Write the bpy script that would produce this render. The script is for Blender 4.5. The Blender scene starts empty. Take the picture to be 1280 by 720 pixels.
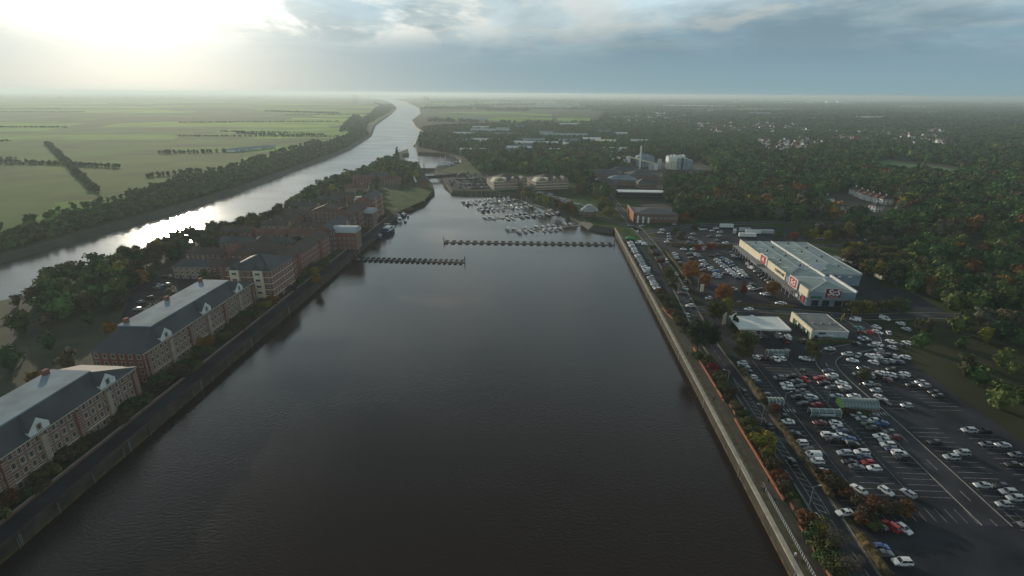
import bpy, bmesh, math, random
import numpy as np
from mathutils import Vector, Matrix
from mathutils.geometry import delaunay_2d_cdt
rnd = random.Random(7)
NR = np.random.RandomState(11)
S = bpy.context.scene
COL = S.collection
PI = math.pi
# ------------------------------------------------------------------ camera model
H = 105.0; F = 666.0
YAW = math.radians(3.0); PITCH = math.radians(20.03); ROLL = math.radians(0.42)
_f = np.array([-math.sin(YAW)*math.cos(PITCH), math.cos(YAW)*math.cos(PITCH), -math.sin(PITCH)])
_r = np.array([math.cos(YAW), math.sin(YAW), 0.]); _u = np.cross(_r, _f)
R2 = _r*math.cos(ROLL)+_u*math.sin(ROLL); U2 = -_r*math.sin(ROLL)+_u*math.cos(ROLL)
CP = np.array([0, 0, H])
def G(px, py, z=0.):
    """point of the plane at height z seen at photograph position px, py"""
    d = _f*F+R2*(px-640)-U2*(py-360); t = (z-H)/d[2]
    p = CP+d*t
    return float(p[0]), float(p[1])
def Pj(x, y, z):
    d = np.array([x, y, z])-CP; k = F/(d@_f); return 640+k*(d@R2), 360-k*(d@U2)
def inpoly(x, y, poly):
    c = False; n = len(poly); j = n-1
    for i in range(n):
        xi, yi = poly[i]; xj, yj = poly[j]
        if (yi > y) != (yj > y) and x < (xj-xi)*(y-yi)/(yj-yi)+xi: c = not c
        j = i
    return c
# ------------------------------------------------------------------ registry of things
REG = []
def tag(o, label, cat, group=None, kind=None):
    o['label'] = label; o['category'] = cat
    if group: o['group'] = group
    if kind: o['kind'] = kind
    REG.append(o); return o
def thing(name, label, cat, loc=(0, 0, 0), rz=0, group=None):
    o = bpy.data.objects.new(name, None); COL.objects.link(o); o.empty_display_size = .3
    o.location = loc; o.rotation_euler = (0, 0, rz); tag(o, label, cat, group); return o
def link(name, me, parent=None, mats=None, loc=None, rz=None, scale=None):
    o = bpy.data.objects.new(name, me); COL.objects.link(o)
    if parent is not None: o.parent = parent
    if loc is not None: o.location = loc
    if rz is not None: o.rotation_euler = (0, 0, rz)
    if scale is not None: o.scale = scale
    if mats:
        for i, m in mats.items():
            o.material_slots[i].link = 'OBJECT'; o.material_slots[i].material = m
    return o
# ------------------------------------------------------------------ mesh builder
class MB:
    def __init__(s): s.v = []; s.f = []; s.m = []; s.sm = []
    def add(s, vs, fs, m=0, smooth=False):
        b = len(s.v); s.v += [tuple(v) for v in vs]
        for f in fs: s.f.append([b+i for i in f]); s.m.append(m); s.sm.append(smooth)
    def box(s, x0, x1, y0, y1, z0, z1, m=0, rz=0, o=(0, 0)):
        vs = [(x, y, z) for z in (z0, z1) for x, y in ((x0, y0), (x1, y0), (x1, y1), (x0, y1))]
        if rz:
            c, q = math.cos(rz), math.sin(rz); vs = [(o[0]+x*c-y*q, o[1]+x*q+y*c, z) for x, y, z in vs]
        s.add(vs, [(3, 2, 1, 0), (4, 5, 6, 7), (0, 1, 5, 4), (1, 2, 6, 5), (2, 3, 7, 6), (3, 0, 4, 7)], m)
    def prism(s, poly, z0, z1, m=0, top=None):
        n = len(poly); vs = [(x, y, z0) for x, y in poly]+[(x, y, z1) for x, y in poly]
        s.add(vs, [tuple(range(n))[::-1]], m); b = len(s.v)-2*n
        s.f.append([b+n+i for i in range(n)]); s.m.append(m if top is None else top); s.sm.append(False)
        for i in range(n):
            j = (i+1) % n; s.f.append([b+i, b+j, b+n+j, b+n+i]); s.m.append(m); s.sm.append(False)
    def tube(s, p0, p1, r0, r1=None, n=6, m=0, smooth=True):
        r1 = r0 if r1 is None else r1
        p0 = Vector(p0); p1 = Vector(p1); d = (p1-p0).normalized()
        a = d.orthogonal().normalized(); b = d.cross(a)
        vs = []
        for p, r in ((p0, r0), (p1, r1)):
            for k in range(n):
                t = 2*PI*k/n; vs.append(p+a*(r*math.cos(t))+b*(r*math.sin(t)))
        fs = [(k, (k+1) % n, n+(k+1) % n, n+k) for k in range(n)]
        s.add(vs, fs, m, smooth)
        s.add([vs[k] for k in range(n)], [tuple(range(n))[::-1]], m); s.add([vs[n+k] for k in range(n)], [tuple(range(n))], m)
    def mesh(s, name, mats):
        me = bpy.data.meshes.new(name); me.from_pydata(s.v, [], s.f)
        for m in mats: me.materials.append(m)
        me.polygons.foreach_set('material_index', s.m); me.polygons.foreach_set('use_smooth', s.sm); me.update()
        return me
    def build(s, name, mats, parent=None, loc=None, rz=None):
        if not isinstance(mats, (list, tuple)): mats = [mats]
        return link(name, s.mesh(name, mats), parent, None, loc, rz)
# ------------------------------------------------------------------ materials
def nodes(name):
    m = bpy.data.materials.new(name); m.use_nodes = True; t = m.node_tree
    return m, t, t.nodes['Principled BSDF']
def mat(name, c, rough=.8, metal=0., var=.18, scale=.35, bump=0., c2=None, spec=.5, rnd_obj=0., detail=6):
    m, t, b = nodes(name)
    b.inputs['Roughness'].default_value = rough; b.inputs['Metallic'].default_value = metal
    b.inputs['Specular IOR Level'].default_value = spec
    tc = t.nodes.new('ShaderNodeTexCoord'); n = t.nodes.new('ShaderNodeTexNoise')
    n.inputs['Scale'].default_value = scale; n.inputs['Detail'].default_value = detail
    t.links.new(tc.outputs['Object'], n.inputs['Vector'])
    r = t.nodes.new('ShaderNodeValToRGB'); r.color_ramp.elements[0].position = .32; r.color_ramp.elements[1].position = .68
    lo = tuple(x*(1-var) for x in c); hi = tuple(min(1, x*(1+var)) for x in (c2 or c))
    r.color_ramp.elements[0].color = (*lo, 1); r.color_ramp.elements[1].color = (*hi, 1)
    t.links.new(n.outputs['Fac'], r.inputs['Fac']); out = r.outputs['Color']
    if rnd_obj:
        oi = t.nodes.new('ShaderNodeObjectInfo'); h = t.nodes.new('ShaderNodeHueSaturation')
        mr = t.nodes.new('ShaderNodeMapRange'); mr.inputs['To Min'].default_value = 1-rnd_obj; mr.inputs['To Max'].default_value = 1+rnd_obj
        t.links.new(oi.outputs['Random'], mr.inputs['Value']); t.links.new(mr.outputs['Result'], h.inputs['Value'])
        mh = t.nodes.new('ShaderNodeMapRange'); mh.inputs['To Min'].default_value = .485; mh.inputs['To Max'].default_value = .515
        wn = t.nodes.new('ShaderNodeTexWhiteNoise'); wn.noise_dimensions = '1D'
        t.links.new(oi.outputs['Random'], wn.inputs['W']); t.links.new(wn.outputs['Value'], mh.inputs['Value'])
        t.links.new(mh.outputs['Result'], h.inputs['Hue']); t.links.new(out, h.inputs['Color']); out = h.outputs['Color']
    t.links.new(out, b.inputs['Base Color'])
    if bump:
        n2 = t.nodes.new('ShaderNodeTexNoise'); n2.inputs['Scale'].default_value = scale*7; n2.inputs['Detail'].default_value = 5
        t.links.new(tc.outputs['Object'], n2.inputs['Vector'])
        bp = t.nodes.new('ShaderNodeBump'); bp.inputs['Strength'].default_value = bump; bp.inputs['Distance'].default_value = .1
        t.links.new(n2.outputs['Fac'], bp.inputs['Height']); t.links.new(bp.outputs['Normal'], b.inputs['Normal'])
    return m
def ribbed(name, c, period=.5, rough=.55, axis='X', depth=.35, var=.24):
    """sheet metal or tiles: fine ribs as bump over a mottled colour"""
    m = mat(name, c, rough, 0., var, .12)
    t = m.node_tree; b = t.nodes['Principled BSDF']
    w = t.nodes.new('ShaderNodeTexWave'); w.bands_direction = axis; w.inputs['Scale'].default_value = 1/(period*3.1416)*.5*PI/ .5 * .5
    tc = t.nodes.new('ShaderNodeTexCoord'); t.links.new(tc.outputs['Object'], w.inputs['Vector'])
    bp = t.nodes.new('ShaderNodeBump'); bp.inputs['Strength'].default_value = depth; bp.inputs['Distance'].default_value = .06
    t.links.new(w.outputs['Fac'], bp.inputs['Height']); t.links.new(bp.outputs['Normal'], b.inputs['Normal'])
    return m
def brickmat(name, c, c2, mortar, sc=1.):
    m, t, b = nodes(name); b.inputs['Roughness'].default_value = .9
    tc = t.nodes.new('ShaderNodeTexCoord'); br = t.nodes.new('ShaderNodeTexBrick')
    mp = t.nodes.new('ShaderNodeMapping'); mp.inputs['Rotation'].default_value = (PI/2, 0, 0)
    t.links.new(tc.outputs['Object'], mp.inputs['Vector']); t.links.new(mp.outputs['Vector'], br.inputs['Vector'])
    br.inputs['Scale'].default_value = sc; br.inputs['Color1'].default_value = (*c, 1); br.inputs['Color2'].default_value = (*c2, 1)
    br.inputs['Mortar'].default_value = (*mortar, 1); br.inputs['Mortar Size'].default_value = .008
    n = t.nodes.new('ShaderNodeTexNoise'); n.inputs['Scale'].default_value = .3; n.inputs['Detail'].default_value = 5
    t.links.new(tc.outputs['Object'], n.inputs['Vector'])
    mx = t.nodes.new('ShaderNodeMix'); mx.data_type = 'RGBA'; mx.blend_type = 'MULTIPLY'; mx.inputs['Factor'].default_value = .6
    mr = t.nodes.new('ShaderNodeMapRange'); mr.inputs['From Min'].default_value = .3; mr.inputs['From Max'].default_value = .7; mr.inputs['To Min'].default_value = .7; mr.inputs['To Max'].default_value = 1.2
    t.links.new(n.outputs['Fac'], mr.inputs['Value'])
    t.links.new(br.outputs['Color'], mx.inputs['A']); t.links.new(mr.outputs['Result'], mx.inputs['B']); t.links.new(mx.outputs['Result'], b.inputs['Base Color'])
    return m
M = {}
M['asphalt'] = mat('asphalt', (.030, .032, .039), .9, spec=.2, var=.5, scale=.07, bump=.3, detail=12)
M['road'] = mat('road_tarmac', (.042, .043, .049), .85, spec=.25, var=.42, scale=.11, bump=.3, detail=12)
M['prom'] = mat('promenade_tarmac', (.085, .07, .052), .9, var=.25, scale=.3, bump=.4)
M['paving'] = mat('paving', (.17, .155, .13), .9, var=.25, scale=.4)
M['cope'] = mat('coping_stone', (.40, .36, .28), .85, var=.2, scale=.5, bump=.3)
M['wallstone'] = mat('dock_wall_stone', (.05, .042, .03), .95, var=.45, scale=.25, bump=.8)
M['paint'] = mat('road_marking_paint', (.36, .36, .34), .85, var=.6, scale=.9)
M['grass'] = mat('grass', (.030, .066, .010), .95, var=.35, scale=.12, c2=(.045, .085, .016), bump=.5, spec=.1)
M['brightgrass'] = mat('meadow_grass', (.06, .12, .02), .95, var=.3, scale=.03, c2=(.085, .15, .03))
M['verge'] = mat('verge', (.05, .055, .022), .95, var=.4, scale=.6, c2=(.085, .065, .03), bump=.6)
M['hedge'] = mat('hedge_leaf', (.055, .055, .018), .9, var=.45, scale=.5, c2=(.10, .065, .02))
M['brick'] = brickmat('red_brick', (.21, .062, .042), (.27, .09, .06), (.3, .25, .2), .55)
M['darkbrick'] = brickmat('brown_brick', (.15, .07, .045), (.19, .10, .065), (.25, .2, .17), .55)
M['buffbrick'] = brickmat('buff_brick', (.34, .24, .15), (.42, .3, .2), (.4, .35, .3), .55)
M['orangebrick'] = brickmat('orange_brick', (.34, .11, .05), (.42, .15, .065), (.4, .3, .2), 1.5)
M['slate'] = ribbed('slate_roof', (.07, .072, .078), .5, .75, 'Y')
M['tile'] = ribbed('clay_tile_roof', (.16, .065, .045), .5, .8, 'Y')
M['browntile'] = ribbed('brown_tile_roof', (.085, .06, .048), .5, .85, 'Y')
M['metalroof'] = ribbed('grey_green_sheet_roof', (.20, .26, .25), .9, .5, 'Y', .5, .26)
M['blueroof'] = ribbed('blue_grey_membrane_roof', (.21, .27, .31), 1.2, .9, 'Y', .3)
M['whiteroof'] = ribbed('white_corrugated_roof', (.72, .73, .70), .8, .5, 'X', .6, .12)
M['flatroof'] = mat('felt_roof', (.16, .17, .175), .85, var=.2, scale=.2)
M['cream'] = mat('cream_panel', (.74, .66, .48), .7, var=.07, scale=.2)
M['white'] = mat('white_render', (.74, .73, .69), .75, var=.1, scale=.5)
M['palegrey'] = mat('pale_grey_panel', (.42, .45, .47), .6, var=.1, scale=.3)
M['bluepanel'] = ribbed('blue_grey_cladding', (.22, .29, .35), .6, .5, 'X', .4)
M['grey'] = mat('mid_grey_panel', (.2, .21, .22), .7, var=.12)
M['dark'] = mat('dark_grey', (.025, .025, .027), .9, var=.1, spec=.15)
M['concrete'] = mat('concrete', (.30, .29, .26), .9, var=.25, scale=.4)
M['timber'] = mat('weathered_timber', (.11, .095, .075), .9, var=.35, scale=.8)
M['redsign'] = mat('red_sign', (.45, .02, .025), .5, var=.04)
M['darkredsign'] = mat('dark_red_sign', (.16, .008, .015), .5, var=.04)
M['signwhite'] = mat('white_lettering', (.8, .8, .78), .5, var=.02)
M['letter'] = mat('dark_lettering', (.05, .05, .06), .5, var=.02)
M['green'] = mat('green_paint', (.02, .11, .05), .5, var=.1)
M['brightgreen'] = mat('bright_green_paint', (.03, .32, .08), .5, var=.1)
M['limegreen'] = mat('lime_green_gate', (.22, .42, .12), .5, var=.5, scale=1.8)
M['yellow'] = mat('yellow_paint', (.75, .52, .02), .5, var=.05)
M['metal'] = mat('galvanised_steel', (.42, .43, .43), .45, .6, var=.1)
M['tyre'] = mat('tyre_rubber', (.015, .015, .016), .85, var=.1)
M['rim'] = mat('alloy_rim', (.45, .45, .46), .35, .8, var=.05)
M['lamp'] = mat('headlamp_glass', (.65, .66, .68), .15, .0, var=.02)
M['tail'] = mat('tail_lamp', (.35, .01, .01), .2, .0, var=.02)
M['gelcoat'] = mat('white_gelcoat', (.75, .75, .73), .3, var=.05)
M['bluecover'] = mat('blue_canvas', (.03, .06, .2), .85, var=.2)
M['navyhull'] = mat('navy_hull', (.015, .025, .07), .3, var=.1)
M['teak'] = mat('teak_deck', (.28, .2, .12), .8, var=.2)
M['earth'] = mat('bare_earth', (.10, .08, .055), .95, var=.4, scale=.5, bump=.8)
M['mud'] = mat('river_bank_mud', (.05, .052, .03), .8, var=.4, scale=.05)
M['bark'] = mat('bark', (.09, .07, .05), .95, var=.3, scale=2)
M['birch'] = mat('bare_twig', (.15, .125, .095), .95, var=.3, scale=2)
M['skin'] = mat('skin', (.45, .28, .2), .6, var=.05)
def glassmat(name, c, rough):
    m, t, b = nodes(name); b.inputs['Base Color'].default_value = (*c, 1); b.inputs['Roughness'].default_value = rough
    b.inputs['IOR'].default_value = 1.5; b.inputs['Coat Weight'].default_value = .3
    n = t.nodes.new('ShaderNodeTexNoise'); n.inputs['Scale'].default_value = .8
    r = t.nodes.new('ShaderNodeMapRange'); r.inputs['To Min'].default_value = rough*.6; r.inputs['To Max'].default_value = rough*1.6
    t.links.new(n.outputs['Fac'], r.inputs['Value']); t.links.new(r.outputs['Result'], b.inputs['Roughness']); return m
M['glass'] = glassmat('window_glass', (.02, .025, .03), .08)
M['carglass'] = glassmat('car_glass', (.012, .014, .017), .08)
M['shelterglass'] = glassmat('green_tinted_glazing', (.14, .2, .19), .25)
PAINTS = {}
for nm, c in dict(white=(.78, .78, .77), silver=(.42, .44, .46), grey=(.14, .15, .165), black=(.012, .012, .014), navy=(.015, .03, .09),
                  blue=(.05, .12, .30), red=(.42, .015, .02), maroon=(.13, .015, .018), green=(.02, .06, .035), teal=(.12, .36, .38), brown=(.16, .08, .045), yellow=(.7, .5, .03)).items():
    m, t, b = nodes('car_paint_'+nm); b.inputs['Base Color'].default_value = (*c, 1)
    b.inputs['Roughness'].default_value = .32; b.inputs['Coat Weight'].default_value = .6; b.inputs['Coat Roughness'].default_value = .06
    if nm in ('silver', 'grey', 'blue', 'teal'): b.inputs['Metallic'].default_value = .35
    tc = t.nodes.new('ShaderNodeTexCoord'); n = t.nodes.new('ShaderNodeTexNoise'); n.inputs['Scale'].default_value = 1.6
    r = t.nodes.new('ShaderNodeMapRange'); r.inputs['To Min'].default_value = .2; r.inputs['To Max'].default_value = .5
    t.links.new(tc.outputs['Object'], n.inputs['Vector']); t.links.new(n.outputs['Fac'], r.inputs['Value']); t.links.new(r.outputs['Result'], b.inputs['Roughness'])
    PAINTS[nm] = m
SPEC = dict(dark=(.028, .046, .018), olive=(.072, .078, .022), green=(.048, .078, .023), russet=(.115, .045, .016), orange=(.24, .105, .016),
            yellow=(.17, .145, .02), brown=(.068, .05, .026), grey=(.075, .066, .048), red=(.19, .028, .02))
LEAF = {}
for nm, c in SPEC.items():
    LEAF[nm] = mat('foliage_'+nm, c, .8, var=.45, scale=.45, c2=tuple(min(1, x*1.25) for x in c), spec=.25, rnd_obj=.22)
def attr_leaf():
    m, t, b = nodes('foliage_mixed'); b.inputs['Roughness'].default_value = .85; b.inputs['Specular IOR Level'].default_value = .2
    a = t.nodes.new('ShaderNodeAttribute'); a.attribute_name = 'tint'
    n = t.nodes.new('ShaderNodeTexNoise'); n.inputs['Scale'].default_value = .22; n.inputs['Detail'].default_value = 5
    tc = t.nodes.new('ShaderNodeTexCoord'); t.links.new(tc.outputs['Object'], n.inputs['Vector'])
    r = t.nodes.new('ShaderNodeMapRange'); r.inputs['From Min'].default_value = .3; r.inputs['From Max'].default_value = .7; r.inputs['To Min'].default_value = .55; r.inputs['To Max'].default_value = 1.45
    mx = t.nodes.new('ShaderNodeMix'); mx.data_type = 'RGBA'; mx.blend_type = 'MULTIPLY'; mx.inputs['Factor'].default_value = 1
    t.links.new(n.outputs['Fac'], r.inputs['Value']); t.links.new(a.outputs['Color'], mx.inputs['A']); t.links.new(r.outputs['Result'], mx.inputs['B'])
    t.links.new(mx.outputs['Result'], b.inputs['Base Color']); return m
M['mixedleaf'] = attr_leaf()
def watermat(name, base, scale, strength, rough, streak=0.):
    m, t, b = nodes(name); b.inputs['Base Color'].default_value = (*base, 1); b.inputs['IOR'].default_value = 1.33
    tc = t.nodes.new('ShaderNodeTexCoord')
    def noise(sc, det, stretch=(1, 1, 1)):
        mp = t.nodes.new('ShaderNodeMapping'); mp.inputs['Scale'].default_value = stretch; mp.inputs['Rotation'].default_value = (0, 0, .5)
        n = t.nodes.new('ShaderNodeTexNoise'); n.inputs['Scale'].default_value = sc; n.inputs['Detail'].default_value = det
        t.links.new(tc.outputs['Object'], mp.inputs['Vector']); t.links.new(mp.outputs['Vector'], n.inputs['Vector']); return n
    a = noise(scale, 4, (1, 1.8, 1)); c = noise(.011, 5, (1, 2.2, 1))
    bp = t.nodes.new('ShaderNodeBump'); bp.inputs['Distance'].default_value = .35
    mr = t.nodes.new('ShaderNodeMapRange'); mr.inputs['From Min'].default_value = .35; mr.inputs['From Max'].default_value = .65
    mr.inputs['To Min'].default_value = strength*.2; mr.inputs['To Max'].default_value = strength
    t.links.new(c.outputs['Fac'], mr.inputs['Value']); t.links.new(mr.outputs['Result'], bp.inputs['Strength'])
    t.links.new(a.outputs['Fac'], bp.inputs['Height']); t.links.new(bp.outputs['Normal'], b.inputs['Normal'])
    rr = t.nodes.new('ShaderNodeMapRange'); rr.inputs['From Min'].default_value = .3; rr.inputs['From Max'].default_value = .7
    rr.inputs['To Min'].default_value = rough*.7; rr.inputs['To Max'].default_value = rough*1.5
    t.links.new(c.outputs['Fac'], rr.inputs['Value']); t.links.new(rr.outputs['Result'], b.inputs['Roughness'])
    return m
M['water'] = watermat('dock_water', (.027, .020, .018), .75, .34, .09)
M['river'] = watermat('river_water', (.05, .045, .038), .35, .35, .16)
# ------------------------------------------------------------------ terrain with dock, basin and river cut out
def W(pts, z=0.): return [G(x, y, z) for x, y in pts]
QX = 62.3; LX = -129.5                     # the two long quay edges
dock = [(QX, -400), (QX, 440)] + W([(758, 284), (742, 281), (727, 271), (690, 257), (650, 241), (610, 239), (580, 239), (565.5, 238), (558, 229), (549, 219), (543, 211)]) \
     + W([(549, 205), (563, 204), (575, 203), (578, 199), (571, 195), (558, 191.5), (522, 190), (519, 180)]) + W([(521, 174), (534, 169), (520, 158), (515, 150), (526, 142), (524, 135), (509, 127.6), (490, 123.4), (540, 121.8), (540, 121.3), (390, 121.2), (390, 121.6), (452, 122.2)]) \
     + W([(477, 124.4), (491, 129.6), (495.5, 135), (487, 142.5), (468, 155), (462, 168), (436, 184), (405, 196), (378, 205), (340, 218.5), (300, 233), (240, 251), (160, 274), (80, 296), (-60, 334), (-260, 390), (-260, 470), (-60, 402), (80, 350), (160, 320), (240, 304), (310, 285), (352, 264), (392, 240), (425, 224), (465, 210), (488, 200), (499, 190), (510, 186), (511, 191), (502, 193)]) \
     + W([(506, 204.5), (525, 206), (527, 212), (533, 221), (540.5, 230), (543, 238), (530, 246), (512, 252), (503, 258), (493, 269)]) + [(-137, 478), (LX, 470), (LX, -400)]
# far estuary band is a separate pool so that the outline stays simple
def outline_fix(poly):
    out = []
    for p in poly:
        if not out or (p[0]-out[-1][0])**2+(p[1]-out[-1][1])**2 > .05: out.append(p)
    return out
dock = outline_fix(dock)
XE = 27000.; Y0 = -1200.; YE = 26000.
outer = [(-XE, Y0), (XE, Y0), (XE, YE), (-XE, YE)]
grid = []
for gx in (-16000, -9000, -4500, -2000, 2000, 4500, 9000, 16000):
    for gy in (-600, 700, 1800, 4000, 8000, 14000, 20000): grid.append((gx, gy))
pts = outer+dock+grid
no, nd = len(outer), len(dock)
edges = [(i, (i+1) % no) for i in range(no)]+[(no+i, no+(i+1) % nd) for i in range(nd)]
vo, eo, fo, *_ = delaunay_2d_cdt([Vector(p) for p in pts], edges, [], 0, 1e-4)
land = MB(); vs = [(v.x, v.y, 0.) for v in vo]; fs = []
for f in fo:
    c = sum((Vector((vo[i].x, vo[i].y)) for i in f), Vector((0, 0)))/len(f)
    if not inpoly(c.x, c.y, dock):
        a, b_, c_ = (vo[i] for i in f[:3])
        if (b_.x-a.x)*(c_.y-a.y)-(b_.y-a.y)*(c_.x-a.x) < 0: f = f[::-1]
        fs.append(tuple(f))
land.add(vs, fs, 0)
def groundmat():
    m, t, b = nodes('ground'); b.inputs['Roughness'].default_value = 1.; b.inputs['Specular IOR Level'].default_value = .1
    tc = t.nodes.new('ShaderNodeTexCoord'); mp = t.nodes.new('ShaderNodeMapping'); mp.inputs['Rotation'].default_value = (0, 0, .35)
    mp.inputs['Scale'].default_value = (1, .55, 1)
    t.links.new(tc.outputs['Object'], mp.inputs['Vector'])
    vo_ = t.nodes.new('ShaderNodeTexVoronoi'); vo_.distance = 'CHEBYCHEV'; vo_.inputs['Scale'].default_value = .0032; vo_.inputs['Randomness'].default_value = .75
    t.links.new(mp.outputs['Vector'], vo_.inputs['Vector'])
    sp = t.nodes.new('ShaderNodeSeparateColor'); t.links.new(vo_.outputs['Color'], sp.inputs['Color'])
    cr = t.nodes.new('ShaderNodeValToRGB'); cr.color_ramp.interpolation = 'CONSTANT'
    E_ = cr.color_ramp.elements; E_[0].position = 0; E_[0].color = (.035, .05, .02, 1); E_[1].position = .3; E_[1].color = (.05, .075, .022, 1)
    for p, c in ((.5, (.045, .05, .025)), (.66, (.028, .042, .018)), (.8, (.075, .11, .03)), (.9, (.07, .065, .035))):
        e = E_.new(p); e.color = (*c, 1)
    t.links.new(sp.outputs[0], cr.inputs['Fac'])
    n = t.nodes.new('ShaderNodeTexNoise'); n.inputs['Scale'].default_value = .02; n.inputs['Detail'].default_value = 8
    t.links.new(tc.outputs['Object'], n.inputs['Vector'])
    r = t.nodes.new('ShaderNodeMapRange'); r.inputs['From Min'].default_value = .3; r.inputs['From Max'].default_value = .7; r.inputs['To Min'].default_value = .65; r.inputs['To Max'].default_value = 1.3
    mx = t.nodes.new('ShaderNodeMix'); mx.data_type = 'RGBA'; mx.blend_type = 'MULTIPLY'; mx.inputs['Factor'].default_value = 1
    t.links.new(n.outputs['Fac'], r.inputs['Value']); t.links.new(cr.outputs['Color'], mx.inputs['A']); t.links.new(r.outputs['Result'], mx.inputs['B'])
    t.links.new(mx.outputs['Result'], b.inputs['Base Color']); return m
M['ground'] = groundmat()
def struct(o): o['kind'] = 'structure'; return o
struct(land.build('ground', M['ground']))
# water sheets
wd = MB(); wd.add([(-600, -420, -4), (500, -420, -4), (500, 900, -4), (-140, 900, -4), (-195, 700, -4), (-195, 560, -4), (-140, 500, -4), (-140, -420, -4), (-600, -420, -4)][0:0] or
       [(-145, -420, -4), (90, -420, -4), (90, 640, -4), (-200, 700, -4), (-135, 560, -4)], [(0, 1, 2, 3, 4)])
struct(wd.build('dock_water', M['water']))
wr = MB(); wr.add([(-6000, 60, -4.6), (-150, 60, -4.6), (-150, 560, -4.6), (-198, 698.4, -4.6), (-60, 674, -4.6), (300, 1100, -4.6), (XE, 20000, -4.6), (XE, YE, -4.6), (-XE, YE, -4.6), (-XE, 60, -4.6)], [(0, 1, 2, 3, 4, 5, 6, 7, 8, 9)])
struct(wr.build('river_water', M['river']))
# banks: vertical stone walls round the dock, sloping mud along the river
def bank(name, poly_pts, m, z1, slope, label=None, cat=None, closed=False, z0=0.02):
    b = MB(); n = len(poly_pts); L = []
    for i, p in enumerate(poly_pts):
        a = poly_pts[max(0, i-1)]; c = poly_pts[min(n-1, i+1)]
        d = Vector((c[0]-a[0], c[1]-a[1])); d = d.normalized() if d.length else Vector((0, 1))
        nrm = Vector((-d.y, d.x))          # outline runs counter-clockwise: the water lies on its left
        L.append((p[0], p[1], z0)); L.append((p[0]+nrm.x*slope, p[1]+nrm.y*slope, z1))
    b.add(L, [(2*i, 2*i+1, 2*i+3, 2*i+2) for i in range(n-1)])
    o = b.build(name, m)
    if label: tag(o, label, cat)
    else: struct(o)
    return o
di = {round(p[0], 2): i for i, p in enumerate(dock)}
iL = max(i for i, p in enumerate(dock) if abs(p[1]-470) < .01 and p[0] < 0)
def qwall(x0, x1, ya, yb, label, side):
    root = thing('quay_wall', label, 'quay wall', (0, 0, 0))
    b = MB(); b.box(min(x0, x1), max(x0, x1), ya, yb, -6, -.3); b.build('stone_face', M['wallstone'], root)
    b = MB(); b.box(min(x0, x1)-(.04 if side > 0 else 0), max(x0, x1)+(0 if side > 0 else .04), ya, yb, -4.5, -3.3); b.build('weed_band', M['hedge'], root)
    for k in range(9):
        xx = x0-.25 if side > 0 else x1+.02; yl = 60+k*38; b = MB()
        for q_ in (0, .5): b.box(xx, xx+.07, yl+q_, yl+q_+.07, -4.2, .3)
        for q_ in range(12): b.box(xx, xx+.07, yl+.07, yl+.5, -3.9+q_*.35, -3.85+q_*.35)
        b.build('ladder', M['metal'], root)
    c = MB(); y = ya; xin = x0 if side > 0 else x1
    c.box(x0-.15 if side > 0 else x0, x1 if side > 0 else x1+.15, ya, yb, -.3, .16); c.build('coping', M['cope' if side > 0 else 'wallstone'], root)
    f = MB()
    yy = ya+3
    while yy < yb and side < 0:
        xx = (x0-.45) if side > 0 else (x1+.12)
        f.box(xx, xx+.33, yy, yy+.33, -5, -.4); yy += 12
    if side < 0: f.build('timber_fender', M['timber'], root)
    return root
qwall(QX, QX+1.1, -350, 440, 'long stone quay wall with pale coping along the supermarket side of the dock', 1)
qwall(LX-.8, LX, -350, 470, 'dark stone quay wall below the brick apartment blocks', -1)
# the lock, basin and rocky marina shore
iA = 1; 
mi = next(i for i, p in enumerate(dock) if abs(p[0]-W([(565.5, 238)])[0][0]) < .01)
bank('marina_bank', dock[1:mi+1], M['mud'], -4.9, 6.)
ri = next(i for i, p in enumerate(dock) if abs(p[0]-W([(519, 180)])[0][0]) < .01)
bank('lock_wall_bank', dock[mi:ri+1], M['wallstone'], -6, .3)
r2 = next(i for i, p in enumerate(dock) if abs(p[0]-W([(499, 190)])[0][0]) < .01)
bank('river_bank', dock[ri:r2+1], M['mud'], -6.4, 7.)
bank('basin_bank', dock[r2:iL+1], M['wallstone'], -6, .4)
# ------------------------------------------------------------------ flat sheets
def sheet(name, poly, m, z, parent=None):
    b = MB(); vo, eo, fo, *_ = delaunay_2d_cdt([Vector(p) for p in poly], [(i, (i+1) % len(poly)) for i in range(len(poly))], [], 1, 1e-4)
    fs = []
    for f in fo:
        a, b_, c_ = (vo[i] for i in f[:3])
        fs.append(tuple(f) if (b_.x-a.x)*(c_.y-a.y)-(b_.y-a.y)*(c_.x-a.x) > 0 else tuple(f[::-1]))
    b.add([(v.x, v.y, z) for v in vo], fs)
    return struct(b.build(name, m))
def smooth_line(pts, step=4.):
    Q = [Vector(p) for p in pts]; P = [Q[0]]
    for a_, b_ in zip(Q, Q[1:]):
        k_ = max(1, int((b_-a_).length/28)); P += [a_.lerp(b_, (j+1)/k_) for j in range(k_)]
    out = []
    for i in range(len(P)-1):
        p0 = P[max(0, i-1)]; p1 = P[i]; p2 = P[i+1]; p3 = P[min(len(P)-1, i+2)]
        n = max(1, int((p2-p1).length/step))
        for k in range(n):
            t = k/n
            out.append(.5*((2*p1)+(-p0+p2)*t+(2*p0-5*p1+4*p2-p3)*t*t+(-p0+3*p1-3*p2+p3)*t**3))
    out.append(P[-1]); return out
def offs(L, o):
    r = []
    for i, p in enumerate(L):
        a = L[max(0, i-1)]; c = L[min(len(L)-1, i+1)]; d = (c-a).normalized(); r.append(Vector((p.x-d.y*o, p.y+d.x*o)))
    return r
def ribbon(b, L, o0, o1, z, m=0):
    A = offs(L, o0); B = offs(L, o1); n = len(L)
    b.add([(p.x, p.y, z) for p in A]+[(p.x, p.y, z) for p in B], [(i, i+1, n+i+1, n+i) if o0 > o1 else (n+i, n+i+1, i+1, i) for i in range(n-1)], m)
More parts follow.
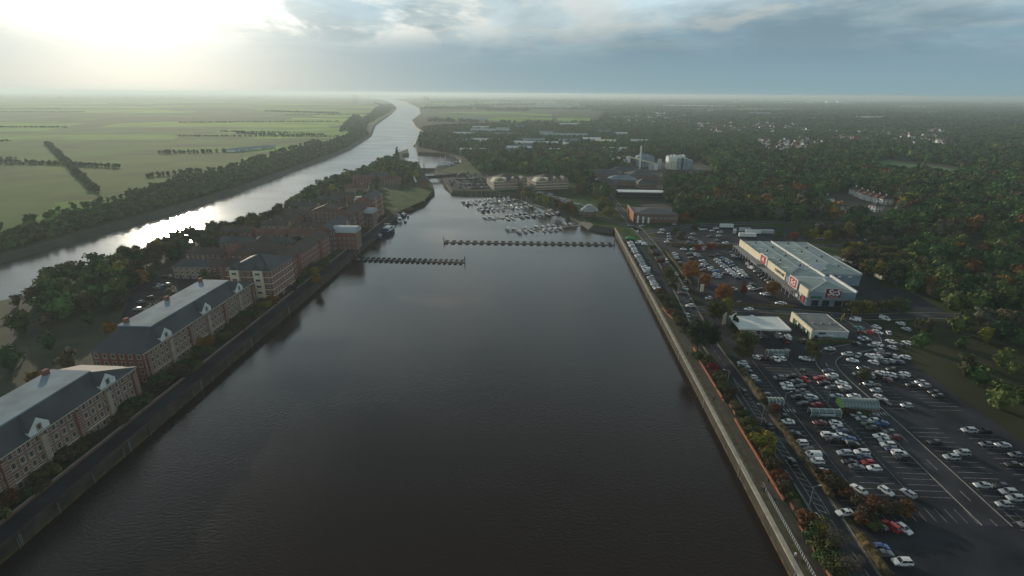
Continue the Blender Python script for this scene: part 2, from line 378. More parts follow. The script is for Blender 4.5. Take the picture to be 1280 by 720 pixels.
ROADS = []
def road(pts, w, z=.03, name='road', kerb=True, centre=True, m='road', near=True):
    L = smooth_line(pts); ROADS.append((L, w))
    b = MB(); ribbon(b, L, -w/2, w/2, z); struct(b.build(name, M[m]))
    if kerb:
        k = MB()
        for s in (-1, 1):
            lo, hi = s*w/2, s*(w/2+.28)
            A = offs(L, min(lo, hi)); B = offs(L, max(lo, hi)); n = len(L)
            vs = [(p.x, p.y, .12) for p in A]+[(p.x, p.y, .12) for p in B]+[(p.x, p.y, 0) for p in A]+[(p.x, p.y, 0) for p in B]
            k.add(vs, [(n+i, n+i+1, i+1, i) for i in range(n-1)]+[(i, i+1, 2*n+i+1, 2*n+i) for i in range(n-1)]+[(3*n+i, 3*n+i+1, n+i+1, n+i) for i in range(n-1)])
        struct(k.build('kerb', M['concrete']))
    if centre:
        d = MB(); acc = 0
        for i in range(len(L)-1):
            if i % 3 == 0: ribbon(d, L[i:i+2], -.09, .09, z+.012)
        struct(d.build('lane_marking', M['paint']))
    return L
# the broad tarmac and grass areas on the supermarket side
sheet('promenade', [(QX+1.1, -300), (69.3, -300), (69.3, 235), (66.5, 262), (64.9, 300), (64.9, 420), (QX+1.1, 440)], M['prom'], .012)
sheet('promenade_verge', [(QX+1.9, -300), (QX+3.2, -300), (QX+3.2, 415), (QX+1.9, 415)], M['verge'], .022)
sheet('dockside_verge', [(69.9, -300), (73.7, -300), (73.7, 180), (72, 215), (70.5, 262), (68.2, 262), (69.6, 235)], M['verge'], .01)
sheet('dockside_car_park', [(65.1, 285), (76.5, 285), (77.5, 340), (75, 400), (65.4, 403)], M['asphalt'], .016)
sheet('supermarket_car_park', [(84.0, -120), (158, -120), (158, 215), (170, 262), (168, 262), (168, 252), (121, 252), (118, 262), (86, 262), (84.4, 250), (84.6, 196), (84, 140)], M['asphalt'], .008)
sheet('hedge_bank', [(81.3, -120), (84.0, -120), (84, 196), (81.6, 205)], M['verge'], .014)
sheet('retail_car_park', [(88.5, 266), (212, 266), (215, 300), (204, 302), (204, 384), (205, 392), (205, 432), (92, 420), (89, 330)], M['asphalt'], .010)
sheet('far_car_park', W([(815, 284), (845, 279), (905, 280), (1000, 286), (1060, 290), (1120, 296), (1120, 305), (1010, 300), (905, 303), (826, 306)]), M['asphalt'], .013)
dr = road([(77.6, -200), (77.6, 97), (78.6, 125), (78.2, 190), (77.5, 222), (79.5, 262), (82.5, 320), (83.6, 380), (82, 425), (79.5, 470), (76.5, 560), (74, 640), (68, 760)], 7.2, centre=False)
ar = road([(83.5, 262), (110, 264.5), (135, 262), (160, 258), (200, 262), (260, 262)], 7.5, z=.034)
lr = road([(121, 116), (120.5, 160), (119.5, 196), (123, 210), (131, 217), (141, 221), (152, 228), (158, 245), (156, 257)], 7.4, z=.038)
fr = road([(84, 410), (100, 402), (130, 396), (180, 393), (240, 400), (330, 420)], 7., z=.036)
nr = road([(83, 432), (72, 455), (40, 500), (10, 560), (-20, 610), (-60, 660), (-100, 700), (-145, 752), (-190, 765), (-260, 700)], 6.5, z=.03)
road([(83, 425), (130, 455), (230, 480), (330, 470), (460, 430)], 7., z=.026)
# main-road markings: hatched ghost island and dashed lanes
mk = MB()
L = [p for p in dr if 118 < p.y < 192]
def seg(b, a, c, w=.14, z=.046):
    a = Vector(a); c = Vector(c); d = (c-a).normalized(); n = Vector((-d.y, d.x))*w/2
    b.add([(a.x-n.x, a.y-n.y, z), (a.x+n.x, a.y+n.y, z), (c.x+n.x, c.y+n.y, z), (c.x-n.x, c.y-n.y, z)], [(3, 2, 1, 0)] if True else [])
def roadx(y, L=dr):
    for i in range(len(L)-1):
        if L[i].y <= y <= L[i+1].y: t = (y-L[i].y)/(L[i+1].y-L[i].y+1e-9); return L[i].x+(L[i+1].x-L[i].x)*t
    return L[0].x
y = 118.
while y < 190:
    gap = 139 < y < 141 or 157 < y < 160
    wd_ = 1.25 if y < 176 else 1.25*(190-y)/14
    if not gap:
        seg(mk, (roadx(y)-wd_-.3, y), (roadx(y+1.2)-wd_-.3, y+1.3)); seg(mk, (roadx(y)+wd_-.3, y), (roadx(y+1.2)+wd_-.3, y+1.3))
        if int(y*10) % 26 < 13: seg(mk, (roadx(y)-wd_-.3, y+1.1), (roadx(y)+wd_-.3, y-.6), .16)
    y += 1.3
y = -60.
while y < 117:
    seg(mk, (77.6-.55, y), (77.6-.55, y+2.6)); seg(mk, (77.6+1.0, y+1.2), (77.6+1.0, y+3.8)); y += 5.2
y = 194.
while y < 420: seg(mk, (roadx(y), y), (roadx(y+2.4), y+2.6)); y += 6
for s in (-3.3, 3.3):
    y = -60.
    while y < 415: seg(mk, (roadx(y)+s, y), (roadx(y+4)+s, y+4), .1, .044); y += 4
struct(mk.build('road_marking', M['paint']))
# car-park bays, arrows and zebra crossings
bm_ = MB()
def bays(x0, x1, ya, yb, pitch=2.5, z=.03):
    y = ya
    while y <= yb+.01: seg(bm_, (x0, y), (x1, y), .11, z); y += pitch
BX = [(84.9, 89.9), (94.2, 99.0), (99.1, 104.0), (107.9, 112.6), (112.7, 117.4)]
for x0, x1 in BX: bays(x0, x1, 118 if x0 < 90 else 126, 160); bays(x0, x1, 170, 206)
for x0, x1 in ((126, 131), (131.1, 136), (142, 147), (147.1, 152)): bays(x0, x1, 100, 160); bays(x0, x1, 172, 206)
for k in range(20): seg(bm_, (88+k*2.6, 116.5), (88+k*2.6, 121.5), .11, .03)
for (px, py, n) in ((985, 513, 4), (1046, 515, 3), (1098, 517, 5), (1085, 480, 6)):
    x, y = G(px, py)
    for k in range(n): seg(bm_, (x+k*1.1-1.2, y-1.1), (x+k*1.1-1.2, y+1.1), .5, .05)
for x in (105.9, 90.9): 
    seg(bm_, (x, 125), (x, 206), .12, .03)
for x in (106.0,):
    for y in np.arange(150, 200, 1.8): seg(bm_, (x-.8, y), (x+.8, y+.9), .14, .031)
for x0, x1 in ((93, 98), (98.1, 103), (108.5, 113.5), (113.6, 118.5), (124, 129), (129.1, 134)): bays(x0, x1, 305, 375)
bays(136.5, 141, 292, 372)
bays(65.4, 70.4, 288, 398)
struct(bm_.build('bay_marking', M['paint']))
# lawns and fields
sheet('lawn', [G(*p) for p in ((530, 251), (513, 258), (497, 265), (470, 258), (470, 240), (500, 236), (541, 233), (542, 237))], M['grass'], .03)
sheet('lawn', W([(775, 285), (800, 285), (812, 300), (795, 300)]), M['grass'], .02)
sheet('lawn', [(122, 225), (146, 225), (146, 229), (122, 229)], M['grass'], .03)
sheet('lawn', W([(700, 250), (740, 248), (750, 262), (715, 262)]), M['grass'], .02)
sheet('meadow', W([(1085, 203), (1110, 200), (1200, 212), (1200, 224), (1120, 217), (1098, 213)]), M['brightgrass'], .05)
def fieldmat():
    m, t, b = nodes('floodplain_grass'); b.inputs['Roughness'].default_value = 1.; b.inputs['Specular IOR Level'].default_value = .1
    tc = t.nodes.new('ShaderNodeTexCoord'); mp = t.nodes.new('ShaderNodeMapping'); mp.inputs['Scale'].default_value = (.6, 1, 1); mp.inputs['Rotation'].default_value = (0, 0, -.3)
    t.links.new(tc.outputs['Object'], mp.inputs['Vector'])
    v = t.nodes.new('ShaderNodeTexVoronoi'); v.distance = 'CHEBYCHEV'; v.inputs['Scale'].default_value = .0028; t.links.new(mp.outputs['Vector'], v.inputs['Vector'])
    sp = t.nodes.new('ShaderNodeSeparateColor'); t.links.new(v.outputs['Color'], sp.inputs['Color'])
    cr = t.nodes.new('ShaderNodeValToRGB'); cr.color_ramp.interpolation = 'CONSTANT'; E_ = cr.color_ramp.elements
    E_[0].color = (.06, .14, .010, 1); E_[1].position = .3; E_[1].color = (.13, .28, .012, 1)
    for p, c in ((.5, (.045, .10, .012)), (.64, (.19, .34, .015)), (.84, (.085, .15, .02))): e = E_.new(p); e.color = (*c, 1)
    t.links.new(sp.outputs[0], cr.inputs['Fac'])
    n = t.nodes.new('ShaderNodeTexNoise'); n.inputs['Scale'].default_value = .008; n.inputs['Detail'].default_value = 8; t.links.new(tc.outputs['Object'], n.inputs['Vector'])
    r = t.nodes.new('ShaderNodeMapRange'); r.inputs['From Min'].default_value = .35; r.inputs['From Max'].default_value = .65; r.inputs['To Min'].default_value = .6; r.inputs['To Max'].default_value = 1.15
    mx = t.nodes.new('ShaderNodeMix'); mx.data_type = 'RGBA'; mx.blend_type = 'MULTIPLY'; mx.inputs['Factor'].default_value = 1
    t.links.new(n.outputs['Fac'], r.inputs['Value']); t.links.new(cr.outputs['Color'], mx.inputs['A']); t.links.new(r.outputs['Result'], mx.inputs['B'])
    t.links.new(mx.outputs['Result'], b.inputs['Base Color']); return m
M['field'] = fieldmat()
sheet('field', W([(-420, 390), (-200, 330), (80, 284), (160, 262), (240, 240), (300, 222), (370, 201), (425, 183), (450, 168), (452, 158), (466, 148), (476, 140), (470, 133), (440, 129), (300, 127), (160, 125), (-420, 123)]), M['field'], .3)
sheet('field', W([(540, 141), (620, 139), (690, 143), (690, 150), (640, 152), (560, 149)]), M['field'], .25)
sheet('field', W([(695, 147), (735, 146), (742, 153), (700, 154)]), M['field'], .3)
sheet('field', W([(530, 128), (600, 126), (640, 128), (560, 132)]), M['field'], .3)
sheet('field', W([(960, 150), (1060, 149), (1110, 152), (1030, 156)]), M['brightgrass'], .3)
# ------------------------------------------------------------------ shared window meshes
def window_mesh(w, h, fm, name, bars=1):
    """frame and pane, standing in the xz plane, facing -y, origin at its centre"""
    b = MB(); t = .09 if h < 2 else .26; d = .07
    b.box(-w/2, w/2, -d, 0, -h/2, -h/2+t, 0); b.box(-w/2, w/2, -d, 0, h/2-t, h/2, 0)
    b.box(-w/2, -w/2+t, -d, 0, -h/2+t, h/2-t, 0); b.box(w/2-t, w/2, -d, 0, -h/2+t, h/2-t, 0)
    for k in range(bars):
        x = -w/2+(k+1)*w/(bars+1); b.box(x-.04, x+.04, -d, 0, -h/2+t, h/2-t, 0)
    b.box(-w/2+t, w/2-t, -.03, 0, -h/2+t, h/2-t, 1)
    b.box(-w/2-.06, w/2+.06, -.14, 0, -h/2-.12, -h/2, 2)
    return b.mesh(name, [fm, M['glass'], M['concrete']])
TALLF = mat('weathered_cream_surround', (.42, .36, .28), .8, var=.25)
WIN = dict(flat=window_mesh(1.5, 1.5, M['white'], 'window_white'), tall=window_mesh(1.7, 2.1, TALLF, 'window_cream', 2),
           wide=window_mesh(2.6, 1.3, M['white'], 'window_wide', 2), big=window_mesh(4.2, 1.6, M['dark'], 'window_office', 4))
def put_windows(root, kind, spots, cap=100):
    """spots: (x, y, z, rz) of each window in the building's own frame"""
    for s in spots[:cap]:
        link('window', WIN[kind], root, None, s[:3], s[3])
    if len(spots) > cap:
        me = WIN[kind]; b = MB()
        for s in spots[cap:]:
            c, q = math.cos(s[3]), math.sin(s[3]); base = [(s[0]+v.co.x*c-v.co.y*q, s[1]+v.co.x*q+v.co.y*c, s[2]+v.co.z) for v in me.vertices]
            k = len(b.v); b.v += base
            for p in me.polygons: b.f.append([k+i for i in p.vertices]); b.m.append(p.material_index); b.sm.append(False)
        o = b.build('window', list(me.materials), root); o['kind'] = 'stuff'
def roof_mesh(x0, x1, y0, y1, z, rise, kind, axis, ov=.4, m=0, wm=1):
    b = MB(); x0 -= ov; x1 += ov; y0 -= ov; y1 += ov
    if kind == 'flat':
        b.box(x0, x1, y0, y1, z, z+.25, 0)
        for a in ((x0, x1, y0, y0+.25), (x0, x1, y1-.25, y1), (x0, x0+.25, y0+.25, y1-.25), (x1-.25, x1, y0+.25, y1-.25)): b.box(*a, z+.25, z+.6, wm)
        return b
    if axis == 'y':
        xm = (x0+x1)/2; i = (x1-x0)/2 if kind == 'hip' else 0
        A = [(x0, y0, z), (x1, y0, z), (x1, y1, z), (x0, y1, z), (xm, y0+i, z+rise), (xm, y1-i, z+rise)]
        b.add(A, [(1, 2, 5, 4), (3, 0, 4, 5)], 0); b.add(A, [(0, 1, 4), (2, 3, 5)], 0 if kind == 'hip' else wm); b.add(A, [(3, 2, 1, 0)], wm)
    else:
        ym = (y0+y1)/2; i = (y1-y0)/2 if kind == 'hip' else 0
        A = [(x0, y0, z), (x1, y0, z), (x1, y1, z), (x0, y1, z), (x0+i, ym, z+rise), (x1-i, ym, z+rise)]
        b.add(A, [(0, 1, 5, 4), (2, 3, 4, 5)], 0); b.add(A, [(1, 2, 5), (3, 0, 4)], 0 if kind == 'hip' else wm); b.add(A, [(3, 2, 1, 0)], wm)
    return b
FOOT = []          # building footprints, kept clear of trees
def building(name, label, cat, cx, cy, w, d, h, rz=0, wall='brick', roof='slate', kind='gable', axis=None, rise=3, storeys=0, win='flat', pitch=3.2, group=None,
             chim=0, faces='fl', doors=0, part=True, cap=100, band=None):
    """w across x, d along y, about the centre"""
    axis = axis or ('x' if w > d else 'y')
    FOOT.append((cx, cy, max(w, d)/2, w/2, d/2, rz))
    r = thing(name, label, cat, (cx, cy, 0), rz, group)
    b = MB(); b.box(-w/2, w/2, -d/2, d/2, -.3, h); b.build('wall', M[wall], r)
    ro = roof_mesh(-w/2, w/2, -d/2, d/2, h+.002, rise, kind, axis, m=0).build('roof', [M[roof], M[wall]], r)
    for k in range(chim):
        c = MB(); t = -.4+.8*(k+.5)/chim
        x, y = (w*t, .8) if axis == 'x' else (.8, d*t)
        c.box(x-.45, x+.45, y-.35, y+.35, h+rise*.5, h+rise+1.1); c.tube((x, y, h+rise+1.1), (x, y, h+rise+1.6), .14, n=6); c.build('chimney', M[wall], ro)
    sp = []
    sh = h/max(1, storeys)
    for s in range(storeys):
        z = sh*s+sh*.56
        if 'f' in faces:
            n = max(1, int(w/pitch))
            for k in range(n): sp.append((-w/2+(k+.5)*w/n, -d/2, z, 0))
        if 'l' in faces:
            n = max(1, int(d/pitch))
            for k in range(n): sp.append((-w/2, d/2-(k+.5)*d/n, z, -PI/2))
        if 'r' in faces:
            n = max(1, int(d/pitch))
            for k in range(n): sp.append((w/2, -d/2+(k+.5)*d/n, z, PI/2))
    if sp: put_windows(r, win, sp, cap)
    if band:
        for s in range(1, storeys+1):
            q = MB(); q.box(-w/2-.1, w/2+.1, -d/2-.1, d/2+.1, sh*s-.25, sh*s+.1); q.build('string_course', M[band], r)
    for k in range(doors):
        q = MB(); x = -w/2+(k+.5)*w/doors+.9; q.box(x-.5, x+.5, -d/2-.06, -d/2, 0, 2.1); q.build('door', M['dark'], r)
    return r
def text(body, parent, m, size, loc, rot, name='lettering', ext=.06, shear=0., bold=.0):
    c = bpy.data.curves.new('txt', 'FONT'); c.body = body; c.size = size; c.extrude = ext; c.align_x = 'CENTER'; c.align_y = 'CENTER'; c.shear = shear; c.offset = bold
    t = bpy.data.objects.new('tmp', c); COL.objects.link(t); bpy.context.view_layer.update()
    me = bpy.data.meshes.new_from_object(t.evaluated_get(bpy.context.evaluated_depsgraph_get())); bpy.data.objects.remove(t)
    me.materials.clear(); me.materials.append(m)
    o = link(name, me, parent); o.location = loc; o.rotation_euler = rot; return o
# ------------------------------------------------------------------ the retail building
def retail():
    X0, X1, XM, X2 = 142.5, 167.0, 164.0, 188.5; YA, YB, YC, YD = 271.5, 298.5, 306.0, 375.5
    FOOT.append((165, 323, 60, 24, 53, 0))
    r = thing('retail_store', 'huge single storey furniture store with grey green hipped roof and cream parapet', 'store', (X0, YA, 0))
    o_ = lambda b, n, m: b.build(n, m, r, (-X0, -YA, 0))
    b = MB(); b.box(X0, X1, YA, YB, -.2, 7.9); b.box(X0, XM, YB, YD, -.2, 7.4); b.box(XM, X2, YC, YD, -.2, 7.4)
    o_(b, 'wall', [M['bluepanel']])
    # hipped roofs
    def hip(x0, x1, y0, y1, z, rise, ridge, i0, i1, valley=None):
        q = MB(); A = [(x0, y0, z), (x1, y0, z), (x1, y1, z), (x0, y1, z), (ridge, y0+i0, z+rise), (ridge, y1-i1, z+rise)]
        q.add(A, [(0, 1, 4), (1, 2, 5, 4), (2, 3, 5), (3, 0, 4, 5)], 0)
        for a, c in ((A[0], A[4]), (A[1], A[4]), (A[4], A[5]), (A[5], A[2]), (A[5], A[3])): q.tube(Vector(a)+Vector((0, 0, .05)), Vector(c)+Vector((0, 0, .05)), .16, n=4, m=1, smooth=False)
        return q
    q = hip(X0+.5, XM-.3, YB-.4, YD-.4, 7.45, 1.7, 154, 12, 4); ro = o_(q, 'roof', [M['metalroof'], M['palegrey']])
    q = hip(XM+.3, X2, YC+.1, YD-.4, 7.45, 1.7, 176, 13, 4); o_(q, 'roof', [M['metalroof'], M['palegrey']])
    q = hip(X0+.5, X1-.8, YA+.3, YB-1, 7.95, 2.2, 157, 12, 10); o_(q, 'roof', [M['metalroof'], M['white']])
    # cross ridge that gives the pale kite in the roof behind
    q = MB(); A = [(XM-1, YB-.5, 7.6), (XM+12, YB+22, 7.6), (XM-1, YB+14, 9.2), (XM+5, YC, 7.6)]
    q.add([(XM-2, YC+9, 9.3), (XM+1, YC+.4, 7.7), (XM+12.5, YC+15, 9.35), (XM+1, YC+14, 9.7)], [(0, 1, 2, 3)], 0); o_(q, 'valley_roof', [M['palegrey']])
    # rooflights and vents
    for k in range(6):
        for j, (xa, s) in enumerate(((147.5, 1), (160, -1), (169.5, 1), (182.5, -1))):
            q = MB(); y = 312+k*10.2; z = 8.35
            q.add([(xa-1.6, y, 7.5+1.7*((xa-1.6-143) if s > 0 else 0)/11+.12) if 0 else (xa-1.7, y, z-.28*s+.02), (xa+1.7, y, z+.28*s+.02), (xa+1.7, y+.9, z+.28*s+.02), (xa-1.7, y+.9, z-.28*s+.02)], [(0, 1, 2, 3)])
            q.box(xa-1.7, xa+1.7, y-.05, y, z-.5, z+.12)
            o_(q, 'rooflight', [M['white']])
            if (k+j) % 2: v = MB(); v.tube((xa+2.5*s, y+4, z), (xa+2.5*s, y+4, z+1.1), .5, .4, 8); o_(v, 'roof_vent', [M['dark']])
    # eaves gutter along the ridge line between the two roofs, and parapets
    q = MB(); q.box(XM-.3, XM+.3, YB, YD, 7.4, 8.5); o_(q, 'parapet', [M['white']])
    q = MB(); q.box(X1-.5, X1+.35, YA, YB+.2, 7.9, 9.0); o_(q, 'parapet', [M['white']])
    q = MB(); q.box(XM, X2+.3, YC-.3, YC, 6.6, 7.9); q.box(X2, X2+.3, YC, YD, 6.6, 7.9); q.box(X0, X2, YD, YD+.3, 6.6, 7.9); o_(q, 'fascia', [M['palegrey']])
    q = MB(); q.box(X0-.4, X0+.1, YB+1, YD, 4.6, 9.1); o_(q, 'fascia', [M['cream']])
    q = MB(); q.box(X0-.5, X0+.1, YA-.1, YA+9.5, 4.8, 9.0); o_(q, 'fascia', [M['cream']])
    # shopfront glazing below the fascia, entrance, covered walkway
    for k in range(15):
        y = YA+2+k*6.8; q = MB(); q.box(X0-.08, X0, y, y+5.6, .3, 4.2, 0)
        for j in range(5): q.box(X0-.16, X0-.08, y+j*1.4-.05, y+j*1.4+.05, .3, 4.2, 1)
        o_(q, 'shop_window', [M['glass'], M['white']])
    for k in range(7):
        q = MB(); y = YA+3+k*3.6; q.box(X0-.25, X0-.17, y, y+2.4, 2.9 if k % 2 else 1.0, 4.3); o_(q, 'window_poster', [M['redsign'] if k in (0, 3, 4, 6) else M['signwhite']])
    q = MB(); q.box(X0-4.2, X0-.42, YA+11, YD+1, 4.0, 4.35); cw = o_(q, 'walkway_canopy', [M['grey']])
    q = MB(); q.box(X0-5.8, X0-.44, 328, 339, 4.36, 5.3); o_(q, 'entrance_canopy', [M['grey']])
    for k in range(20):
        q = MB(); y = YA+12+k*4.85; q.tube((X0-4, y, 0), (X0-4, y, 4), .09); o_(q, 'canopy_post', [M['white']])
    # front (towards the kiosk)
    for k, x in enumerate((145, 150.5, 157, 161.5)):
        q = MB(); q.box(x, x+3.6, YA-.08, YA, .2, 3.4, 0); q.box(x-.1, x+3.7, YA-.12, YA-.02, 3.4, 3.6, 1); o_(q, 'shop_window', [M['glass'], M['palegrey']])
    q = MB(); q.box(X0+.3, X1-.5, YA-1.6, YA-.02, 3.9, 4.15); o_(q, 'entrance_canopy', [M['grey']])
    q = MB(); q.box(144, 149.8, YA-.14, YA-.02, 4.4, 5.6); o_(q, 'banner', [M['green']])
    # signs
    q = MB(); q.box(151.2, 159.0, YA-.45, YA-.15, 5.0, 9.9); s = o_(q, 'shop_sign', [M['darkredsign']]); s['label'] = 'dark red shop sign with white ScS letters facing the kiosk'
    q = MB(); q.box(150.9, 159.3, YA-.15, YA-.03, 4.7, 10.2); fr_ = q.build('sign_frame', [M['palegrey']], s)
    text('ScS', s, M['signwhite'], 4.6, (155.1, YA-.5, 7.9), (PI/2, 0, 0), shear=.25, bold=.06)
    text('Sofa Carpet Specialist', s, M['signwhite'], .62, (155.1, YA-.5, 5.6), (PI/2, 0, 0), ext=.03)
    q = MB(); q.box(X0-.9, X0-.42, 283, 293, 4.7, 10.3); s = o_(q, 'shop_sign', [M['white']]); s['label'] = 'white shop sign with red panel and pale ScS letters'
    q = MB(); q.box(X0-1.0, X0-.92, 284, 292.2, 5.2, 9.8); q.build('sign_panel', [M['redsign']], s)
    text('ScS', s, M['signwhite'], 4.2, (X0-1.08, 288, 7.5), (PI/2, 0, -PI/2), shear=.25, bold=.08)
    q = MB(); q.box(X0-.9, X0-.42, 325.5, 336.5, 5.0, 10.6); s = o_(q, 'shop_sign', [M['white']]); s['label'] = 'white shop sign with red panel above the entrance canopy'
    q = MB(); q.box(X0-1.0, X0-.92, 327, 335.2, 5.4, 10.0); q.build('sign_panel', [M['redsign']], s)
    q = MB(); q.add([(X0-1.06, 333.2, 6.6), (X0-1.06, 331.2, 9.2), (X0-1.06, 330.6, 9.2), (X0-1.06, 329, 6.6), (X0-1.06, 330, 6.6), (X0-1.06, 330.9, 8.1), (X0-1.06, 332, 6.6)], [(0, 1, 2, 3, 4, 5, 6)]); q.build('emblem', [M['signwhite']], s)
    text('FURNITURE', r, M['letter'], 2.5, (X0-.5-X0, 307-YA, 6.9), (PI/2, 0, -PI/2))
    # service yard details at the back
    for k in range(2):
        q = MB(); q.box(175+k*6, 177+k*6, YC-.5, YC-.3, 5.2, 6.2); o_(q, 'wall_light', [M['white']])
retail()
for k, (px, py, c) in enumerate(((1046, 326, 'white'), (1056, 326, 'white'), (1066, 330, 'white'), (1075, 333, 'bluepanel'), (1083, 338, 'cream'), (1092, 343, 'white'), (1099, 348, 'cream'))):
    x, y = G(px, py, 1); t = thing('trailer', ['white', 'white', 'small white', 'blue grey', 'yellowish cream', 'pale', 'short cream'][k]+' delivery trailer parked along the hedge behind the retail store', 'trailer', (x, y, 0), .08)
    L_ = 6.5; b = MB(); b.box(-1.2, 1.2, -L_/2, L_/2, 1.1, 3.6); b.build('cargo_box', M[c], t)
    b = MB(); b.box(-1, 1, -L_/2+.2, L_/2-.2, .75, 1.09); b.build('chassis', M['dark'], t)
    for xx in (-1, 1):
        w = MB(); w.tube((xx-.12, -2, .5), (xx+.12, -2, .5), .5, n=10); w.build('wheel', M['tyre'], t)
# ------------------------------------------------------------------ kiosk and petrol station
def kiosk():
    FOOT.append((134, 240, 12, 9, 11, 0))
    r = thing('shop_kiosk', 'low flat roofed filling station shop with cream front and green windows', 'shop', (125.5, 229.5, 0))
    b = MB(); b.box(.4, 16.5, 0, 20.5, -.2, 3.9); b.build('wall', M['palegrey'], r)
    b = MB(); b.box(.6, 16.3, .2, 20.3, 3.91, 4.05); b.build('roof', M['flatroof'], r)
    b = MB(); b.box(.3, 16.6, -.1, .15, 3.9, 4.25); b.box(.3, 16.6, 20.35, 20.6, 3.9, 4.25); b.box(16.35, 16.6, .15, 20.35, 3.9, 4.25); b.build('parapet', M['white'], r)
    b = MB(); b.box(-.3, .35, -.4, 20.9, 2.9, 4.9); b.box(-.3, .35, 18, 20.9, 0, 2.9); b.box(-.3, .35, -.4, .6, 0, 2.9); b.build('fascia', M['cream'], r)
    for k in range(6):
        y = .8+k*2.85; b = MB(); b.box(.2, .38, y, y+2.7, .1, 2.85, 0); b.box(.1, .2, y+1.3, y+1.4, .1, 2.85, 1); b.build('shop_window', [M['green'] if k in (0, 2, 3, 5) else M['glass'], M['white']], r)
    for k in range(3):
        b = MB(); b.box(-.05, .08, 4+k*4.5, 5.6+k*4.5, 1.1, 2.3); b.build('window_poster', M['signwhite'], r)
    b = MB(); b.box(3.2, 6.4, -.08, -.005, 2.5, 3.3, 0); b.build('window', M['dark'], r)
    b = MB(); b.box(1.6, 3.0, -.08, -.005, .3, 1.9, 0); b.build('door', M['navyhull'], r)
    b = MB(); b.box(8, 9.8, -.1, -.005, 1.9, 2.2); b.build('notice_board', M['signwhite'], r)
    b = MB(); b.box(5.2, 8.8, -2.4, -.2, 0, 1.5); b.build('bin_enclosure', M['timber'], r)
    b = MB(); b.box(9.2, 15.2, -1.8, -.2, 0, 1.2); b.build('fenced_plant', M['green'], r)
    for k in range(3):
        b = MB(); b.box(4+k*4, 5.2+k*4, 8, 9.2, 4.06, 4.7); b.build('roof_unit', M['grey'], r)
    b = MB(); b.tube((12, -.3, 0), (12, -.3, 5.6), .06); b.box(11.8, 12.5, -.5, -.1, 5.6, 5.75); b.build('light_post', M['metal'], r)
kiosk()
def canopy():
    r = thing('petrol_canopy', 'flat white corrugated canopy over the dark petrol station forecourt', 'canopy', (92.2, 227.2, 0)); FOOT.append((103, 234, 12, 12, 8, 0))
    b = MB(); W_, D_ = 22.2, 14.6
    for k in range(4): b.box(0, W_, k*D_/4+.12, (k+1)*D_/4-.06, 5.0, 5.3)
    b.box(.1, W_-.1, .1, D_-.1, 4.75, 4.99); b.build('roof_deck', M['whiteroof'], r)
    b = MB(); b.box(-.2, W_+.2, -.2, -.02, 4.6, 5.4); b.box(-.2, W_+.2, D_+.02, D_+.2, 4.6, 5.4); b.box(W_+.02, W_+.8, -.02, D_+.02, 4.6, 5.5); b.box(-.2, -.02, -.02, D_+.02, 4.6, 5.4); b.build('fascia', M['white'], r)
    for i in range(3):
        for j in range(2):
            b = MB(); b.tube((4+i*7, 3.5+j*7.5, 0), (4+i*7, 3.5+j*7.5, 4.75), .2, n=10); b.build('column', M['metal'], r)
            p = thing('petrol_pump', 'grey petrol pump under the white forecourt canopy', 'petrol pump', (96.9+i*7, 230.7+j*7.5, 0), group='petrol pumps under the canopy')
            b = MB(); b.box(-.45, .45, -.3, .3, .15, 1.7); b.build('cabinet', M['palegrey'], p); b = MB(); b.box(-.4, .4, -.33, .33, 1.2, 1.55); b.build('display', M['dark'], p)
            b = MB(); b.box(-.9, .9, -1.5, 1.5, 0, .15); b.build('island', M['concrete'], p)
    for i, x in enumerate((90.9, 95.5)):
        t = thing('sign_fin', ['cream leaning fin sign at the canopy corner nearer the dock', 'cream leaning fin sign at the canopy corner farther from the dock'][i], 'sign', (x, 243.5, 0), .2)
        b = MB(); b.add([(-.9, -.12, 0), (.9, -.12, 0), (.5, -.12, 6.4), (-1.3, -.12, 5.2), (-.9, .12, 0), (.9, .12, 0), (.5, .12, 6.4), (-1.3, .12, 5.2)], [(0, 1, 2, 3), (7, 6, 5, 4), (0, 4, 5, 1), (1, 5, 6, 2), (2, 6, 7, 3), (3, 7, 4, 0)]); b.build('panel', M['cream'], t)
canopy()
# forecourt pay-shelter row and trolley shelters
def shelter(label, x, y, w, d, h=2.5, m='shelterglass'):
    r = thing('trolley_shelter', label, 'trolley shelter', (x, y, 0))
    b = MB(); n = 10
    for k in range(n):
        a0, a1 = PI*k/n, PI*(k+1)/n
        ys = [-d/2*math.cos(a) for a in (a0, a1)]; zs = [h-.7+.7*math.sin(a) for a in (a0, a1)]
        b.add([(-w/2, ys[0], zs[0]), (w/2, ys[0], zs[0]), (w/2, ys[1], zs[1]), (-w/2, ys[1], zs[1])], [(0, 1, 2, 3)])
    b.build('curved_roof', M[m], r)
    k = -w/2
    while k <= w/2+.01:
        q = MB(); q.tube((k, -d/2, 0), (k, -d/2, h-.7), .05); q.tube((k, d/2, 0), (k, d/2, h-.7), .05)
        for j in range(n):
            a0, a1 = PI*j/n, PI*(j+1)/n
            q.tube((k, -d/2*math.cos(a0), h-.66+.7*math.sin(a0)), (k, -d/2*math.cos(a1), h-.66+.7*math.sin(a1)), .06, n=4)
        q.build('hoop', M['white'], r); k += w/4
    q = MB(); q.box(-w/2, w/2, -d/2-.02, -d/2+.02, .3, 1.5); q.box(-w/2, w/2, d/2-.02, d/2+.02, .3, 1.5); q.build('side_panel', M[m], r)
    q = MB(); q.box(-.2*w, .3*w, -d/2-.08, -d/2-.03, .6, 1.4); q.build('sign_board', M['palegrey'], r)
    return r
shelter('long green tinted trolley shelter beside the red car in the middle of the car park', *G(1030, 519), 10.2, 2.6)
shelter('long trolley shelter row on the forecourt edge above the white cars', *G(971, 444), 8.5, 2.2)
